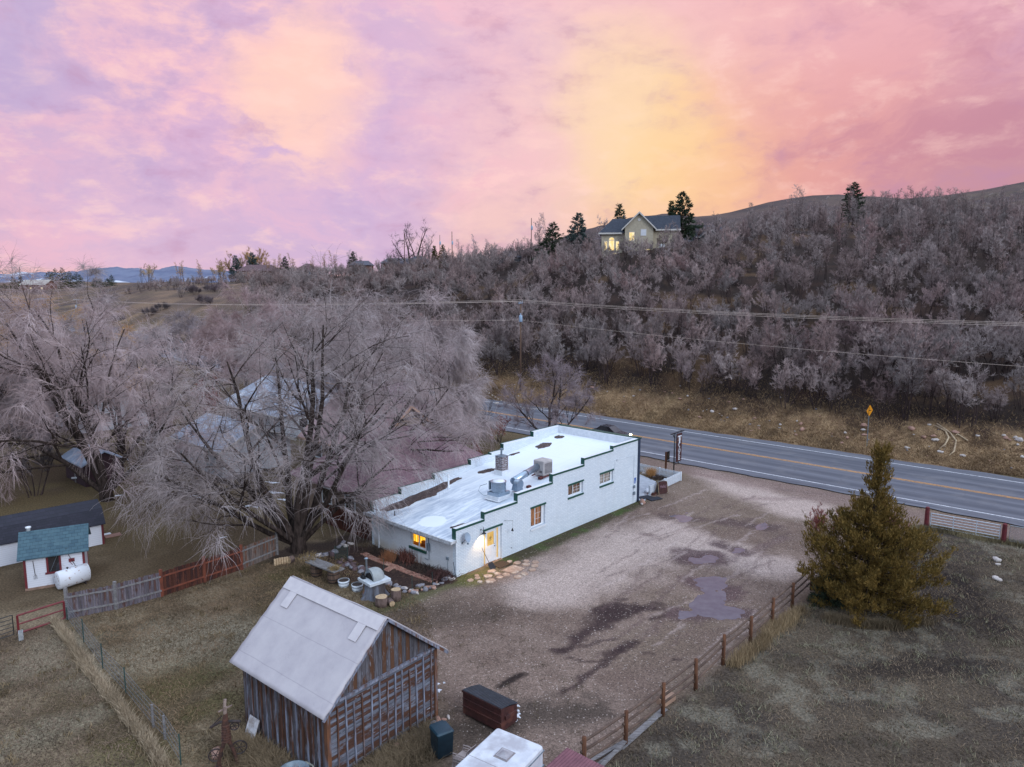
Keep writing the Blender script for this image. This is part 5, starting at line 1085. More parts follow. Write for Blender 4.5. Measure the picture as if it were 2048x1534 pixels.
# pizza oven on a stump
op_ = at(*zg(900, 790)); t = thing('tree_stump', 'broad flared weathered tree stump carrying the pizza oven', 'stump', op_)
m = MB(); n = 26; prof = [(.82, -.05), (.66, .08), (.55, .35), (.52, .9)]
V = []
for r, z in prof:
    for i in range(n):
        a = 2*math.pi*i/n; rr = r*(1+.09*math.sin(5*a+1)+.05*math.sin(11*a)+(.1*math.sin(7*a) if z < .2 else 0)); V.append((rr*math.cos(a), rr*math.sin(a), z))
m.add(V, [(k*n+i, k*n+(i+1) % n, (k+1)*n+(i+1) % n, (k+1)*n+i) for k in range(3) for i in range(n)]+[tuple(range(3*n, 4*n))]); m.build('trunk_wood', mat('stump_wood', (116, 120, 134), (70, 62, 62), scale=3, rough=.9, stretch=(1, 1, .2), bump=.9, c3=(176, 112, 62)), t, True)
ov = thing('pizza_oven', 'grey domed clay pizza oven with metal chimney on a white slab', 'oven', op_+Vector((0, 0, .9)), R_(-48))
m = MB(); m.box((-.68, -.68, .0), (.68, .68, .16)); m.build('slab', mat('slab_white', (206, 210, 216), (180, 186, 196), rough=.6), ov, bevel=.01)
m = MB(); CL = mat('oven_clay', (158, 162, 164), (138, 142, 146), rough=.9, bump=.3)
V = []; n1_, n2_ = 18, 16
for i in range(n1_+1):
    y = -.32+.9*i/n1_; s = math.sqrt(max(0, 1-max(0, (y-.0)/.6)**2)) if y > 0 else 1
    for j in range(n2_+1): a = math.pi*j/n2_; V.append((.52*s*math.cos(a), y, .16+.62*s*math.sin(a)))
m.add(V, [(i*(n2_+1)+j, (i+1)*(n2_+1)+j, (i+1)*(n2_+1)+j+1, i*(n2_+1)+j+1) for i in range(n1_) for j in range(n2_)]); 
V2 = [(.52*math.cos(math.pi*j/n2_), -.32, .16+.62*math.sin(math.pi*j/n2_)) for j in range(n2_+1)]; V3 = [(.4*math.cos(math.pi*j/n2_), -.32, .16+.42*math.sin(math.pi*j/n2_)) for j in range(n2_+1)]
m.add(V2+V3, [(j, j+1, n2_+2+j, n2_+1+j) for j in range(n2_)]); m.build('dome', CL, ov, True)
m = MB(); m.add([(x, -.3, z) for x, _, z in V3], [tuple(range(len(V3)))]); m.build('oven_mouth', mat('mouth_black', (34, 32, 34), (24, 22, 24), rough=1), ov)  # near-black flat face closing the mouth opening
m = MB(); m.tube([(-.1, -.42, .6), (-.1, -.42, 1.35)], .055, 12); m.lathe([(.055, 0), (.12, .03), (.12, .07), (.03, .11)], (-.1, -.42, 1.35), 14); m.tube([(-.1, -.42, .6), (-.1, -.3, .55)], .06, 10); m.build('chimney_pipe', STEEL, ov)
m = MB(); m.rbox((-.55, -.6, .16), (-.2, -.4, .34), .04); m.rbox((-.62, -.5, .36), (-.42, -.36, .44), .03); m.build('oven_door', BLACK, ov)
END = mat('cut_wood', (190, 164, 132), (160, 132, 104), scale=8, rough=.85); BRKW = mat('log_bark', (132, 110, 104), (92, 74, 70), scale=7, rough=.95, stretch=(1, 1, .3), bump=.8)
def log(name, label, p, r, h, lay=None, cat='log'):
    t = thing(name, label, cat, p, 0)
    if lay is not None: t.rotation_euler = (R_(90), 0, lay); t.location = p+Vector((0, 0, r))
    m = MB(); n = 18; V = []
    for k, z in enumerate((0, h*.5, h)):
        for i in range(n): a = 2*math.pi*i/n; rr = r*(1+.05*math.sin(3*a+p.x*9)+.03*math.sin(7*a)+(.06 if k == 0 else 0)); V.append((rr*math.cos(a), rr*math.sin(a), z))
    m.add(V, [(k*n+i, k*n+(i+1) % n, (k+1)*n+(i+1) % n, (k+1)*n+i) for k in range(2) for i in range(n)]+[tuple(range(n-1, -1, -1))]); m.build('bark', BRKW, t, True)
    m = MB(); m.add([(v[0]*.97, v[1]*.97, h+.004) for v in V[2*n:]], [tuple(range(n))]); m.build('cut_face', END, t); return t
log('log_stump', 'larger cut log round standing left in front of the oven', at(*zg(985, 905)), .34, .5); log('log_stump', 'upright log round right of the oven, beside the rocks', at(*zg(1160, 840)), .28, .62); log('log_stump', 'small log lying between the two upright log rounds', at(*zg(1075, 880)), .16, .5, .5)
# oak barrels and plank bench
WDK = mat('barrel_wood', (112, 88, 74), (78, 60, 52), scale=4, rough=.85, stretch=(4, 4, .4), bump=.5); GWD = mat('grey_weathered_wood', (136, 132, 134), (98, 92, 92), scale=3, rough=.9, stretch=(1, 5, 5), bump=.5)
def barrel(label, p):
    t = thing('barrel', label, 'barrel', p); pr = [(.29, 0), (.34, .2), (.365, .42), (.34, .64), (.29, .82), (.0, .82)]
    m = MB(); m.lathe(pr, n=22, caps=False); m.build('staves', WDK, t, True); m = MB()
    for z, r in ((.08, .315), (.27, .355), (.57, .356), (.75, .316)): m.lathe([(r, -.022), (r+.008, -.022), (r+.008, .022), (r, .022)], (0, 0, z), 22, caps=False)
    m.build('hoops', BLACK, t)
b1 = at(*zg(200, 550)); b2_ = at(*zg(405, 630)); barrel('wooden barrel under the left end of the plank bench', b1); barrel('wooden barrel under the right end of the plank bench', b2_)
t = thing('bench_plank', 'weathered grey plank laid across two barrels as a bench', 'bench', (b1+b2_)/2+Vector((0, 0, .825)), math.atan2(b2_.y-b1.y, b2_.x-b1.x)); m = MB(); m.box((-1.35, -.4, 0), (1.35, -.01, .07)); m.box((-1.32, .01, 0), (1.38, .4, .07)); m.build('plank', GWD, t)
DRY = mat('dry_stems', (150, 126, 88), (110, 90, 62), scale=6, rough=.95); DRY2 = mat('dry_russet', (112, 66, 56), (84, 50, 44), scale=6, rough=.95)
def tuft(name, label, p, n, h, r, m, cat='plant', lean=.6, wd=.012, group=None, seed=None):
    g = np.random.default_rng(seed or int(abs(p[0]*100+p[1]*37))); b = np.stack([g.normal(0, r*.35, n), g.normal(0, r*.35, n), np.zeros(n)], 1); d = np.stack([g.normal(0, lean, n), g.normal(0, lean, n), np.ones(n)], 1)
    d /= np.linalg.norm(d, axis=1, keepdims=True); l = (h*(.5+.8*g.random(n)))[:, None]; dr_ = np.array([0, 0, -.35])
    P = np.stack([b, b+d*l*.5, b+d*l*.5+(d+dr_)*l*.5], 1); R = np.tile(np.array([wd, wd*.8, wd*.25]), (n, 1)); V, Fq = tubes(P, R, 3)
    o = link(name, np_mesh(name, V, Fq), m); o.location = p; return tag(o, label, cat, group)
tuft('dried_plant', 'dried yellow plant heaped on the left end of the bench', b1+Vector((-.6, .5, .9)), 160, .35, .9, DRY); tuft('dried_plant', 'dry grey plant hanging over the right end of the bench', b2_+Vector((.1, -.2, .9)), 120, .35, .5, DRY, lean=1.2)
tuft('dry_grass_clump', 'orange dry grass clump against the kitchen wall', at(*zg(1065, 370)), 260, .75, .6, mat('russet_grass', (150, 98, 66), (120, 78, 54)), lean=.25); tuft('dried_hydrangea', 'dried russet flower bush under the kitchen window', at(*zg(1350, 370))+Vector((0, 0, 0)), 130, .95, .9, DRY2, lean=.35, wd=.018)
tuft('dried_hydrangea', 'small dried russet bush left of the kitchen window', at(*zg(1245, 350)), 60, .8, .4, DRY2, lean=.3, wd=.018); tuft('low_bush', 'low dark red bush at the near corner of the kitchen wall', at(*zg(1700, 560)), 420, .55, 1.3, mat('dark_red_leaf', (84, 50, 46), (58, 38, 38)), lean=.9, wd=.016); tuft('low_bush', 'low dark bush spread below the kitchen window', at(*zg(1500, 480)), 300, .4, 1.3, mat('dark_brown_leaf', (70, 52, 44), (52, 42, 38)), lean=1., wd=.016)
tuft('low_bush', 'dark low plants by the downspout', at(*zg(900, 240)), 260, .35, 1.5, mat('dark_brown_leaf', (1, 1, 1)), lean=1., wd=.016); tuft('moss_tuft', 'yellowish tuft at the largest border boulder', at(*zg(1450, 700)), 90, .25, .3, DRY, lean=.8)
def tub(label, p, m_, r=.34, h=.38):
    t = thing('tub_planter', label, 'planter', p); pr = [(r*.82, 0), (r, h), (r*.92, h), (r*.9, h*.86), (0, h*.86)]
    m = MB(); m.lathe(pr[:3], n=22, caps=False); m.lathe([(r*.82, 0), (0, 0)], n=22, caps=False); m.build('tub', m_, t, True); m = MB(); m.lathe([(r*.9, h*.86), (r*.5, h*.9), (0, h*.88)], n=22, caps=False); m.build('soil', mat('potting_soil', (70, 56, 52), (50, 40, 38), scale=20, rough=1, bump=.8), t); m = MB()
    for z, k in ((.07, .845), (h*.72, .955)): m.lathe([(r*k, -.018), (r*k+.012, -.018), (r*k+.012, .018), (r*k, .018)], (0, 0, z), 22, caps=False)
    m.build('hoops', GREYM, t)
tub('white half-barrel planter beside the bench barrel', at(*zg(528, 675)), WHITE); tub('white half-barrel planter partly behind the oven stump', at(*zg(692, 725)), WHITE)
t = thing('log_palisade', 'short row of upright cut logs beside the board fence end', 'log border', at(565, 1128), R_(25)); 
for k in range(7):
    m = MB(); m.lathe([(.075, 0), (.07, .42), (.0, .43)], ((k-3)*.15, random.uniform(-.05, .05), 0), 9, caps=False); m.build('palisade_log', END, t, True)
log('log_stump', 'round tan log end beside the palisade at the fence end', at(585, 1124), .22, .3, R_(-30))
for k, (x, y) in enumerate([(1595, 690), (1352, 730), (425, 360), (575, 350), (1010, 520)]):
    p = at(*zg(x, y)); o = MB().box((-.012, -.018, 0), (.012, .018, .95)).build('garden_stake', mat('stake_green', (44, 74, 70), (34, 60, 58))); o.location = p
    tag(o, ['green steel stake at the front right of the rock border', 'thin green stake in the middle of the rock border', 'green stake at the left end of the wire panel', 'green stake at the right end of the wire panel', 'short green stake behind the pizza oven'][k], 'stake')
def wire_net(name, label, a, b, h, nx_, nz_, m, r=.004, z0=.05):
    mb = MB()
    for k in range(nx_+1): p = a.lerp(b, k/nx_); mb.beam(p+Vector((0, 0, z0)), p+Vector((0, 0, h)), r, r)
    for k in range(nz_+1): z = z0+(h-z0)*k/nz_; mb.beam(a+Vector((0, 0, z)), b+Vector((0, 0, z)), r, r)
    return tag(mb.build(name, m), label, 'fence')
wire_net('wire_fence', 'short green wire panel between two stakes left of the garden', at(*zg(425, 360)), at(*zg(575, 350)), .9, 14, 9, mat('stake_green', (1, 1, 1)), .008)
# ================= the old barn =================
BN = Vector((-6.5, 23.2, 0)); BR = R_(51)
def boardmat(name, cols, bw=.18, axis='x', rust=.5, seed=0., horiz=False, dark=.0):
    """weathered boards: each board its own grey/brown, with long streaks"""
    m, T, B = newmat(name); s = T.new('ShaderNodeSeparateXYZ', p0=T.new('ShaderNodeTexCoord').outputs['Object'])
    a = T.math('ADD', s.outputs[0], s.outputs[1]) if axis == 'x' else s.outputs[1]
    if horiz: u, v = s.outputs[2], a
    else: u, v = a, s.outputs[2]
    cell = T.math('FLOOR', T.math('DIVIDE', T.math('ADD', u, seed), bw)); fr = T.math('FRACT', T.math('DIVIDE', T.math('ADD', u, seed), bw))
    wn = T.new('ShaderNodeTexWhiteNoise', noise_dimensions='1D'); T.put(wn.inputs['W'], cell)
    vec = T.new('ShaderNodeCombineXYZ', p0=T.math('MULTIPLY', u, 9.), p1=T.math('MULTIPLY', v, 1.1), p2=T.math('MULTIPLY', cell, 3.7)).outputs[0]
    n = T.noise(vec, 1.2, 6, .7); n2 = T.noise(T.new('ShaderNodeCombineXYZ', p0=T.math('MULTIPLY', u, 3.), p1=T.math('MULTIPLY', v, .9), p2=4.).outputs[0], 1.1, 5, .6)
    c = T.mix(T.mr(n.outputs[0], .38, .62), lin(cols[0]), lin(cols[1]))
    c = T.mix(T.mr(T.math('ADD', T.math('MULTIPLY', n2.outputs[0], .7), T.math('MULTIPLY', wn.outputs[0], .3)), rust, rust+.08), c, lin(cols[2]))
    c = T.mix(T.mr(n.outputs[0], .60, .68, 0, .8), c, lin(cols[3]))
    gap = T.math('MAXIMUM', T.mr(fr, .0, .05, 1, 0), T.mr(fr, .95, 1., 0, 1)); c = T.mix(T.math('MULTIPLY', gap, .85), c, lin((28, 22, 22)))
    hs = T.new('ShaderNodeHueSaturation', i_Value=T.mr(wn.outputs[0], 0, 1, .7, 1.2), i_Color=c)
    T.put(B.inputs['Base Color'], hs.outputs[0]); B.inputs['Roughness'].default_value = .9; B.inputs['Specular IOR Level'].default_value = .2
    bp = T.new('ShaderNodeBump'); bp.inputs['Strength'].default_value = .6; bp.inputs['Distance'].default_value = .02
    T.put(bp.inputs['Height'], T.math('SUBTRACT', n.outputs[0], T.math('MULTIPLY', gap, 1.5))); T.put(B.inputs['Normal'], bp.outputs[0]); MATS[name] = m; return m
OLD = ((118, 114, 120), (78, 70, 74), (76, 53, 44), (152, 152, 162))
BV = boardmat('barn_boards_vertical', OLD, .17); BG = boardmat('barn_gable_boards', ((112, 110, 118), (76, 70, 74), (86, 60, 46), (142, 144, 156)), .2, rust=.5); BH = boardmat('barn_siding_horizontal', ((130, 134, 148), (92, 90, 100), (80, 55, 46), (170, 176, 190)), .14, horiz=True, rust=.48)
BLTR = mat('rusty_old_batten', (98, 64, 48), (74, 48, 40), scale=3, stretch=(4, 4, .6), rough=.9, c3=(140, 140, 152)); BLTG = mat('grey_old_batten', (140, 146, 166), (88, 82, 88), scale=3, stretch=(4, 4, .6), rough=.9, c3=(96, 62, 46))
barn = thing('old_barn', 'small weathered plank barn with pale felt covered gable roof', 'barn', BN, BR)
W_, D_, EH, AH, xr = 5.35, 5.45, 2.98, 5.36, 2.6
m = MB(); m.box((0, .0, -.1), (W_, .05, EH)); m.build('gable_end_siding', BH, barn)      # horizontal boards behind battens
m = MB(); m.prism([(.0, .02, EH), (W_, .02, EH), (xr, .02, AH-.12)], (0, .05, 0)); m.prism([(0, D_-.06, EH), (W_, D_-.06, EH), (xr, D_-.06, AH-.12)], (0, .05, 0)); m.build('gable', BG, barn)
m = MB(); m.box((0.0, .051, -.1), (.05, D_, EH)); m.box((W_-.05, .051, -.1), (W_, D_, EH)); m.box((.051, D_-.05, -.1), (W_-.051, D_, EH)); m.build('board_wall', BV, barn)
for k in range(13):
    x = .42+k*.385; m = MB(); w_ = .035; h = EH-.05-random.uniform(0, .3); dx_ = random.uniform(-.05, .05)
    m.beam((x, -.03, -.1), (x+dx_, -.03, h), .06, .05, up=(0, 1, 0)); m.build('batten', BLTR if k % 3 == 0 else BLTG, barn)
for k in range(15):
    y = .5+k*.33; m = MB(); m.beam((-.02, y, -.1), (-.02, y+random.uniform(-.03, .03), EH-.02), .045, .07, up=(0, 1, 0)); m.build('batten', BLTR if k % 2 else BLTG, barn)
m = MB(); m.box((-.06, -.06, -.1), (.1, .0, EH-.02)); m.box((-.06, .001, -.1), (-.001, .12, EH-.02)); m.box((W_-.1, -.06, -.1), (W_+.05, .0, EH)); m.build('corner_board', mat('orange_weathered_board', (120, 76, 50), (82, 56, 44), scale=3, stretch=(3, 3, .5), rough=.9, c3=(110, 108, 118)), barn)
m = MB(); m.box((.0, -.08, EH-.03), (W_+.05, .018, EH+.07)); m.build('belt_beam', BLTG, barn)
# roof: slightly rumpled felt on both slopes
FELT, T, B = newmat('roof_felt'); pos = T.new('ShaderNodeTexCoord').outputs['Object']; sp3 = T.new('ShaderNodeSeparateXYZ', p0=pos)
n = T.noise(T.mapping(pos, (1, 1, 1)), 1.2, 5, .6); n2 = T.noise(T.mapping(pos, (2.2, .8, 1), rot=(0, 0, .5)), 1.1, 4, .6, 1.5); n3 = T.noise(pos, 60, 2, .6)
c = T.mix(T.mr(n.outputs[0], .35, .65), lin((184, 176, 180)), lin((172, 164, 170))); c = T.mix(T.mr(n3.outputs[0], .4, .7, 0, .15), c, lin((120, 112, 120)))
wr = T.mr(T.math('ABSOLUTE', T.math('SUBTRACT', n2.outputs[0], .5)), .0, .012, 1, 0)
for hz_ in (.62, 1.9, 3.15):
    ln = T.mr(T.math('ABSOLUTE', T.math('SUBTRACT', T.math('ADD', sp3.outputs[2], T.math('MULTIPLY', n.outputs[0], .03)), 2.72+hz_*.78)), .0, .014, .5, 0); c = T.mix(ln, c, lin((128, 120, 130)))
T.put(B.inputs['Base Color'], c); B.inputs['Roughness'].default_value = .75
bp = T.new('ShaderNodeBump'); bp.inputs['Strength'].default_value = .35; bp.inputs['Distance'].default_value = .03; T.put(bp.inputs['Height'], T.math('ADD', T.math('MULTIPLY', wr, T.mr(n.outputs[0], .5, .62, 0, .7)), T.math('MULTIPLY', n.outputs[0], .4))); T.put(B.inputs['Normal'], bp.outputs[0])
def felt(x0, z0, x1, z1, name, th=.05):
    V = []; nu, nv = 24, 30; up = Vector((-(z1-z0), 0, x1-x0)).normalized()
    if up.z < 0: up = -up
    for s in (0, 1):
        for i in range(nu+1):
            for j in range(nv+1):
                y = -.32+(D_+.62)*j/nv; x = x0+(x1-x0)*i/nu; z = z0+(z1-z0)*i/nu; w_ = (float(vn(np.array([x*1.3+9]), np.array([y*1.3]), 3)[0])-.5)*.035+((.02*math.sin(y*6)) if i == 0 else 0)
                V.append((x+up.x*(w_+s*th), y+(.02*math.sin(i*1.7) if j in (0, nv) else 0), z+up.z*(w_+s*th)))
    N1 = (nu+1)*(nv+1); Fs = []
    for i in range(nu):
        for j in range(nv):
            a = i*(nv+1)+j; Fs.append((N1+a, N1+a+nv+1, N1+a+nv+2, N1+a+1)); Fs.append((a, a+1, a+nv+2, a+nv+1))
    for j in range(nv): Fs.append((j, N1+j, N1+j+1, j+1)); a = nu*(nv+1)+j; Fs.append((a, a+1, N1+a+1, N1+a))
    for i in range(nu): a = i*(nv+1); Fs.append((a, a+nv+1, N1+a+nv+1, N1+a)); a += nv; Fs.append((a, N1+a, N1+a+nv+1, a+nv+1))
    m = MB(); m.add(V, Fs); return m.build(name, FELT, barn, True)
felt(-.36, EH-.2, xr, AH, 'roof_slope'); felt(W_+.42, EH-.24, xr+.02, AH, 'roof_slope')
pt = MB(); sl = Vector((xr+.36, 0, AH-EH+.2)).normalized(); nr_ = Vector((-sl.z, 0, sl.x))
def patch(s0, s1, y0, y1, k=.085):
    a = Vector((-.36, 0, EH-.2)); P = [a+sl*s0+nr_*k+Vector((0, y0, 0)), a+sl*s1+nr_*k+Vector((0, y0, 0)), a+sl*s1+nr_*k+Vector((0, y1, 0)), a+sl*s0+nr_*k+Vector((0, y1, 0))]; pt.prism(P, nr_*.012)
patch(3.38, 3.9, -.3, D_+.26); patch(2.7, 3.375, .35, .8); patch(2.7, 3.375, D_-.75, D_-.3)
pt.build('ridge_strip', mat('roof_felt_new', (196, 188, 191), (186, 178, 183), rough=.75), barn)
rk = MB(); rk.beam((-.36, -.3, EH-.27), (xr, -.3, AH-.07), .05, .1); rk.beam((W_+.42, -.3, EH-.31), (xr+.04, -.3, AH-.07), .05, .1); rk.build('rake_board', BLTG, barn)
# stones along the barn walls
Mb = Matrix.Translation(BN) @ Matrix.Rotation(BR, 4, 'Z')
for k in range(26):
    rock(Mb @ Vector((1.2+k*.17+random.uniform(-.05, .05), -.32-random.random()*.25, 0)), random.uniform(.09, .2), random.choice([0, 1, 1, 2]), 'pinkish stone among those laid along the gable wall of the barn', 'rock', 'stones along the barn gable wall')
for k in range(16):
    rock(Mb @ Vector((-.3-random.random()*.3, .9+k*.25, 0)), random.uniform(.08, .17), random.choice([0, 1, 1]), 'tan stone among the dry grass along the left wall of the barn', 'rock', 'stones along the barn left wall')
rock(Mb @ Vector((-.6, 5.4, 0)), .24, 1, 'tan boulder at the far left corner of the barn')
t = MB(); t.box((-.32, -.02, 0), (.32, .02, .82)); o = t.build('white_board', mat('old_white_board', (206, 202, 206), (176, 172, 178), scale=5, c3=(150, 140, 138))); p = Mb @ Vector((-.42, 4.55, .02)); o.location = p; o.rotation_euler = (R_(-22), 0, BR+R_(-90)); tag(o, 'white weathered board leaning on the left wall of the barn', 'board')
# rusty scrap sculpture
RUST = mat('rust', (92, 58, 46), (54, 38, 36), scale=7, rough=.9, bump=.5); RUSTD = mat('dark_iron', (58, 44, 44), (36, 30, 32), scale=7, rough=.7)
sc_ = thing('scrap_sculpture', 'rusty scrap metal figure with gear arms standing in the grass', 'sculpture', (-10.5, 24.2, 0), R_(20))
m = MB(); m.tube([(0, 0, 1.0), (0, 0, 1.85), (.02, 0, 2.1)], [.15, .11, .07], 10)
for k in range(7): m.lathe([(.16-.006*k, -.015), (.19-.006*k, 0), (.16-.006*k, .015)], (0, 0, 1.05+k*.1), 10)
m.build('torso', RUST, sc_)
m = MB(); m.tube([(0, 0, 2.1), (.02, -.02, 2.36)], .07, 10); m.tube([(0, -.02, 2.36), (.03, .06, 2.62)], .06, 10); m.beam((-.22, 0, 2.2), (.26, .05, 2.34), .05, .04); m.build('head', mat('worn_pipe', (150, 130, 122), (84, 62, 54), rough=.6), sc_)
m = MB(); m.tube([(-.5, .1, 1.6), (-.2, .02, 1.78), (.2, 0, 1.75), (.52, -.05, 1.7)], .05, 8); m.beam((-.55, .1, 1.58), (-.1, .05, 2.0), .03, .03); m.build('arm', RUSTD, sc_)
for s in (-1, 1):
    m = MB(); m.tube([(s*.05, 0, 1.05), (s*.22, .0, .6), (s*.34, .05, .02)], [.09, .06, .07], 8); m.lathe([(.14, 0), (.12, .06), (0, .07)], (s*.34, .05, 0), 9); m.build('leg', RUST, sc_)
m = MB()
for cx0, cz0, rr in ((.42, .62, .26), (-.4, .5, .24), (.3, 1.5, .15)):
    m.tube([(cx0+rr*math.cos(a), .05, cz0+rr*math.sin(a)) for a in [R_(k*24) for k in range(15)]], .028, 5, closed=True)
    for q in range(3): a = R_(60*q); m.beam((cx0-rr*math.cos(a), .05, cz0-rr*math.sin(a)), (cx0+rr*math.cos(a), .05, cz0+rr*math.sin(a)), .02, .02)
m.build('wheels', RUSTD, sc_)
rock((-11.15, 24.75, 0), .27, 1, 'round tan boulder beside the scrap sculpture')
t = thing('stock_tank', 'round grey metal tub with dry twigs inside at the barn corner', 'tub', (-7.72, 23.12, 0)); m = MB(); m.lathe([(.5, 0), (.52, .62), (.54, .64), (.50, .63), (.48, .3), (0, .3)], n=26, caps=False); m.build('tub', GREYM, t, True)
m = MB(); m.tube([(.3, .45, .62), (.62, .2, .66), (.75, .05, .5)], .03, 6); m.build('hose', mat('hose_tan', (150, 150, 140), (120, 118, 110)), t)
tuft('dry_twigs', 'bundle of dry pinkish twigs in the round metal tub', (-7.72, 23.12, .3), 120, .45, .5, mat('pink_twigs', (150, 124, 122), (110, 90, 90)), lean=.9)
# ---------- dumpster, wheelie bin, chairs, camper, red roof
DMP = mat('dumpster_brown', (78, 44, 42), (58, 34, 34), scale=3, rough=.5, c3=(96, 58, 50)); DL = mat('dumpster_lid', (44, 52, 62), (32, 40, 48), scale=4, rough=.45)
pL = Vector((-2.02, 27.3, 0)); pN = Vector((-.42, 26.0, 0)); dd_ = (pN-pL).normalized(); dsz = (pN-pL).length; az = math.atan2(dd_.y, dd_.x)
t = thing('dumpster', 'dark brown steel dumpster with ribbed black lid', 'dumpster', pL, az)
m = MB(); L = dsz; Wd = 1.0
m.prism([(0, 0, .12), (L, 0, .12), (L, 0, 1.12), (0, 0, 1.12)], (0, .03, 0))
m.prism([(0, .03, .12), (0, .03, 1.12), (0, Wd, .86), (0, Wd, .12)], (.03, 0, 0)); m.prism([(L-.03, .03, .12), (L-.03, .03, 1.12), (L-.03, Wd, .86), (L-.03, Wd, .12)], (.03, 0, 0)); m.box((.031, Wd-.03, .12), (L-.031, Wd, .86)); m.box((.031, .031, .12), (L-.031, Wd-.031, .16))
for z in (.45, .78): m.box((.0, -.04, z), (L, -.001, z+.06))
m.box((-.03, -.045, 1.06), (L+.03, -.001, 1.14)); m.box((L+.001, .2, .55), (L+.09, .85, .72)); m.box((-.09, .2, .55), (-.001, .85, .72)); body = m.build('body', DMP, t, bevel=.008)
m = MB(); nv = 22
V = []
for j in range(nv*4+1):
    x = -.02+(L+.04)*j/(nv*4); rr = .035*(1 if (j % 4) in (1, 2) else 0)
    V += [(x, -.03, 1.145+rr), (x, Wd*.5, 1.02+rr+.03), (x, Wd+.03, .885+rr)]
m.add(V, [(j*3+k, (j+1)*3+k, (j+1)*3+k+1, j*3+k+1) for j in range(nv*4) for k in (0, 1)]); m.build('lid', DL, t)
for x in (.12, L-.12):
    m = MB(); m.lathe([(.07, -.03), (.07, .03)], (0, 0, 0), 12, Matrix.Translation((x, .1, .07)) @ Matrix.Rotation(R_(90), 4, 'X')); m.build('wheel', BLACK, t)
t = thing('wheelie_bin', 'dark teal wheelie bin near the barn gable wall', 'bin', at(*(820+310*.20508, 1360+715*.20519)), R_(32)); TEAL = mat('bin_teal', (26, 50, 62), (20, 40, 52), rough=.45)
m = MB(); m.box((-.3, -.34, .06), (.3, .3, .98), taper=-.03); m.build('body', TEAL, t, bevel=.02); m = MB(); m.rbox((-.36, -.4, .985), (.36, .38, 1.08), .05); m.box((-.28, .38, .98), (.28, .46, 1.03)); m.build('lid', mat('bin_lid', (30, 62, 78), (24, 50, 64), rough=.4), t, bevel=.01)
for s in (-1, 1): m = MB(); m.lathe([(.12, -.03), (.12, .03)], (0, 0, 0), 14, Matrix.Translation((s*.3, .28, .12)) @ Matrix.Rotation(R_(90), 4, 'Y')); m.build('wheel', BLACK, t)
m = MB(); m.box((-.2, -.352, .72), (-.02, -.343, .8)); m.box((-.22, -.352, .84), (-.16, -.343, .88)); m.box((-.12, -.352, .84), (.0, -.343, .88)); m.build('marking', WHITE, t)
TAN = mat('tan_plastic', (166, 150, 146), (146, 132, 130), rough=.6); ca = Vector((-1.78, 23.75, 0))
for k in range(4):
    t = thing('plastic_chair', ['bottom tan plastic chair of the stack beside the camper', 'second tan plastic chair from the bottom of the stack', 'third tan plastic chair from the bottom of the stack', 'topmost tan plastic chair of the stack beside the camper'][k], 'chair', ca+Vector((.0, 0, .1*k)), R_(52), 'stack of tan plastic chairs')
    m = MB(); m.box((-.24, -.24, .4), (.24, .22, .43)); m.build('seat', TAN, t, bevel=.01)
    m = MB()
    for q in range(5): x = -.2+q*.1; m.prism([(x-.035, -.24, .43), (x+.035, -.24, .43), (x+.035, -.4, .86), (x-.035, -.4, .86)], (0, -.02, 0))
    m.prism([(-.26, -.4, .84), (.26, -.4, .84), (.22, -.44, .95), (-.22, -.44, .95)], (0, -.025, 0)); m.build('backrest', TAN, t)
    for s in (-1, 1):
        m = MB(); m.tube([(s*.27, -.34, .66), (s*.29, .0, .64), (s*.28, .22, .6), (s*.26, .25, .4)], .022, 6); m.build('armrest', TAN, t)
        for y in (-.26, .24): m = MB(); m.beam((s*.23, y*.9, .4), (s*.28, y*1.1, -.0), .045, .035); m.build('leg', TAN, t)
# camper roof: corners from the photo
cA, cB, cC = Vector((-.52, 23.29, 0)), Vector((1.08, 22.25, 0)), Vector((-2.2, 21.0, 0)); e1 = (cB-cA); az = math.atan2(e1.y, e1.x)
t = thing('camper', 'small white camper trailer seen from above at the bottom edge', 'trailer', cA, az); L1 = e1.length; L2 = 3.6; CW = mat('camper_white', (206, 208, 216), (186, 188, 198), scale=2, rough=.5, c3=(170, 168, 176))
m = MB(); m.rbox((0, -L2, .45), (L1, 0, 2.2), .07); m.build('shell', CW, t, bevel=.015)
m = MB(); m.box((-.02, -L2-.01, 1.98), (L1+.02, .01, 2.02)); m.box((-.02, -L2-.01, 1.45), (L1+.02, .01, 1.48)); m.build('trim_rail', GREYM, t)
m = MB(); c_v = (L1*.56, -1.15); m.box((c_v[0]-.22, c_v[1]-.22, 2.2), (c_v[0]+.22, c_v[1]+.22, 2.24)); m.add([(c_v[0]-.17, c_v[1]-.17, 2.241), (c_v[0]+.17, c_v[1]-.17, 2.241), (c_v[0]+.17, c_v[1]+.17, 2.241), (c_v[0]-.17, c_v[1]+.17, 2.241), (c_v[0], c_v[1], 2.33)], [(0, 1, 4), (1, 2, 4), (2, 3, 4), (3, 0, 4)]); v_ = m.build('roof_vent', mat('vent_grey', (170, 166, 172), (140, 134, 140)), t)
m = MB(); m.box((c_v[0]-.27, c_v[1]-.27, 2.203), (c_v[0]+.27, c_v[1]+.27, 2.212)); m.build('vent_seal', mat('sealant', (120, 110, 112), (150, 140, 142)), v_)
m = MB(); m.box((-.0, -1.8, 2.2005), (L1, -1.79, 2.206)); m.build('roof_seam', mat('sealant', (1, 1, 1)), t)
for s in (0, 1): m = MB(); m.lathe([(.3, -.08), (.3, .08)], (0, 0, 0), 18, Matrix.Translation((.1+s*(L1-.2), -2., .3)) @ Matrix.Rotation(R_(90), 4, 'Y')); m.build('wheel', BLACK, t)
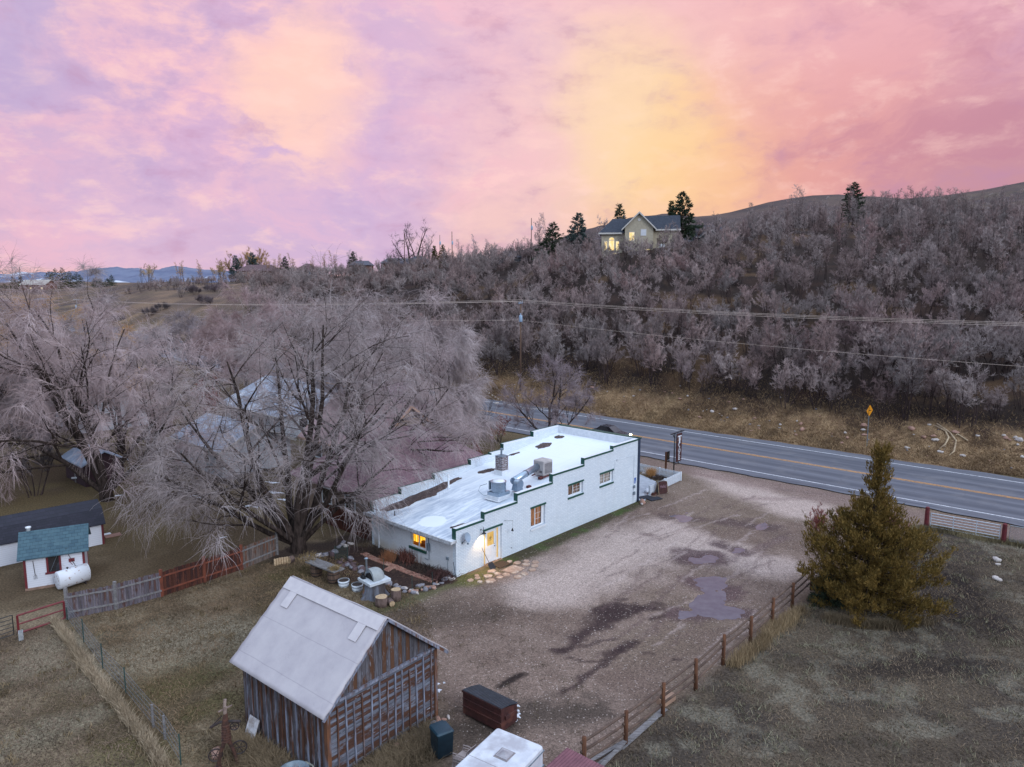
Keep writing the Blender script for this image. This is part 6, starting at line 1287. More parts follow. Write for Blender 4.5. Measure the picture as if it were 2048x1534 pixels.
RR = mat('red_corrugated', (120, 74, 84), (100, 60, 70), scale=3, rough=.6); t = thing('lean_to_shelter', 'low shelter with maroon corrugated metal roof at the bottom edge', 'shed', Vector((1.92, 23.1, 0)), R_(-40)); m = MB(); n = 34; V = []
for k in range(n+1):
    x = 0+1.9*k/n; dz = .02*(k % 2); V += [(x, .02, 1.5+dz), (x, -2.2, 1.42+dz), (x, .02, 1.47+dz), (x, -2.2, 1.39+dz)]
m.add(V, [(k*4, k*4+1, k*4+5, k*4+4) for k in range(n)]+[(k*4+2, k*4+6, k*4+7, k*4+3) for k in range(n)]+[(k*4, k*4+4, k*4+6, k*4+2) for k in range(n)]); m.build('roof', RR, t)
for x, y in ((.08, -.1), (1.8, -.1), (.08, -2.1), (1.8, -2.1)): m = MB(); m.box((x-.05, y-.05, 0), (x+.05, y+.05, 1.4)); m.build('post', GWD, t)
# snow crumbs by the dumpster
SNOW = mat('old_snow', (226, 226, 234), (200, 202, 214), scale=9, rough=.7, bump=.6)
def snow(p, rx, ry, label, rot=0., h=.05, seed=0, group=None):
    m = MB(); n = 22; V = []
    for k, (s, z) in enumerate(((1, -.01), (.85, .5), (.5, .9), (0, 1))):
        for i in range(n if s else 1):
            a = 2*math.pi*i/n; w_ = 1+.35*math.sin(3*a+seed)+.22*math.sin(7*a+seed*2); V.append((rx*s*w_*math.cos(a), ry*s*w_*math.sin(a), max(-.02, z*h)))
    m.add(V, [(k*n+i, k*n+(i+1) % n, (k+1)*n+(i+1) % n, (k+1)*n+i) for k in range(2) for i in range(n)]+[(2*n+i, 2*n+(i+1) % n, 3*n) for i in range(n)])
    o = m.build('snow_patch', SNOW, None, True); o.location = p; o.rotation_euler = (0, 0, rot); return tag(o, label, 'snow', group)
for k, (x, y, r) in enumerate([(1036, 1412, .05), (1034, 1432, .1), (1036, 1422, .05), (1031, 1441, .06), (1038, 1428, .04)]): snow(at(x, y), r, r*1.5, 'crumb of old snow on the ground right of the dumpster', 1, .05, k, 'snow crumbs by the dumpster')
for k, (x, y, r) in enumerate([(877, 1381, .1), (876, 1368, .06), (888, 1366, .04)]): snow(at(x, y), r, r*1.3, 'crumb of old snow by the right corner of the barn', 1, .05, k+9, 'snow crumbs by the barn corner')
# ---------- left yard: sheds, tank, gates, board fence
def shingle(name, a, b, c=None, rw=.14, bw=.3):
    m, T, B = newmat(name); tc = T.new('ShaderNodeTexCoord').outputs['Object']; s = T.new('ShaderNodeSeparateXYZ', p0=tc)
    n = T.noise(tc, 2, 5, .6); br = T.new('ShaderNodeTexBrick'); T.put(br.inputs['Vector'], T.new('ShaderNodeCombineXYZ', p0=T.math('ADD', s.outputs[0], T.math('MULTIPLY', s.outputs[1], 0.0)), p1=T.math('ADD', s.outputs[2], T.math('MULTIPLY', s.outputs[1], .0))).outputs[0])
    br.inputs['Scale'].default_value = 1; br.inputs['Brick Width'].default_value = bw; br.inputs['Row Height'].default_value = rw; br.inputs['Mortar Size'].default_value = .008; br.inputs['Color1'].default_value = (*lin(a), 1); br.inputs['Color2'].default_value = (*lin(b), 1); br.inputs['Mortar'].default_value = (*[v*.6 for v in lin(b)], 1)
    col = T.mix(T.mr(n.outputs[0], .45, .65, 0, .6), br.outputs[0], lin(c) if c else lin(b)); T.put(B.inputs['Base Color'], col); B.inputs['Roughness'].default_value = .85
    bp = T.new('ShaderNodeBump'); bp.inputs['Strength'].default_value = .5; bp.inputs['Distance'].default_value = .02; T.put(bp.inputs['Height'], T.math('MULTIPLY', br.outputs['Fac'], -1.)); T.put(B.inputs['Normal'], bp.outputs[0]); return m
SH_TEAL = shingle('teal_shingles', (66, 92, 104), (54, 78, 92), (76, 100, 110)); SH_DARK = shingle('dark_shingles', (44, 42, 56), (34, 34, 46)); CLAP = None
def clapmat():
    m, T, B = newmat('white_clapboard'); s = T.new('ShaderNodeSeparateXYZ', p0=T.new('ShaderNodeTexCoord').outputs['Object']); fr = T.math('FRACT', T.math('DIVIDE', s.outputs[2], .13)); n = T.noise(T.new('ShaderNodeTexCoord').outputs['Object'], 3, 5, .6)
    c = T.mix(T.mr(fr, .0, .12, .55, 0), lin((212, 212, 222)), lin((120, 118, 128))); c = T.mix(T.mr(n.outputs[0], .6, .75, 0, .5), c, lin((160, 150, 148))); T.put(B.inputs['Base Color'], c); B.inputs['Roughness'].default_value = .7
    bp = T.new('ShaderNodeBump'); bp.inputs['Strength'].default_value = .6; bp.inputs['Distance'].default_value = .02; T.put(bp.inputs['Height'], fr); T.put(B.inputs['Normal'], bp.outputs[0]); return m
CLAP = clapmat(); MRN = mat('maroon_paint', (112, 34, 42), (90, 28, 36), rough=.6)
sN, sR, sL = Vector((-28.14, 39.35, 0)), Vector((-25.5, 40.75, 0)), Vector((-30.15, 41.3, 0)); e = sR-sN; az = math.atan2(e.y, e.x); Ls = e.length; Ds = 2.6
t = thing('garden_shed', 'small white clapboard shed with teal shingle roof and maroon trim', 'shed', sN, az)
m = MB(); m.box((0, 0, -.05), (Ls, Ds, 2.12)); m.prism([(0.01, .0, 2.12), (0.01, Ds, 2.12), (0.01, Ds/2, 3.0)], (Ls-.02, 0, 0)); m.build('wall', CLAP, t)
m = MB()
for y0, y1 in ((-.32, Ds/2), (Ds+.32, Ds/2)):
    z0 = 1.93; m.prism([(-.28, y0, z0), (-.28, y1, 3.1), (-.28, y1, 3.16), (-.28, y0, z0+.06)], (Ls+.56, 0, 0))
m.build('roof', SH_TEAL, t)
m = MB()
for x, y in ((-.03, -.03), (Ls-.09, -.03), (-.03, Ds-.09), (Ls-.09, Ds-.09)): m.box((x, y, -.05), (x+.12, y+.12, 2.0))
m.build('corner_trim', MRN, t)
m = MB(); m.box((-.05, -.02, -.05), (-.004, Ds+.02, .16)); m.box((-.05, -.06, -.05), (Ls+.02, -.004, .14)); m.build('base_board', mat('mud_stained', (150, 120, 104), (120, 96, 84)), t)
m = MB(); m.box((1.08, -.06, .92), (1.18, -.004, 1.9)); m.box((1.72, -.06, .92), (1.82, -.004, 1.9)); m.box((1.0, -.08, 1.9), (1.9, -.004, 2.0)); m.box((1.0, -.09, .82), (1.9, -.004, .92)); wn_ = m.build('window', MRN, t); m = MB(); m.box((1.18, -.03, .92), (1.72, -.012, 1.9)); m.build('pane', GLASSD, wn_)
m = MB()
for k in range(-3, 4): m.beam((1.45+k*.15-.2, -.035, .95), (1.45+k*.15+.2, -.035, 1.88), .012, .01, up=(0, 1, 0)) if abs(k) < 1 else None
m.build('muntins', GREYM, wn_)
for nm, lb, pts, r_ in (('garden_fork', 'old garden fork hung on the left of the shed front wall', [(.45, -.04, 1.75), (.5, -.04, .9)], .016), ('hay_fork', 'long hay fork hung diagonally right of the shed window', [(2.15, -.05, 1.95), (2.55, -.05, 1.0)], .014)):
    m = MB(); m.tube(pts, r_, 5); a = Vector(pts[1] if nm == 'garden_fork' else pts[0]); s = -1 if nm == 'garden_fork' else 1
    for q in (-1, 0, 1): m.tube([a, a+Vector((q*.07, 0, s*.08)), a+Vector((q*.07, 0, s*.28))], .009, 4)
    o = m.build(nm, RUSTD); o.matrix_world = Matrix.Translation(sN) @ Matrix.Rotation(az, 4, 'Z'); tag(o, lb, 'fork')
m = MB(); m.box((2.2, -.05, 1.35), (2.5, -.012, 1.55)); m.beam((2.25, -.03, 1.35), (2.38, -.03, 1.15), .03, .02); o = m.build('wall_tool', MRN); o.matrix_world = Matrix.Translation(sN) @ Matrix.Rotation(az, 4, 'Z'); tag(o, 'small red tool hung on the shed wall by the hay fork', 'tool')
m = MB(); m.lathe([(.11, 0), (.11, .3), (.15, .32), (.15, .4), (.0, .42)], (.2, Ds/2+.1, 3.0), 14); m.build('roof_vent', WHITE, t, True)
lp_, lq = Vector((-27.9, 46.9, 0)), Vector((-33.6, 41.6, 0))
e = lp_-lq; az = math.atan2(e.y, e.x); Ll = 7.8+3; lq = lp_-e.normalized()*Ll
t = thing('long_shed', 'long low white shed with dark gambrel shingle roof and maroon trim', 'shed', lq, az)
m = MB(); Dl = 3.1; m.box((0, 0, -.05), (Ll, Dl, 1.5)); m.build('wall', CLAP, t); pr = [(-.18, 1.42), (.45, 2.35), (Dl/2, 2.75), (Dl-.45, 2.35), (Dl+.18, 1.42)]; V = []; m = MB()
for k in range(4): a, b = pr[k], pr[k+1]; m.prism([(-.15, a[0], a[1]), (-.15, b[0], b[1]), (-.15, b[0], b[1]+.06), (-.15, a[0], a[1]+.06)], (Ll+.3, 0, 0))
m.build('roof', SH_DARK, t); m = MB(); m.prism([(Ll-.01, p[0] if 0 < i < 4 else (0 if i == 0 else Dl), p[1]) for i, p in enumerate(pr)], (.02, 0, 0)); m.build('gable', mat('dark_gable', (64, 38, 46), (52, 34, 42)), t); m = MB()
for x in (.0, 2.2, 4.4, 6.6, 8.8, Ll-.1): m.box((x, -.03, 0), (x+.1, -.003, 1.45))
m.box((Ll+.012, -.03, 0), (Ll+.04, .1, 1.5)); m.build('trim', MRN, t)
for (p, l, mm_, sc3) in ((at(226, 1072), 'sheet of plywood lying on the grass by the long shed', mat('plywood', (150, 112, 98), (126, 94, 84)), .5), (at(212, 1070), 'small pale board lying by the end of the long shed', WHITE, .3)):
    o = MB().box((-sc3, -sc3*.7, .0), (sc3, sc3*.7, .04)).build('board', mm_); o.location = p+Vector((0, 0, .03)); o.rotation_euler = (0, 0, .7); tag(o, l, 'board')
tl, tr_ = at(110, 1187), at(169, 1168); e = tr_-tl; az = math.atan2(e.y, e.x)
t = thing('fuel_tank', 'rust speckled white horizontal fuel tank in front of the small shed', 'tank', (tl+tr_)/2+Vector((0, .35, 0)), az); m = MB(); n = 20; P = []
Lt = e.length/2+.02; prof = [(a, .56+.5*math.sin(b)*1.0, 0) for a, b in ()]
ring = [(.42*math.cos(R_(18*k)), .62+.54*math.sin(R_(18*k))) for k in range(20)]; V = []
for x, s in ((-Lt-.03, .85), (-Lt, 1), (Lt, 1), (Lt+.03, .85)): V += [(x, y*s, .6+(z-.6)*s) for y, z in ring]
m.add(V, [(k*20+i, k*20+(i+1) % 20, (k+1)*20+(i+1) % 20, (k+1)*20+i) for k in range(3) for i in range(20)]+[tuple(range(19, -1, -1)), tuple(range(60, 80))])
m.build('tank_body', mat('tank_white', (214, 214, 220), (196, 194, 200), scale=3, rough=.5, c3=(206, 204, 210), detail=8) if 0 else mat('tank_rusty_white', (212, 212, 220), (148, 112, 96), scale=5, rough=.5, th=(.6, .66)), t, True); m = MB()
for x in (-Lt*.7, Lt*.7): m.box((x-.03, -.3, 0), (x+.03, .3, .2))
m.lathe([(.04, 0), (.04, .16), (.06, .16), (.06, .2)], (-Lt*.3, 0, 1.05), 8); m.build('tank_stand', RUSTD, t)
# board fence, five bays between posts
fp = [Vector((-23.57, 35.84, 0)), Vector((-21.6, 36.95, 0)), Vector((-19.9, 38.6, 0)), Vector((-18.3, 40.55, 0)), Vector((-16.8, 42.45, 0)), Vector((-15.4, 44.9, 0))]
fg = ((120, 112, 120), (86, 78, 86), (84, 62, 60), (142, 136, 146)); fr_ = ((104, 62, 50), (76, 46, 40), (62, 40, 38), (128, 84, 64)); ft = ((126, 112, 106), (92, 80, 78), (104, 72, 58), (156, 144, 138))
t = thing('board_fence', 'weathered board fence with grey left bays and rust-red middle bays', 'fence', (0, 0, 0)); fm = [boardmat('fence_boards_grey', fg, .13, 'x', .55), boardmat('fence_boards_red', fr_, .13, 'x', .5), boardmat('fence_boards_tan', ft, .13, 'x', .55)]
cols = [0, 0, 1, 1, 2]
for k in range(5):
    a, b = fp[k], fp[k+1]; d = (b-a).normalized(); nrm = Vector((d.y, -d.x, 0)); L = (b-a).length; n = int(L/.145); m = MB(); az = math.atan2(d.y, d.x)
    for q in range(n):
        m.box((q*L/n+.005, -.012, .02), ((q+1)*L/n-.008, .012, 1.42+random.uniform(-.03, .03)+.12*(k in (1, 2, 3))*.3), None)
    o = m.build('board_panel', fm[cols[k]], t); o.location = a; o.rotation_euler = (0, 0, az)
    m = MB()
    for z in (.38, 1.2): m.beam(a+nrm*.05+Vector((0, 0, z+(0 if k else .02))), b+nrm*.05+Vector((0, 0, z)), .04, .09)
    m.build('rail', [GWD, GWD, mat('red_stained_wood', (132, 70, 50), (96, 52, 42), rough=.85), mat('red_stained_wood', (1, 1, 1)), GWD][k], t)
for k, p in enumerate(fp):
    m = MB(); m.box((p.x-.07, p.y-.07, -.1), (p.x+.07, p.y+.07, 1.62 if k else 1.75)); m.build('post', GWD if k in (0, 1, 5) else mat('red_stained_wood', (1, 1, 1)), t)
RG = mat('gate_red', (118, 30, 38), (96, 26, 34), rough=.5)
def tube_gate(name, label, a, b, h, nb, m_, r=.028, nv=1, z0=.18, col=None):
    t = thing(name, label, 'gate', a); d = b-a; m = MB()
    P = [Vector((0, 0, z0)), Vector((0, 0, h)), d+Vector((0, 0, h)), d+Vector((0, 0, z0))]; m.tube([P[0], P[1]], r, 6); m.tube([P[1], P[2]], r, 6); m.tube([P[2], P[3]], r, 6); m.tube([P[3], P[0]], r, 6); m.build('frame', m_, t)
    for k in range(1, nb+1): z = z0+(h-z0)*k/(nb+1); q = MB(); q.tube([Vector((0, 0, z)), d+Vector((0, 0, z))], r*.8, 6); q.build('bar', m_, t)
    for k in range(1, nv+1): q = MB(); f_ = k/(nv+1); q.tube([d*f_+Vector((.012, -.012, z0)), d*f_+Vector((.012, -.012, h))], r*.9, 6); q.build('upright', m_, t)
    return t
tube_gate('red_gate', 'dark red three-bar metal gate at the left end of the board fence', Vector((-24.98, 34.09, 0)), Vector((-23.66, 35.74, 0)), 1.05, 1, RG, .05, 0, .12); tube_gate('black_gate', 'black tube gate cut by the left edge of the photo', Vector((-26.9, 31.6, 0)), Vector((-25.05, 33.85, 0)), 1.2, 4, BLACK, .022, 1)
m = MB()
for a, b in (((-.1, -.2, 0), (.1, -.16, .4)), ((-.1, .16, 0), (.1, .2, .4)), ((-.1, -.16, 0), (-.06, .16, .4)), ((.06, -.16, 0), (.1, .16, .4)), ((-.06, -.02, 0), (.06, .02, .4))): m.box(a, b)
o = m.build('cinder_block', mat('concrete_grey', (158, 158, 160), (132, 132, 136), scale=8, rough=.95, bump=.4)); o.location = Vector((-24.6, 33.7, 0)); o.rotation_euler = (0, 0, .6); tag(o, 'grey cinder block standing at the foot of the red gate', 'block')
# wire fence with green t-posts, running from the gate to the bottom edge
tp = [at(135, 1240), at(168, 1285), at(206, 1338), at(252, 1388), at(307, 1455), at(330, 1478), at(362, 1530)]
wf = thing('wire_fence', 'sagging wire fence with thin green steel posts across the left field', 'fence', (0, 0, 0))
for k, p in enumerate(tp):
    m = MB(); hh = .7 if k == 0 else 1.25; m.box((p.x-.018, p.y-.018, 0), (p.x+.018, p.y+.018, hh)) if k not in (4, 5) else m.lathe([(.05, 0), (.05, 1.0), (0, 1.02)], p, 8); m.build('post', mat('stake_green', (1, 1, 1)) if k not in (4, 5) else GWD, wf)
m = MB()
for a, b in zip(tp[:-1], tp[1:]):
    for z in (.15, .4, .65, .9, 1.1): m.beam(a+Vector((0, 0, z)), b+Vector((0, 0, z)), .006, .006)
    L = (b-a).length; n = int(L/.22)
    for q in range(n): p = a.lerp(b, q/n); m.beam(p+Vector((0, 0, .1)), p+Vector((0, 0, 1.08)), .004, .004)
m.build('wire_mesh', GREYM, wf)
# ---------- post and rail fence along the lot
PR = mat('cedar_post', (112, 70, 44), (78, 50, 38), scale=4, rough=.9, stretch=(3, 3, .5), bump=.5); RLS = mat('pole_rail', (106, 84, 72), (74, 58, 52), scale=4, rough=.85, stretch=(.5, .5, .5), bump=.3)
ps = [Vector((2.62, 23.75, 0)), Vector((4.39, 25.42, 0)), Vector((6.23, 27.32, 0)), Vector((8.06, 29.17, 0)), Vector((9.85, 31.26, 0)), Vector((11.8, 33.29, 0)), Vector((13.58, 35.26, 0)), Vector((15.41, 37.25, 0)), Vector((17.4, 39.5, 0)), Vector((19.4, 41.6, 0)), Vector((21.4, 43.7, 0))]
t = thing('rail_fence', 'three-rail wooden fence with brown posts beside the gravel lot', 'fence', (0, 0, 0))
for k, p in enumerate(ps):
    hh = 1.45+random.uniform(-.05, .05); m = MB(); a = random.uniform(-.03, .03); m.tube([p+Vector((0, 0, -.1)), p+Vector((a, a, hh*.5)), p+Vector((a*1.5, a, hh))], [.095, .085, .08], 9); m.build('post', PR, t, True)
    if k < len(ps)-1:
        b = ps[k+1]; nrm = Vector(((b-p).y, -(b-p).x, 0)).normalized()*.07
        for j, z in enumerate((.45, .85, 1.26)):
            m = MB(); za1 = z+random.uniform(-.05, .05); zb1 = z+random.uniform(-.05, .05); e2 = (b-p).normalized()*.12; mid = (p+b)/2+Vector((0, 0, (za1+zb1)/2-.015)); m.tube([p-e2-nrm*.8+Vector((0, 0, za1)), mid-nrm*.9, b+e2-nrm*1.05+Vector((0, 0, zb1))], [.058, .052, .048], 7); m.build('rail', RLS, t, True)
m = MB(); m.rbox((-.42, -.22, 0), (.42, .22, .3), .04); o = m.build('sandstone_block', mat('sandstone', (176, 142, 120), (150, 120, 104), scale=3, rough=.9, bump=.3)); o.location = at(1332, 1403); o.rotation_euler = (0, 0, .75); tag(o, 'tan sandstone block at the foot of the rail fence', 'block')
pk = [((1240, 1500), (1330, 1420), .02, 'long pale plank lying on the ground along the rail fence'), ((1185, 1545), (1245, 1500), .1, 'grey plank crossing the heap at the bottom of the rail fence'), ((1175, 1530), (1265, 1478), .05, 'broad grey plank under the heap by the lowest fence post'), ((1200, 1545), (1250, 1492), .16, 'short grey plank on top of the heap by the rail fence')]
for a, b, z, lb in pk:
    A_, B_2 = at(*a), at(*b); m = MB(); m.beam(A_+Vector((0, 0, z+.05)), B_2+Vector((0, 0, z+.05)), .26 if 'long' in lb else .16, .04); tag(m.build('plank', GWD), lb, 'plank')
# ---------- gates at the highway on the right
g0, g1 = Vector((30.1, 50.0, 0)), Vector((33.75, 47.1, 0)); MP = mat('red_gate_post', (104, 30, 38), (80, 26, 32), scale=4, rough=.7)
for p, h, lb in ((g0, 1.65, 'thick dark red post at the left end of the white tube gate'), (g1, 1.4, 'dark red post between the white gate and the wire panel'), (at(1738, 1030)+Vector((1.5, .6, 0)), 1.3, 'red post hidden in the reddish shrub behind the juniper')):
    m = MB(); m.lathe([(.16, -.05), (.14, h-.06), (.0, h)], p, 12, caps=False); tag(m.build('gate_post', MP), lb, 'post')
e = (g1-g0).normalized(); tube_gate('white_gate', 'long white tube gate between two dark red posts beside the highway', g0+e*.25, g1-e*.25, 1.2, 4, mat('gate_white', (206, 212, 222), (180, 190, 204), rough=.4, metal=.3), .03, 2, .2)
CLM = mat('chainlink', (150, 158, 168), (130, 138, 148), rough=.5, metal=.4); g2 = g1+e*.3; g3 = g1+e*1.35
t = thing('chainlink_gate', 'small chain-link gate panel at the right edge of the photo', 'gate', g2); d = g3-g2; m = MB(); m.tube([(0, 0, .2), (0, 0, 1.3), d+Vector((0, 0, 1.3)), d+Vector((0, 0, .2))], .03, 6, closed=True); m.build('frame', CLM, t); m = MB()
for k in range(26):
    s = -1.1+k*.09
    for sg in (1, -1):
        pts = [(q, (q-s)*1.0*sg+(.2 if sg > 0 else 1.3)) for q in (max(0, s if 1 else 0), min(d.length, s+1.1))]
        pts = [(max(0, min(d.length, q)), max(.22, min(1.28, z))) for q, z in pts]
        if abs(pts[0][0]-pts[1][0]) > .03: m.beam(d.normalized()*pts[0][0]+Vector((0, 0, pts[0][1])), d.normalized()*pts[1][0]+Vector((0, 0, pts[1][1])), .008, .008)
m.build('chain_mesh', CLM, t)
m = MB(); m.tube([g3+e*.12, g3+e*.12+Vector((0, 0, 1.4))], .03, 8); tag(m.build('steel_post', CLM), 'thin grey steel post right of the chain-link panel', 'post')
for x, y, r, lb in ((1994, 1122, .28, 'upper white rock in the rough grass right of the juniper'), (1996, 1130, .16, 'flat white rock just below the upper one by the right edge'), (1993, 1160, .26, 'lower pinkish rock in the rough grass near the right edge')): rock(at(x, y), r, 2, lb)
# ---------- tall grass strips and short turf: real blades
def grass(name, label, pts_fn, n, h, w_, ca, cb, lean=.35, seed=1, dirb=(0, 0)):
    g = np.random.default_rng(seed); x, y = pts_fn(g, n); n = len(x); z = zfun(x, y); a = g.random(n)*2*np.pi; hh = h*(.45+.9*g.random(n)); ln = g.normal(0, lean, (n, 2))+np.array(dirb)
    b = np.stack([x, y, z], 1); s = np.stack([np.cos(a), np.sin(a), 0*a], 1)*(w_*(.6+.8*g.random(n)))[:, None]; tip = b+np.stack([ln[:, 0]*hh, ln[:, 1]*hh, hh], 1); mid = (b+tip)/2+np.stack([-ln[:, 0]*hh*.12, -ln[:, 1]*hh*.12, hh*.1], 1)
    V = np.stack([b-s, b+s, mid+s*.7, mid-s*.7, tip], 1).reshape(-1, 3); o_ = np.arange(n)[:, None]*5
    me = np_mesh(name, V, [o_+np.array([0, 1, 2, 3]), o_+np.array([3, 2, 4])])
    ca = np.array(lin(ca))*.95; cb = np.array(lin(cb))*.78; k = np.clip(fbm(x/1.5, y/1.5, seed+50)*1.6-.3+g.normal(0, .3, n), 0, 1)[:, None]; vcol(me, 'tone', np.repeat(np.concatenate([ca*(1-k)+cb*k, np.ones((n, 1))], 1), 5, 0))
    if 'grass_blades' not in MATS:
        m, T, B = newmat('grass_blades'); T.put(B.inputs['Base Color'], T.new('ShaderNodeVertexColor', layer_name='tone').outputs[0]); B.inputs['Roughness'].default_value = .85; B.inputs['Specular IOR Level'].default_value = .15; MATS['grass_blades'] = m
    return tag(link(name, me, MATS['grass_blades']), label, kind='stuff')
def along(P, width, taper=0):
    def fn(g, n):
        L = [0]
        for a, b in zip(P[:-1], P[1:]): L.append(L[-1]+(b-a).length)
        s = g.random(n)*L[-1]; i = np.clip(np.searchsorted(L, s)-1, 0, len(P)-2); pa = np.array([tuple(p) for p in P]); f_ = (s-np.array(L)[i])/(np.array(L)[i+1]-np.array(L)[i]); p = pa[i]*(1-f_[:, None])+pa[i+1]*f_[:, None]
        o = g.normal(0, width, n)*(.5+vn(s*1.3, s*0, 7)); o2 = g.normal(0, width, n)*.5; return p[:, 0]+o, p[:, 1]+o2
    return fn
def area(poly, gate=None):
    P = np.array([(p.x, p.y) for p in poly])
    def fn(g, n):
        x = g.uniform(P[:, 0].min(), P[:, 0].max(), n); y = g.uniform(P[:, 1].min(), P[:, 1].max(), n); ins = np.zeros(n, bool)
        for i in range(len(P)):
            a = P[i]; b = P[(i+1) % len(P)]; c = (a[1] > y) != (b[1] > y)
            with np.errstate(divide='ignore', invalid='ignore'): ins ^= c & (x < (b[0]-a[0])*(y-a[1])/(b[1]-a[1]+1e-12)+a[0])
        # keep grass off the barn floor
        dx = x-BN.x; dy = y-BN.y; lx_ = dx*math.cos(BR)+dy*math.sin(BR); ly_ = -dx*math.sin(BR)+dy*math.cos(BR); ins &= ~((lx_ > -.05) & (lx_ < W_+.05) & (ly_ > -.05) & (ly_ < D_+.05))
        if gate is not None: ins &= gate(x, y, g)
        return x[ins], y[ins]
    return fn
fl2 = [p+Vector((-.55, -.25, 0)) for p in tp]
grass('tall_straw_grass', 'strip of tall straw grass along the wire fence', along(fl2, .13), 10000, .36, .011, (186, 166, 142), (150, 132, 110), .4, 3)
grass('tall_straw_grass', 'straw grass growing under the rail fence', along([ps[4]+Vector((.4, -.2, 0)), ps[5]+Vector((.4, -.2, 0)), ps[6]+Vector((.35, -.2, 0)), ps[7]+Vector((.4, -.4, 0))], .28), 4200, .4, .01, (172, 148, 116), (128, 108, 84), .35, 4)
grass('tall_straw_grass', 'straw grass around the foot of the juniper', along([jp+Vector((-2.8, -1.4, 0)), jp+Vector((-1.4, -2.2, 0)), jp+Vector((.4, -2.4, 0)), jp+Vector((2., -1.7, 0))], .3), 8000, .38, .01, (150, 130, 106), (104, 90, 72), .35, 5)
grass('tall_dry_grass', 'tangled tan grass around the barn walls', along([Mb @ Vector((-.9, 5.2, 0)), Mb @ Vector((-.8, 3, 0)), Mb @ Vector((-1.0, 1, 0)), Mb @ Vector((-1., -.6, 0)), Mb @ Vector((.6, -1.1, 0)), Mb @ Vector((2.6, -.9, 0)), Mb @ Vector((4.4, -.8, 0))], .42), 22000, .34, .012, (142, 122, 98), (96, 82, 66), .8, 6, (-.3, .2))
grass('tall_straw_grass', 'dry grass by the red gate post and chain-link panel', along([g0+Vector((-1.5, -.6, 0)), g0, g1, g3+Vector((1, -.8, 0))], .35), 7000, .3, .012, (150, 136, 106), (112, 100, 78), .4, 7)
grass('field_grass', 'matted dry grass of the left field', area([at(135, 1240), at(560, 1120), at(690, 1110), at(850, 1210), at(880, 1330), at(760, 1560), at(360, 1560)], lambda x, y, g: g.random(len(x)) < .35+.9*fbm(x/1.3, y/1.3, 88)), 150000, .075, .011, (148, 122, 98), (86, 72, 54), 1.2, 8)
grass('field_grass', 'short grass left of the wire fence', area([at(-60, 1290), at(120, 1240), at(330, 1560), at(-60, 1560)], lambda x, y, g: g.random(len(x)) < .3+.9*fbm(x/1.3, y/1.3, 89)), 60000, .08, .011, (142, 120, 104), (80, 69, 58), 1.2, 9)
grass('paddock_grass', 'grey-green rough grass of the right paddock', area([at(1165, 1560), at(1250, 1475), at(1440, 1335), at(1620, 1200), at(1850, 1070), at(2110, 1100), at(2150, 1560)], lambda x, y, g: g.random(len(x)) < .15+1.1*fbm(x/1.2, y/1.2, 90)), 150000, .085, .012, (146, 126, 106), (84, 71, 58), 1.1, 10)
grass('weed_clumps', 'scattered taller weed clumps in the left field', area([at(-60, 1290), at(135, 1240), at(560, 1120), at(690, 1110), at(850, 1210), at(760, 1560), at(-60, 1560)], lambda x, y, g: fbm(x/.5, y/.5, 101) > .66), 90000, .15, .012, (156, 134, 104), (92, 78, 56), .7, 18)
grass('weed_clumps', 'scattered taller weed clumps in the right paddock', area([at(1165, 1560), at(1250, 1475), at(1440, 1335), at(1620, 1200), at(1850, 1070), at(2110, 1100), at(2150, 1560)], lambda x, y, g: fbm(x/.5, y/.5, 102) > .64), 110000, .16, .012, (156, 148, 124), (84, 80, 64), .7, 19)
grass('weed_clumps', 'sparse weeds in the gravel around the dumpster and barn', area([at(760, 1230), at(1000, 1200), at(1180, 1380), at(1180, 1560), at(860, 1560), at(870, 1330)], lambda x, y, g: fbm(x/.5, y/.5, 103) > .66), 26000, .07, .01, (120, 104, 84), (74, 64, 50), 1., 20)
grass('bank_grass', 'golden dry grass on the roadside bank', lambda g, n: (lambda u, v: ((C0.x+BX.x*u+AX.x*v), (C0.y+BX.y*u+AX.y*v)))(g.uniform(-62, 90, n), 50+np.abs(g.normal(0, 5, n))), 130000, .22, .022, (176, 146, 112), (112, 88, 66), 1.2, 11)
# ================= cafe front yard and signs =================
CONC = mat('concrete', (168, 172, 182), (148, 152, 162), scale=2, rough=.85, bump=.15)
m = MB(); P = [uv(-.05, 20.64), uv(7, 20.64), uv(7, 24.5), at(1281, 950), at(1312, 964), at(1306, 978), at(1302, 992), at(1290, 1001), uv(-.5, 20.9)]
m.add([(p.x, p.y, .05) for p in P], [tuple(range(len(P)))]); tag(m.build('patio', CONC), 'grey concrete patio in front of the cafe', kind='structure')
PICK = mat('picket_white', (222, 226, 234), (200, 206, 216), scale=5, rough=.5)
def pickets(label, a, b, h=.85):
    t = thing('picket_fence', label, 'fence', a, math.atan2((b-a).y, (b-a).x)); L = (b-a).length; n = int(L/.15); m = MB()
    for k in range(n+1): x = k*L/n; m.prism([(x-.045, -.015, .04), (x+.045, -.015, .04), (x+.045, -.015, h-.06), (x, -.015, h), (x-.045, -.015, h-.06)], (0, .03, 0))
    m.build('pickets', PICK, t); m = MB()
    for z in (.2, .62): m.box((0, .017, z), (L, .05, z+.08))
    m.build('rail', PICK, t)
    for k in range(int(L/1.9)+1): m = MB(); x = min(L, k*L/max(1, int(L/1.9))); m.box((x-.05, .052, 0), (x+.05, .15, h-.02)); m.build('post', PICK, t)
q1, q2, q3 = Vector((12.12, 65.6, 0)), Vector((15.15, 62.55, 0)), Vector((11.63, 58.23, 0))
pickets('white picket fence section facing the highway beside the cafe', q1+(q1-q2).normalized()*2.5, q2); pickets('white picket fence section along the gravel lot beside the cafe', q3, q2+(q3-q2).normalized()*.08)
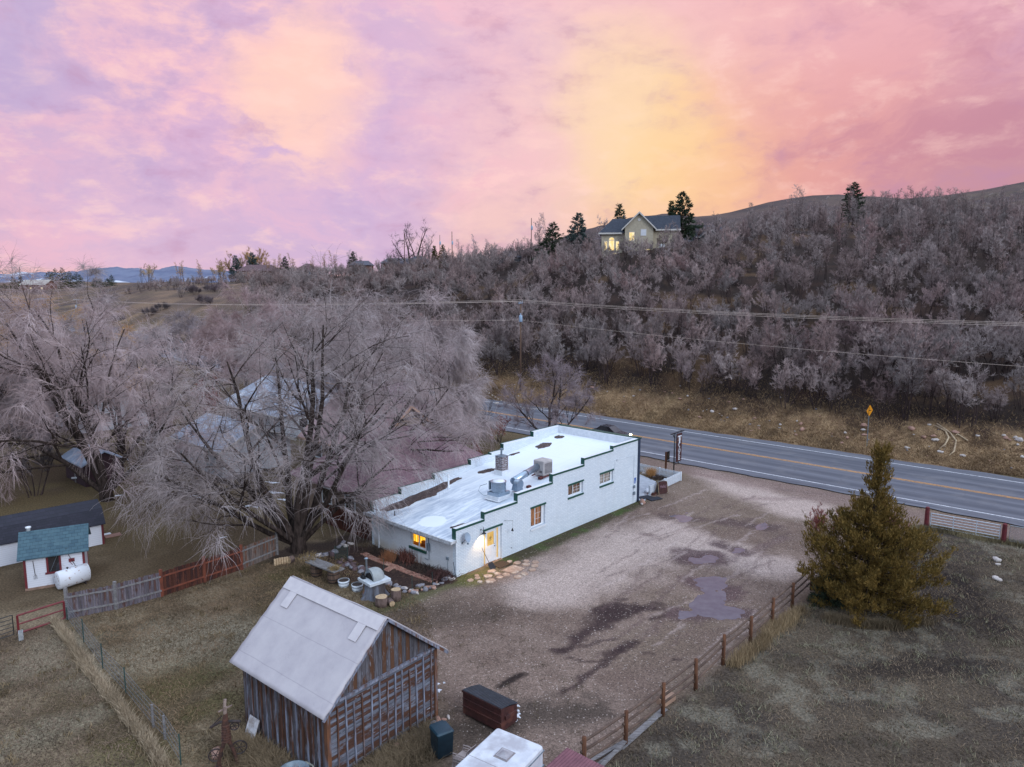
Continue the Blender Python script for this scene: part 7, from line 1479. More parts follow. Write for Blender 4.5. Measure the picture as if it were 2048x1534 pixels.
sp0 = Vector((15.04, 64.71, 0)); SB = mat('sign_brown', (70, 34, 32), (58, 28, 28), scale=3, rough=.5); SW = mat('sign_white', (226, 228, 236), (214, 218, 228), scale=3, rough=.5)
t = thing('cafe_sign', 'tall brown hanging sign reading CAFE on a black post', 'sign', sp0, TH)
m = MB(); m.tube([(0, 0, 0), (0, 0, 3.9)], .06, 8); m.build('post', BLACK, t, True)
m = MB(); m.beam((-.75, 0, 3.93), (1.7, 0, 3.93), .08, .08); m.beam((1.2, -.3, 3.98), (1.2, .3, 3.98), .05, .04); m.beam((-.4, 0, 3.9), (0, 0, 3.45), .05, .05); m.beam((.0, 0, .95), (1.25, 0, 1.0), .05, .06); m.build('bracket', BLACK, t)
m = MB(); m.box((.35, -.04, 1.12), (1.3, .04, 3.78)); bd_ = m.build('board', SB, t); m = MB(); m.beam((.5, 0, 3.78), (.5, 0, 3.9), .02, .02); m.beam((1.15, 0, 3.78), (1.15, 0, 3.9), .02, .02); m.build('hanger', BLACK, t)
# CAFE in serif capitals, stacked, and the T emblem above
m = MB(); Yf = -.055; cx = .83
def bar(x0, z0, x1, z1, w_): m.beam((cx+x0, Yf, z0), (cx+x1, Yf, z1), w_, .02, up=(0, 1, 0))
def bar2(x0, z0, x1, z1): m.box((cx+x0, Yf-.008, z0), (cx+x1, Yf+.012, z1))
zc_ = 2.72; pts = [(cx+.02+.18*math.cos(R_(a)), Yf, zc_+.19*math.sin(R_(a))) for a in range(48, 315, 16)]; m.tube(pts, [.016+.034*math.sin(math.pi*k/(len(pts)-1)) for k in range(len(pts))], 6); bar2(.12, zc_+.1, .15, zc_+.2)
zb = 2.14; m.beam((cx-.16, Yf, zb), (cx+.0, Yf, zb+.36), .02, .035, up=(0, 1, 0)); m.beam((cx+.0, Yf, zb+.36), (cx+.17, Yf, zb), .02, .075, up=(0, 1, 0)); bar2(-.1, zb+.12, .1, zb+.15); bar2(-.22, zb-.012, -.08, zb+.018); bar2(.08, zb-.012, .24, zb+.018)
zb = 1.72; bar2(-.1, zb, -.03, zb+.36); bar2(-.15, zb+.33, .17, zb+.365); bar2(.14, zb+.25, .17, zb+.33); bar2(-.03, zb+.17, .1, zb+.2); bar2(.08, zb+.13, .1, zb+.24); bar2(-.16, zb-.01, .03, zb+.02)
zb = 1.28; bar2(-.1, zb, -.03, zb+.36); bar2(-.15, zb+.335, .17, zb+.37); bar2(.14, zb+.26, .17, zb+.335); bar2(-.03, zb+.17, .1, zb+.2); bar2(.08, zb+.13, .1, zb+.24); bar2(-.15, zb-.01, .18, zb+.025); bar2(.15, zb+.025, .18, zb+.11)
m.build('lettering', SW, bd_); m = MB(); zt_ = 3.58
bar2(-.34, zt_-.07, .34, zt_); bar2(-.34, zt_-.13, -.28, zt_-.07); bar2(.28, zt_-.13, .34, zt_-.07); bar2(-.11, zt_-.62, .11, zt_-.07); m.build('emblem', SW, bd_); m = MB()
for sx in (-.22, .22):
    for dx_ in (-.05, .05): m.box((cx+sx+dx_-.012, Yf-.006, zt_-.45), (cx+sx+dx_+.012, Yf+.012, zt_-.12))
    m.box((cx+sx-.05, Yf-.006, zt_-.3), (cx+sx+.05, Yf+.012, zt_-.27)); m.box((cx+sx-.09, Yf-.006, zt_-.47), (cx+sx+.09, Yf+.012, zt_-.45))
m.build('emblem_flanks', mat('sign_tan', (186, 160, 150), (170, 146, 138)), bd_); m = MB()
for z in (.18, .26, .34, .42, .5): m.box((cx-.025, Yf-.014, zt_-z-.03), (cx+.025, Yf-.009, zt_-z))
m.build('emblem_dots', SB, bd_); m = MB(); m.rbox((.75, -.12, 1.0), (1.0, .08, 1.1), .02); m.build('sign_light', GREYM, t)
t = thing('small_sign', 'short dark wooden sign with faint gold marks behind the picket fence', 'sign', Vector((14.62, 66.19, 0)), TH); m = MB(); m.box((-.09, -.07, 0), (.09, .07, 1.8)); m.build('post', mat('cedar_post', (1, 1, 1)), t); m = MB(); m.box((.092, -.03, .78), (.62, .03, 1.78)); b_ = m.build('board', mat('sign_black', (30, 24, 24), (22, 18, 18)), t); m = MB()
for k in range(6): m.beam((.24+.2*(k % 2), -.036, 1.6-.07*k), (.46-.14*(k % 2), -.036, 1.55-.07*k), .012, .02, up=(0, 1, 0))
m.build('gold_marks', mat('dull_gold', (140, 116, 76), (116, 94, 60)), b_); m = MB(); m.beam((.2, -.036, .93), (.55, -.036, .98), .012, .035, up=(0, 1, 0)); m.build('white_mark', SW, b_)
t = thing('sandwich_board', 'dark red octagonal sandwich board with the word Hello in front of the pickets', 'sign', Vector((12.75, 58.55, 0)), R_(22)); c8 = [(-.42, .15), (-.3, .04), (.3, .04), (.42, .15), (.42, .95), (.3, 1.08), (-.3, 1.08), (-.42, .95)]
m = MB(); m.prism([(x, -.02+.18*(z-.5)*.6, z) for x, z in c8], (0, .04, 0)); b_ = m.build('front_board', mat('sign_oxblood', (72, 36, 34), (52, 26, 26), scale=4), t); m = MB(); m.prism([(x, .36-.18*(z-.5)*.9, z) for x, z in c8[:2]+c8[2:]], (0, .03, 0)); m.build('rear_board', GWD, t); m = MB()
for s in (-1, 1): m.beam((s*.46, -.12, 0), (s*.45, .12, 1.02), .05, .03); m.beam((s*.46, .5, 0), (s*.45, .16, 1.02), .05, .03)
m.build('frame_leg', mat('sign_frame', (170, 150, 120), (140, 120, 96)), t)
cu = bpy.data.curves.new('hello', 'FONT'); cu.body = 'Hello!'; cu.size = .3; cu.align_x = 'CENTER'; cu.extrude = .003; o = bpy.data.objects.new('lettering', cu); COL.objects.link(o); o.parent = b_; o.location = (0, -.04, .55); o.rotation_euler = (R_(84), 0, 0); o.scale = (.9, 1.25, 1)
bpy.context.view_layer.update(); me_ = bpy.data.meshes.new_from_object(o); o2 = link('lettering', me_, mat('chalk', (156, 124, 134), (136, 104, 116)), b_); o2.location = o.location; o2.rotation_euler = o.rotation_euler; o2.scale = o.scale; bpy.data.objects.remove(o)
for p, r, lb in ((at(1290, 996), .9, 'dark doormat on the patio nearest the cafe corner'), (at(1309, 999), .9, 'dark mat on the gravel just outside the patio')):
    o = MB().box((-.6, -.35, 0), (.6, .35, .03)).build('mat', mat('mat_black', (34, 38, 50), (26, 30, 40), rough=.9)); o.location = p+Vector((0, 0, .06)); o.rotation_euler = (0, 0, TH-.3); tag(o, lb, 'doormat')
tuft('ornamental_grass', 'golden dry grass clump inside the picket fence', at(1302, 953), 320, .95, .5, mat('golden_grass', (186, 140, 90), (150, 108, 66)), lean=.35)
tuft('low_bush', 'dark low plants along the inner side of the picket fence', at(1318, 957), 260, .4, 1.1, mat('dark_brown_leaf', (1, 1, 1)), lean=1., wd=.02); tuft('low_bush', 'rust brown ground plants at the near end of the picket fence', at(1302, 988), 220, .3, .7, DRY2, lean=1., wd=.016)
snow(at(1297, 984), .5, .3, 'lump of old snow beside the near end of the picket fence', .8, .3, 3)
for k, (x, y) in enumerate([(1288, 948), (1294, 950), (1309, 955), (1316, 953), (1283, 943)]): rock(at(x, y), .18, 2 if k < 2 else 0, 'rock in the planting bed inside the picket fence', 'rock', 'rocks in the picket fence bed')
rock(uv(-.55, 20.3), .3, 1, 'pinkish boulder at the dark blue corner of the cafe'); rock(uv(-.75, 19.9), .18, 2, 'small pale rock beside the boulder at the cafe corner')
# red railing and cone on the far side
m = MB(); p0, p1, p2 = at(962, 925), at(915, 893), at(965, 905)
t = thing('timber_railing', 'red-brown sloping timber railing beyond the left parapet of the cafe', 'railing', at(950, 905)); RWD = mat('red_brown_timber', (120, 52, 44), (92, 42, 38), scale=4); q = t.location
def rl(a, b, za, zb, s=.12): m = MB(); m.beam(a-q+Vector((0, 0, za)), b-q+Vector((0, 0, zb)), s, s); m.build('rail', RWD, t)
A0 = at(948, 900); A1 = at(905, 893); A2 = at(968, 935)
rl(A0, A1, 1.1, 1.1); rl(A0, A1, .6, .6); rl(A0, A2, 1.1, .9); rl(A0, A2, .6, .4)
for p, h in ((A0, 1.4), (A1, 1.2), (A2, 1.1), (A0.lerp(A2, .5), 1.15), (A0.lerp(A1, .5), 1.15)): m = MB(); m.beam(p-q, p-q+Vector((0, 0, h)), .13, .13); m.build('post', RWD, t)
t = thing('traffic_cone', 'small orange traffic cone with white band by the roadside bushes', 'cone', at(983, 877)); m = MB(); m.box((-.2, -.2, 0), (.2, .2, .04)); m.lathe([(.15, .04), (.03, .75), (0, .76)], n=14); m.build('cone', mat('cone_orange', (226, 84, 50), (200, 66, 40)), t); m = MB(); m.lathe([(.115, .3), (.075, .5)], n=14, caps=False); m.build('band', SW, t)
# ---------- utility poles and lines
POLE = mat('utility_pole_wood', (112, 86, 70), (80, 62, 54), scale=3, rough=.95, stretch=(3, 3, .3)); INS = mat('insulator', (200, 204, 214), (170, 176, 188), rough=.4); TRF = mat('transformer_grey', (150, 172, 196), (130, 152, 178), rough=.4)
def upole(label, b, h, arms=(), trf=None, r=.14, az=0., m_=None, sc=1.):
    t = thing('utility_pole', label, 'utility pole', b, az); m = MB(); m.tube([(0, 0, -.3), (0, 0, h)], [r, r*.65], 9); m.build('pole', m_ or POLE, t, True)
    for z, hw in arms:
        m = MB(); m.box((-.06, -hw, h-z-.06), (.06, hw, h-z+.06)); m.build('crossarm', TRF if sc == 1. and trf else POLE, t)
        for y in (-hw*.9, hw*.9, 0): m = MB(); m.lathe([(.03, 0), (.05, .08), (.03, .16), (.05, .22), (0, .26)], (0, y, h-z+.06), 8); m.build('insulator', INS, t, True)
    if trf: m = MB(); m.lathe([(.24, -.5), (.26, -.46), (.26, .42), (.2, .5), (.05, .56), (.05, .8)], (.1, trf[1], h-trf[0]), 14); m.build('transformer', TRF, t, True)
    return t
AZ = TH   # arms run across the road
pa = G(1041, 108); ha = 14.75-pa.z; upole('tall roadside utility pole with pale crossarm and grey transformer', pa, ha, ((.1, 1.35),), (2.4, -.42), .15, R_(58)+R_(-70))
pb = G(157, 238); upole('distant utility pole beside the bend of the road on the far left', pb, atd(157, 598, 238).z-pb.z, ((.2, 1.3),), (2.6, -.5), .16, R_(-10), m_=GWD)
upole('bare wooden pole standing beside the willow and the road', Vector((-4.54, 79.46, 0)), 7.7, (), None, .16)
def ridge_pole(px, py_top, d, label, arms=(), trf=None, r=.16): b = G(px, d); return upole(label, b, atd(px, py_top, d).z-b.z, arms, trf, r, R_(0) if 0 else R_(90)*0+R_(90)-R_(90)+R_(5), sc=2.)
ridge_pole(906, 463, 232, 'wooden pole with two crossarms and transformers on the skyline', ((1.3, 1.6), (2.3, 1.1)), (3.6, -.45)); ridge_pole(882, 470, 236, 'plain slim pole left of the crossarm pole on the skyline', (), (2.6, -.2), .12); ridge_pole(812, 461, 250, 'pole with short crossarm among the dead trees on the skyline', ((.2, .9), (.6, .7)))
ridge_pole(1062, 436, 195, 'slim lone pole left of the hilltop pines', (), (2.6, -.25), .13)
WIRE = mat('wire', (206, 184, 170), (186, 166, 156), rough=.5)
def wire(label, a, b, sag, r=.022, group='power lines along the road', name='power_line', m_=None):
    P = [a.lerp(b, s/40)-Vector((0, 0, 4*sag*(s/40)*(1-s/40))) for s in range(41)]; m = MB(); m.tube(P, r, 4); return tag(m.build(name, m_ or WIRE), label, 'cable', group)
Bd = BX; pc = pa-BX*120; pc.z = 14.2
tops = [Vector((dx_*.8, dx_*.6, z)) for dx_, z in ((-1.2, 14.9), (0, 15.15), (1.2, 14.95))]
for k, o_ in enumerate(tops):
    a = Vector((pa.x, pa.y, 0))+o_; wire(['nearest', 'middle', 'farthest'][k]+' of the three upper power lines right of the roadside pole', a, Vector((pc.x, pc.y, -.6))+o_+Vector((0, 0, .9)), 1.3, .017)
    wire(['nearest', 'middle', 'farthest'][k]+' of the three upper power lines left of the roadside pole', a, Vector((pb.x, pb.y, 0))+Vector((o_.x, o_.y, atd(157, 599, 238).z)), 1.1, .025)
wire('lower power line right of the roadside pole', Vector((pa.x, pa.y, 12.1)), Vector((pc.x, pc.y, 10.6)), 1.4, .014); wire('lower power line left of the roadside pole', Vector((pa.x, pa.y, 12.1)), Vector((pb.x, pb.y, 10.)), 1.6, .022)
for k in range(2): wire(['upper', 'lower'][k]+' power line leaving the distant pole to the left edge', Vector((pb.x, pb.y, atd(157, 599, 238).z-k*3)), atd(-80, 625+k*14, 150), 1.0, .03)
# string of small lamps from the bare pole to the ash tree
a = Vector((-4.54, 79.46, 7.2)); b = uv(17.2, 31)+Vector((0, 0, 4.6)); wire('drooping string of small pale lamps between the bare pole and the roadside tree', a, b, 1.5, .012, None, 'string_lights'); sl = bpy.data.objects['string_lights']; m = MB()
for s in range(1, 27): p = a.lerp(b, s/27)-Vector((0, 0, 6*(s/27)*(1-s/27)+.08)); m.lathe([(.0, -.07), (.05, -.03), (.05, .03), (0, .06)], p, 6, caps=False)
m.build('lamps', mat('lamp_glass_pale', (230, 224, 214), (214, 206, 196), rough=.3), sl)
# warning sign
t = thing('warning_sign', 'yellow diamond side-road warning sign on a steel post across the road', 'sign', Vector((37.7, 74.3, Z(37.7, 74.3)-.0)), TH-R_(14)); m = MB(); m.box((-.03, -.03, -.2), (.03, .03, 4.3)); m.build('post', STEEL, t); m = MB(); s = .62
m.prism([(0, -.035, 3.9-s-.02), (s, -.035, 3.88), (0, -.035, 3.86+s), (-s, -.035, 3.88)], (0, -.012, 0)); b_ = m.build('panel', mat('sign_yellow', (214, 140, 16), (204, 128, 12), rough=.5), t); m = MB(); m.box((-.2, -.056, 3.5), (-.12, -.05, 4.25)); m.box((-.12, -.056, 3.84), (.3, -.05, 3.92)); m.box((-.22, -.056, 3.5), (-.1, -.05, 3.58)); m.build('symbol', mat('sign_ink', (24, 20, 18), (20, 18, 16)), b_)
# fallen trunks and rocks on the bank
for pts, lb in (([(1870, 855), (1890, 866), (1897, 880), (1890, 893), (1878, 902)], 'inner pale curved fallen branch on the bank right of the warning sign'), ([(1874, 852), (1900, 868), (1912, 885), (1908, 905), (1898, 915)], 'outer longer curved fallen trunk on the bank right of the warning sign'), ([(1935, 885), (1915, 872), (1905, 880)], 'short broken pale branch beside the curved fallen trunk')):
    P = [gnd(*p)+Vector((0, 0, .12)) for p in pts]; m = MB(); m.tube(P, [.09]*(len(P)-1)+[.04], 7); tag(m.build('fallen_branch', mat('bleached_wood', (186, 164, 136), (140, 118, 98), scale=4), None, True), lb, 'branch')
rg = np.random.default_rng(5)
big = [(1728, 853), (1727, 863), (1690, 868), (1694, 878), (1728, 871), (1684, 888), (1822, 860), (1858, 853), (1865, 875), (1870, 882), (1848, 876), (1815, 899), (1880, 906), (1910, 868), (1955, 876), (2007, 875), (2012, 880), (2030, 877), (2037, 882), (2035, 890), (1925, 914), (1400, 836), (1425, 826), (1360, 800), (1185, 776), (1060, 795), (1025, 798), (993, 808), (1010, 796), (1605, 862), (1602, 850), (2045, 915), (1510, 838), (1560, 852), (1470, 822)]
for x, y in big: rock(gnd(x, y), rg.uniform(.16, .34), int(rg.choice([1, 2, 2])), 'pale rock lying on the dry grass bank across the road', 'rock', 'rocks on the roadside bank')
for k in range(150):
    u = rg.uniform(-60, 62); v = 51.5+abs(rg.normal(0, 3.6)); p = uv(u, v); p.z = Z(p.x, p.y)
    if -100 < 1024+p.x/p.y*F < 2100: rock(p, rg.uniform(.06, .17), int(rg.choice([0, 1, 2, 1])), 'small stone scattered on the dry grass bank across the road', 'rock', 'stones on the roadside bank')
# ---------- car on the highway (lamps lit)
def solve_u(px, v):
    lo, hi = -60, 80
    for _ in range(50):
        mid = (lo+hi)/2; p = uv(mid, v); q = 1024+F*p.x/(p.y*math.cos(PT)+H*math.sin(PT))
        if q > px: lo = mid
        else: hi = mid
    return mid
cp_ = uv(solve_u(1222, 38.6), 38.6); cp_.z = .05
t = thing('car', 'dark grey car with lit lamps driving right on the highway behind the cafe', 'car', cp_, math.atan2(-BX.y, -BX.x)); PAINT = mat('car_grey', (70, 74, 84), (62, 66, 76), rough=.25, metal=.4)
m = MB(); sec = [(-2.25, .35, .72, .78), (-2.2, .3, .95, .84), (-1.3, .28, 1.0, .88), (.9, .28, .95, .88), (1.9, .3, .82, .84), (2.25, .36, .62, .72)]
V = []
for x, z0, z1, w_ in sec: V += [(x, -w_, z0), (x, -w_-.02, (z0+z1)/2), (x, -w_+.08, z1), (x, w_-.08, z1), (x, w_+.02, (z0+z1)/2), (x, w_, z0)]
m.add(V, [(k*6+i, k*6+(i+1) % 6, (k+1)*6+(i+1) % 6, (k+1)*6+i) for k in range(5) for i in range(6)]+[tuple(range(5, -1, -1)), tuple(range(30, 36))]); body = m.build('body', PAINT, t, bevel=.04)
m = MB(); cab = [(-1.75, .97, .74), (-1.15, 1.42, .6), (.1, 1.46, .6), (.95, .95, .74)]; V = []
for x, z, w_ in cab: V += [(x, -w_, z), (x, w_, z)]
V += [(-1.75, -.76, .9), (-1.75, .76, .9), (.95, -.76, .9), (.95, .76, .9)]
m.add(V, [(0, 1, 3, 2), (2, 3, 5, 4), (4, 5, 7, 6), (0, 2, 4, 6, 10, 8), (1, 9, 11, 7, 5, 3)]); m.build('cabin_glass', GLASSD, t); m = MB(); m.box((-1.12, -.6, 1.44), (.08, .6, 1.49)); m.build('roof', PAINT, t, bevel=.02)
for x in (-1.4, 1.4):
    for s in (-1, 1): m = MB(); m.lathe([(.2, -.1), (.33, -.1), (.33, .1), (.2, .1)], (0, 0, 0), 16, Matrix.Translation((x, s*.8, .33)) @ Matrix.Rotation(R_(90), 4, 'X')); m.build('wheel', BLACK, t)
HL = mat('headlight_lit', (255, 244, 214), (255, 240, 200), emit=(255, 238, 190), estr=14.); TL = mat('taillight_lit', (255, 40, 40), (240, 30, 30), emit=(255, 30, 36), estr=7.)
for s in (-1, 1):
    m = MB(); m.rbox((2.14, s*.6-.16, .62), (2.29, s*.6+.16, .78), .03); m.build('headlight', HL, t); m = MB(); m.rbox((-2.3, s*.62-.16, .72), (-2.2, s*.62+.16, .88), .03); m.build('taillight', TL, t)
# ================= houses =================
def house(name, label, loc, az, L, Wd, eave, ridge, wallm, roofm, hip=0., over=.4, axis='x', wins=(), trim=None, chimney=None, dpth=.1):
    """ridge along local x; gable or hip roof; wins = list of (face, x, z, w, h, mat)"""
    t = thing(name, label, 'house', loc, az); m = MB(); m.box((0, 0, -1.5), (L, Wd, eave))
    if not hip: m.prism([(.0, 0, eave), (.0, Wd, eave), (.0, Wd/2, ridge-.06)], (L, 0, 0))
    m.build('wall', wallm, t); m = MB(); o = over; k = (ridge-eave)/(Wd/2); ze = eave-o*k; th = .12
    h = hip
    A = [(-o, -o, ze), (L+o, -o, ze), (L+o, Wd+o, ze), (-o, Wd+o, ze)]; R1, R2 = (-o*(0 if h else 1)+h, Wd/2, ridge), (L+o*(0 if h else 1)-h, Wd/2, ridge); V = A+[R1, R2]; V += [(x, y, z+th) for x, y, z in V]
    fs = [(0, 1, 5, 4), (2, 3, 4, 5)]+([(1, 2, 5), (3, 0, 4)] if h else [])
    m.add(V, [tuple(i+6 for i in f) for f in fs]+[tuple(reversed(f)) for f in fs]+[(0, 6, 7, 1), (2, 8, 9, 3)]+([(1, 7, 8, 2), (3, 9, 6, 0)] if h else [(1, 7, 11, 5), (5, 11, 8, 2), (3, 9, 10, 4), (4, 10, 6, 0)])); rf_ = m.build('roof', roofm, t)
    if trim:
        m = MB(); m.beam((-o, -o-.03, ze+.02), (L+o, -o-.03, ze+.02), .05, .2)
        if not h:
            for x in (-o-.03, L+o+.03): m.beam((x, -o, ze), (x, Wd/2, ridge), .05, .22); m.beam((x, Wd+o, ze), (x, Wd/2, ridge), .05, .22)
        m.build('trim', trim, t)
    for (fc, x, z, w_, hh, mm_) in wins:
        fr_ = MB(); p_ = MB(); a, b = x-w_/2, x+w_/2
        def bx(mb, x0, x1, z0, z1, d0, d1):
            if fc == 'f': mb.box((x0, -d1, z0), (x1, -d0, z1))
            elif fc == 'l': mb.box((-d1, x0, z0), (-d0, x1, z1))
            else: mb.box((L+d0, x0, z0), (L+d1, x1, z1))
        bx(fr_, a-.1, b+.1, z-.1, z, .003, .06); bx(fr_, a-.1, b+.1, z+hh, z+hh+.1, .003, .06); bx(fr_, a-.1, a, z, z+hh, .003, .06); bx(fr_, b, b+.1, z, z+hh, .003, .06); bx(p_, a, b, z, z+hh, .004, .03)
        w1 = fr_.build('window', WHITE, t); p_.build('pane', mm_, w1)
    if chimney: m = MB(); cx, cy = chimney; m.box((cx-.35, cy-.35, ridge-1.2), (cx+.35, cy+.35, ridge+.6)); m.build('chimney', brickmat('chimney_brick', (120, 82, 72), (96, 64, 58), (130, 120, 116), .22, .08), rf_)
    return t
LITW = glowmat('lit_house_window', (255, 232, 168), (255, 214, 130), (255, 244, 214), 2., 1.0); PALEW = mat('pale_blind', (214, 214, 220), (196, 196, 204), rough=.3)
SID = mat('beige_siding', (178, 166, 146), (164, 152, 136), scale=2, rough=.8); RDK = mat('slate_roof', (54, 58, 72), (42, 46, 58), scale=3, rough=.85, bump=.4); TRW = mat('white_trim', (200, 192, 188), (186, 180, 176))
# cream hilltop house
b = atd(1250, 455, 165); E0 = b.z; az = R_(-10)
h0 = Vector((b.x, b.y, E0-7.2)); fx_ = Vector((math.cos(az), math.sin(az), 0)); fy_ = Vector((-math.sin(az), math.cos(az), 0))
t = thing('hilltop_house', 'large cream two-storey house with slate roof and lit windows on the hilltop', 'house', h0, az); EV = 7.2; G_W = 6.3
m = MB(); m.box((0, 0, -3), (G_W, 9, EV)); m.prism([(0, 0, EV), (G_W, 0, EV), (G_W/2, 0, EV+3.15)], (0, 9, 0)); m.box((-5.3, 1.2, -3), (-.002, 8, EV-.7)); m.box((G_W+.002, 3.2, -3), (G_W+5.5, 9, EV-.3)); m.build('wall', SID, t)
def slope(P, th=.14): m.prism(P, (0, 0, th))
m = MB(); R0 = EV+3.3; slope([(-.6, -.5, EV-.5), (G_W/2, -.5, R0), (G_W/2, 9.4, R0), (-.6, 9.4, EV-.5)]); slope([(G_W+.6, -.5, EV-.5), (G_W+.6, 9.4, EV-.5), (G_W/2, 9.4, R0), (G_W/2, -.5, R0)])
slope([(-5.9, .7, EV-1.2), (-.0, .7, EV-1.2), (1.6, 4.6, EV+2.2), (-3.0, 4.6, EV+2.2)]); slope([(-5.9, .7, EV-1.2), (-3.0, 4.6, EV+2.2), (-5.9, 8.5, EV-1.2)]); slope([(-5.9, 8.5, EV-1.2), (-3.0, 4.6, EV+2.2), (1.6, 4.6, EV+2.2), (0, 8.5, EV-1.2)])
slope([(G_W-1, 2.7, EV-.4), (G_W+6.1, 2.7, EV-.4), (G_W+6.1, 6., EV+2.9), (G_W/2, 6., EV+2.9)]); slope([(G_W+6.1, 9.5, EV-.4), (G_W-1, 9.5, EV-.4), (G_W/2, 6., EV+2.9), (G_W+6.1, 6., EV+2.9)]); m.build('roof', RDK, t)
m = MB(); m.beam((-.6, -.56, EV-.45), (G_W/2, -.56, R0+.05), .08, .34, up=(0, 1, 0)) if 0 else None
m.prism([(-.75, -.55, EV-.75), (-.75, -.55, EV-.4), (G_W/2, -.55, R0+.2), (G_W/2, -.55, R0-.2)], (0, .04, 0)); m.prism([(G_W+.75, -.55, EV-.75), (G_W+.75, -.55, EV-.4), (G_W/2, -.555, R0+.2), (G_W/2, -.555, R0-.2)], (0, .04, 0)); m.box((-6., .6, EV-1.4), (-.65, .68, EV-1.05)); m.box((G_W+.6, 2.6, EV-.6), (G_W+6.2, 2.68, EV-.25)); m.lathe([(.35, -.02), (.35, .02)], (0, 0, 0), 14, Matrix.Translation((G_W/2, -.03, EV+1.7)) @ Matrix.Rotation(R_(90), 4, 'X')); m.build('trim', TRW, t)
def hw(x0, x1, z0, z1, mm_, y=0., arch=False):
    m = MB(); m.box((x0-.12, y-.06, z0-.12), (x1+.12, y-.003, z1+.12)); 
    if arch: m.prism([((x0+x1)/2+(x1-x0+.24)/2*math.cos(R_(a)), y-.06, z1+.12+(x1-x0)*.55*math.sin(R_(a))) for a in range(0, 181, 15)], (0, .057, 0))
    w1 = m.build('window', TRW, t); m = MB(); m.box((x0, y-.075, z0), (x1, y-.062, z1))
    if arch: m.prism([((x0+x1)/2+(x1-x0)/2*math.cos(R_(a)), y-.075, z1+.16+(x1-x0)*.45*math.sin(R_(a))) for a in range(0, 181, 15)], (0, .013, 0))
    m.build('pane', mm_, w1)
hw(1.0, 2.1, 4.3, 6.1, LITW); hw(3.6, 4.7, 5.4, 6.7, PALEW); hw(-3.6, -2.4, 2.2, 4.4, LITW, 1.2, True); hw(-4.6, -4.0, 2.2, 4.2, LITW, 1.2); hw(-2.0, -1.3, 2.2, 4.2, LITW, 1.2); hw(-2.6, -1.2, .2, 1.6, LITW, 1.2); hw(.6, 2.0, .2, 2.0, LITW); hw(4.6, 5.8, 1.0, 2.4, LITW); hw(G_W+1.5, G_W+2.7, 2.0, 3.6, PALEW, 3.2)
# grey house to its right, low houses along the ridge
b = atd(1392, 470, 182); house('grey_house', 'grey gabled house half hidden in the thicket right of the hilltop house', Vector((b.x, b.y, b.z-3.4)), R_(15), 10, 6, 3.2, 6.0, mat('grey_siding', (112, 114, 122), (96, 98, 106)), RDK, trim=TRW, wins=(('f', 1.5, 1., .9, .9, glowmat('orange_lit_pane', (255, 160, 80), (230, 120, 60), (255, 190, 120), 2, .7)), ('f', 6, 1., 1.2, 1.0, PALEW)))
b = atd(1440, 470, 176); house('grey_house', 'small pale outbuilding at the right end of the grey gabled house', Vector((b.x, b.y, b.z-2.6)), R_(60), 5, 4.4, 2.4, 4.1, mat('grey_siding', (1, 1, 1)), RDK, trim=TRW)
BRN = mat('brown_wall', (120, 84, 72), (98, 70, 62)); RBR = mat('brown_roof', (104, 78, 82), (84, 64, 70), scale=3, rough=.9)
def ridge_house(px0, px1, py_e, py_r, d, label, wm, rm, hip, az=0., wd_=9, **k):
    a = atd(px0, py_e, d); b = atd(px1, py_e, d); zr_ = atd(px0, py_r, d+wd_/2).z; return house('ridge_house', label, Vector((a.x, d, a.z-2.8)), az, (b-a).length, wd_, 2.8, 2.8+(zr_-a.z), wm, rm, hip=hip, **k)
ridge_house(474, 550, 541, 530, 296, 'low brown-roofed house with orange lit wall on the left ridge', BRN, RBR, 3., wins=(('f', 4, .8, 3, 1.2, mat('tan_pane', (190, 140, 90), (170, 120, 76))),))
ridge_house(590, 630, 540, 528, 288, 'small low hip-roofed house between the ridge trees', mat('grey_siding', (1, 1, 1)), RBR, 3.); ridge_house(800, 868, 527, 512, 246, 'wide hip-roofed house beneath the dead trees on the skyline', BRN, mat('grey_roof', (84, 82, 94), (70, 68, 80)), 5.); ridge_house(762, 822, 526, 517, 262, 'long low house left of the dead trees on the skyline', BRN, mat('grey_roof', (1, 1, 1)), 1.5)  # plain violet-grey roof tone shared by the skyline houses
ridge_house(700, 738, 530, 522, 275, 'small house end showing at the left end of the skyline roofs', BRN, mat('grey_roof', (1, 1, 1)), 1.)
ridge_house(998, 1042, 514, 503, 205, 'low grey-roofed house left of the slim lone pole', mat('grey_siding', (1, 1, 1)), mat('grey_roof', (1, 1, 1)), 1.5)
ridge_house(40, 90, 569, 560, 352, 'low house with flat gable and two lit windows on the far left', BRN, mat('pale_roof', (176, 168, 160), (150, 142, 138)), 0, wins=(('f', 5, .6, .8, .8, LITW), ('f', 10.5, .6, .8, .8, LITW)))
# neighbours beneath the willows
MAU = shingle('mauve_shingles', (140, 108, 116), (120, 92, 102), (130, 102, 112), .16, .4); PNK = shingle('pink_shingles', (164, 134, 136), (148, 118, 122), (172, 142, 138), .2, .5); BLG = mat('blue_grey_metal_roof', (158, 168, 188), (134, 146, 168), scale=1.5, rough=.6, c3=(180, 188, 204)); STC = mat('stucco_tan', (150, 128, 112), (128, 108, 96)); WHW = mat('white_wall', (196, 198, 206), (176, 178, 188))
def uvz(u, v): return uv(u, v)
NW = tuple((f, x, 1.0, 1.1, 1.1, GLASSD) for f, x in (('f', 2.2), ('f', 6.5), ('f', 9.), ('l', 3.), ('l', 6.), ('r', 3.), ('r', 6.)))
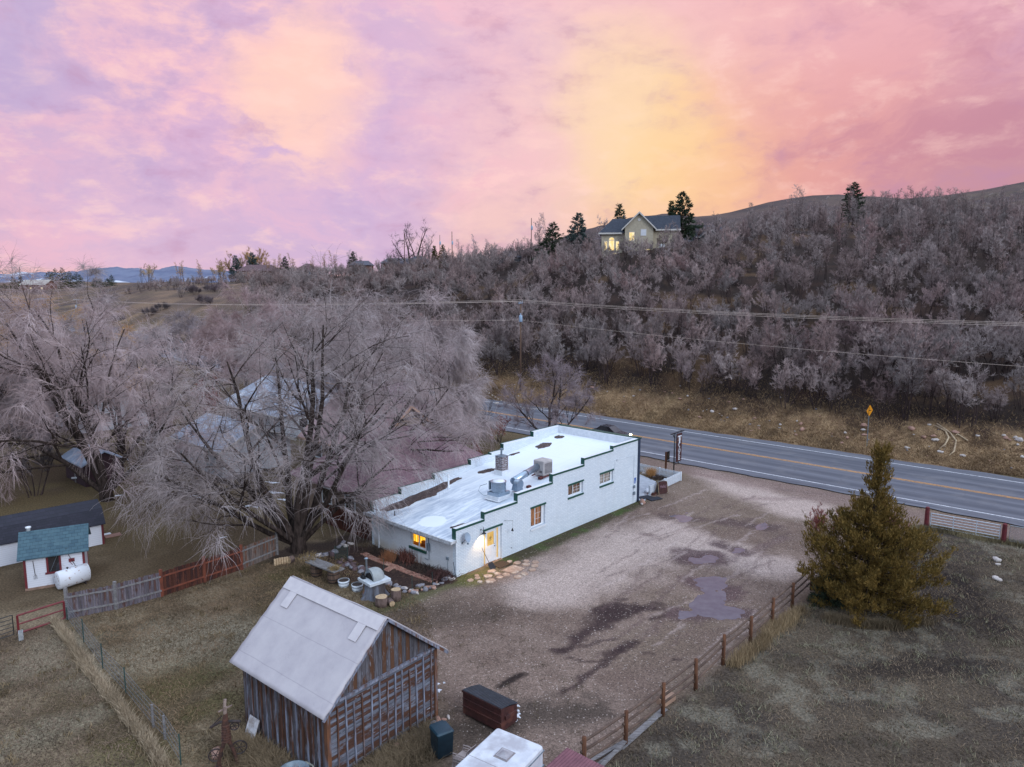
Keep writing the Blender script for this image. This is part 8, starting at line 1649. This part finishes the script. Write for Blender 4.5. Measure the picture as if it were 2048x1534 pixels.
# local x = +u direction: azimuth TH+90
AU = TH+R_(90)
house('neighbour_house', 'neighbouring house with mauve hip roof close beside the left wall of the cafe', uvz(10.0, 14.5), R_(-90)+TH, 12.6, 10.5, 2.75, 5.7, STC, MAU, hip=4.0, over=.5) if 0 else house('neighbour_house', 'neighbouring house with mauve hip roof close beside the left wall of the cafe', uvz(20.3, 1.6), TH, 12.6, 0.1+10.2, 2.75, 5.9, STC, MAU, hip=4.2, over=.5, wins=NW).__setitem__('note', 'hip') 
bpy.data.objects['neighbour_house'].location = uvz(9.9, 1.6); del bpy.data.objects['neighbour_house']['note']
house('neighbour_house', 'pink-roofed gabled house half hidden behind the huge willow', uvz(31.2, .6)*1, AU-R_(180), 10.6, -0.0+8.6, 3.0, 6.4, STC, PNK, hip=0, over=.5, chimney=(3., 4.3), trim=mat('peach_trim', (196, 150, 120), (170, 130, 106)), wins=NW+(('r', 4, 3.4, 1., .9, GLASSD),)).location = uvz(31.2, 9.4)
house('neighbour_house', 'dark mauve-roofed house behind the fork of the tall willow', uvz(40.5, 20), AU-R_(180), 11, 8, 3., 6.2, STC, MAU, hip=3, over=.5, wins=NW)
house('garage', 'blue-grey metal-roofed garage left of the pink-roofed house', uvz(41.5, 1.2), AU-R_(180), 9.5, 7, 2.6, 4.3, WHW, BLG, over=.4, trim=TRW, wins=NW[:5])
house('neighbour_house', 'blue-grey snow-dusted roof house deeper behind the garage', uvz(55.5, 13.2), AU-R_(180), 13, 9, 3., 6.0, WHW, mat('snow_dusted_roof', (168, 174, 190), (136, 144, 164), scale=.8, rough=.8, c3=(206, 208, 218)), hip=2.5, over=.5, trim=TRW, wins=NW)
house('neighbour_house', 'pale-roofed house at the far left behind the leaning willow', uvz(78, -1), AU-R_(180), 15, 8, 3., 5.2, WHW, mat('pale_cream_roof', (196, 198, 196), (166, 172, 178), scale=.9, rough=.8), over=.5, trim=TRW, wins=NW)
house('garden_shed', 'grey-blue roofed open shed beyond the long shed', uvz(43, -8.2), AU-R_(180), 5, 3.2, 2., 2.9, mat('dark_gable', (1, 1, 1)), BLG, over=.3)
m = MB(); m.box((0, -.1, 0), (3.2, .1, .12)); o = m.build('white_beam', WHITE); o.location = at(144, 966)+Vector((0, 0, .4)); o.rotation_euler = (0, 0, .28); tag(o, 'long white snow-topped beam lying behind the long shed', 'beam')
t = thing('low_fence', 'grey board fence section behind the long shed', 'fence', at(150, 965), R_(12)); m = MB()
for k in range(20): m.box((k*.16, 0, 0), (k*.16+.14, .03, 1.2))
m.build('boards', GWD, t)
t = thing('board_fence', 'dark reddish board fence between the willows and the cafe', 'fence', uv(8.9, .4), TH+R_(90)); m = MB()
for k in range(34): m.box((k*.16, 0, 0), (k*.16+.145, .03, 1.5+.04*(k % 3)))
m.build('boards', fm[1], t)
for k, (x, y, rx, ry, ro) in enumerate([(552, 985, 1.0, .3, -.4), (570, 1000, .9, .22, -.5), (545, 965, .8, .25, -.3), (498, 1012, .5, .2, 0), (512, 1014, .4, .15, .2), (392, 990, .6, .4, .3), (400, 995, .3, .2, 0), (236, 991, .35, .2, .5), (775, 882, .7, .35, .1), (762, 884, .4, .2, 0), (350, 1005, .3, .15, 0), (445, 1075, .3, .1, .6)]):
    snow(at(x, y), rx*.8, ry*.8, 'thin patch of old snow on the shaded yard grass', ro, .03, k*3, 'old snow patches in the yards')
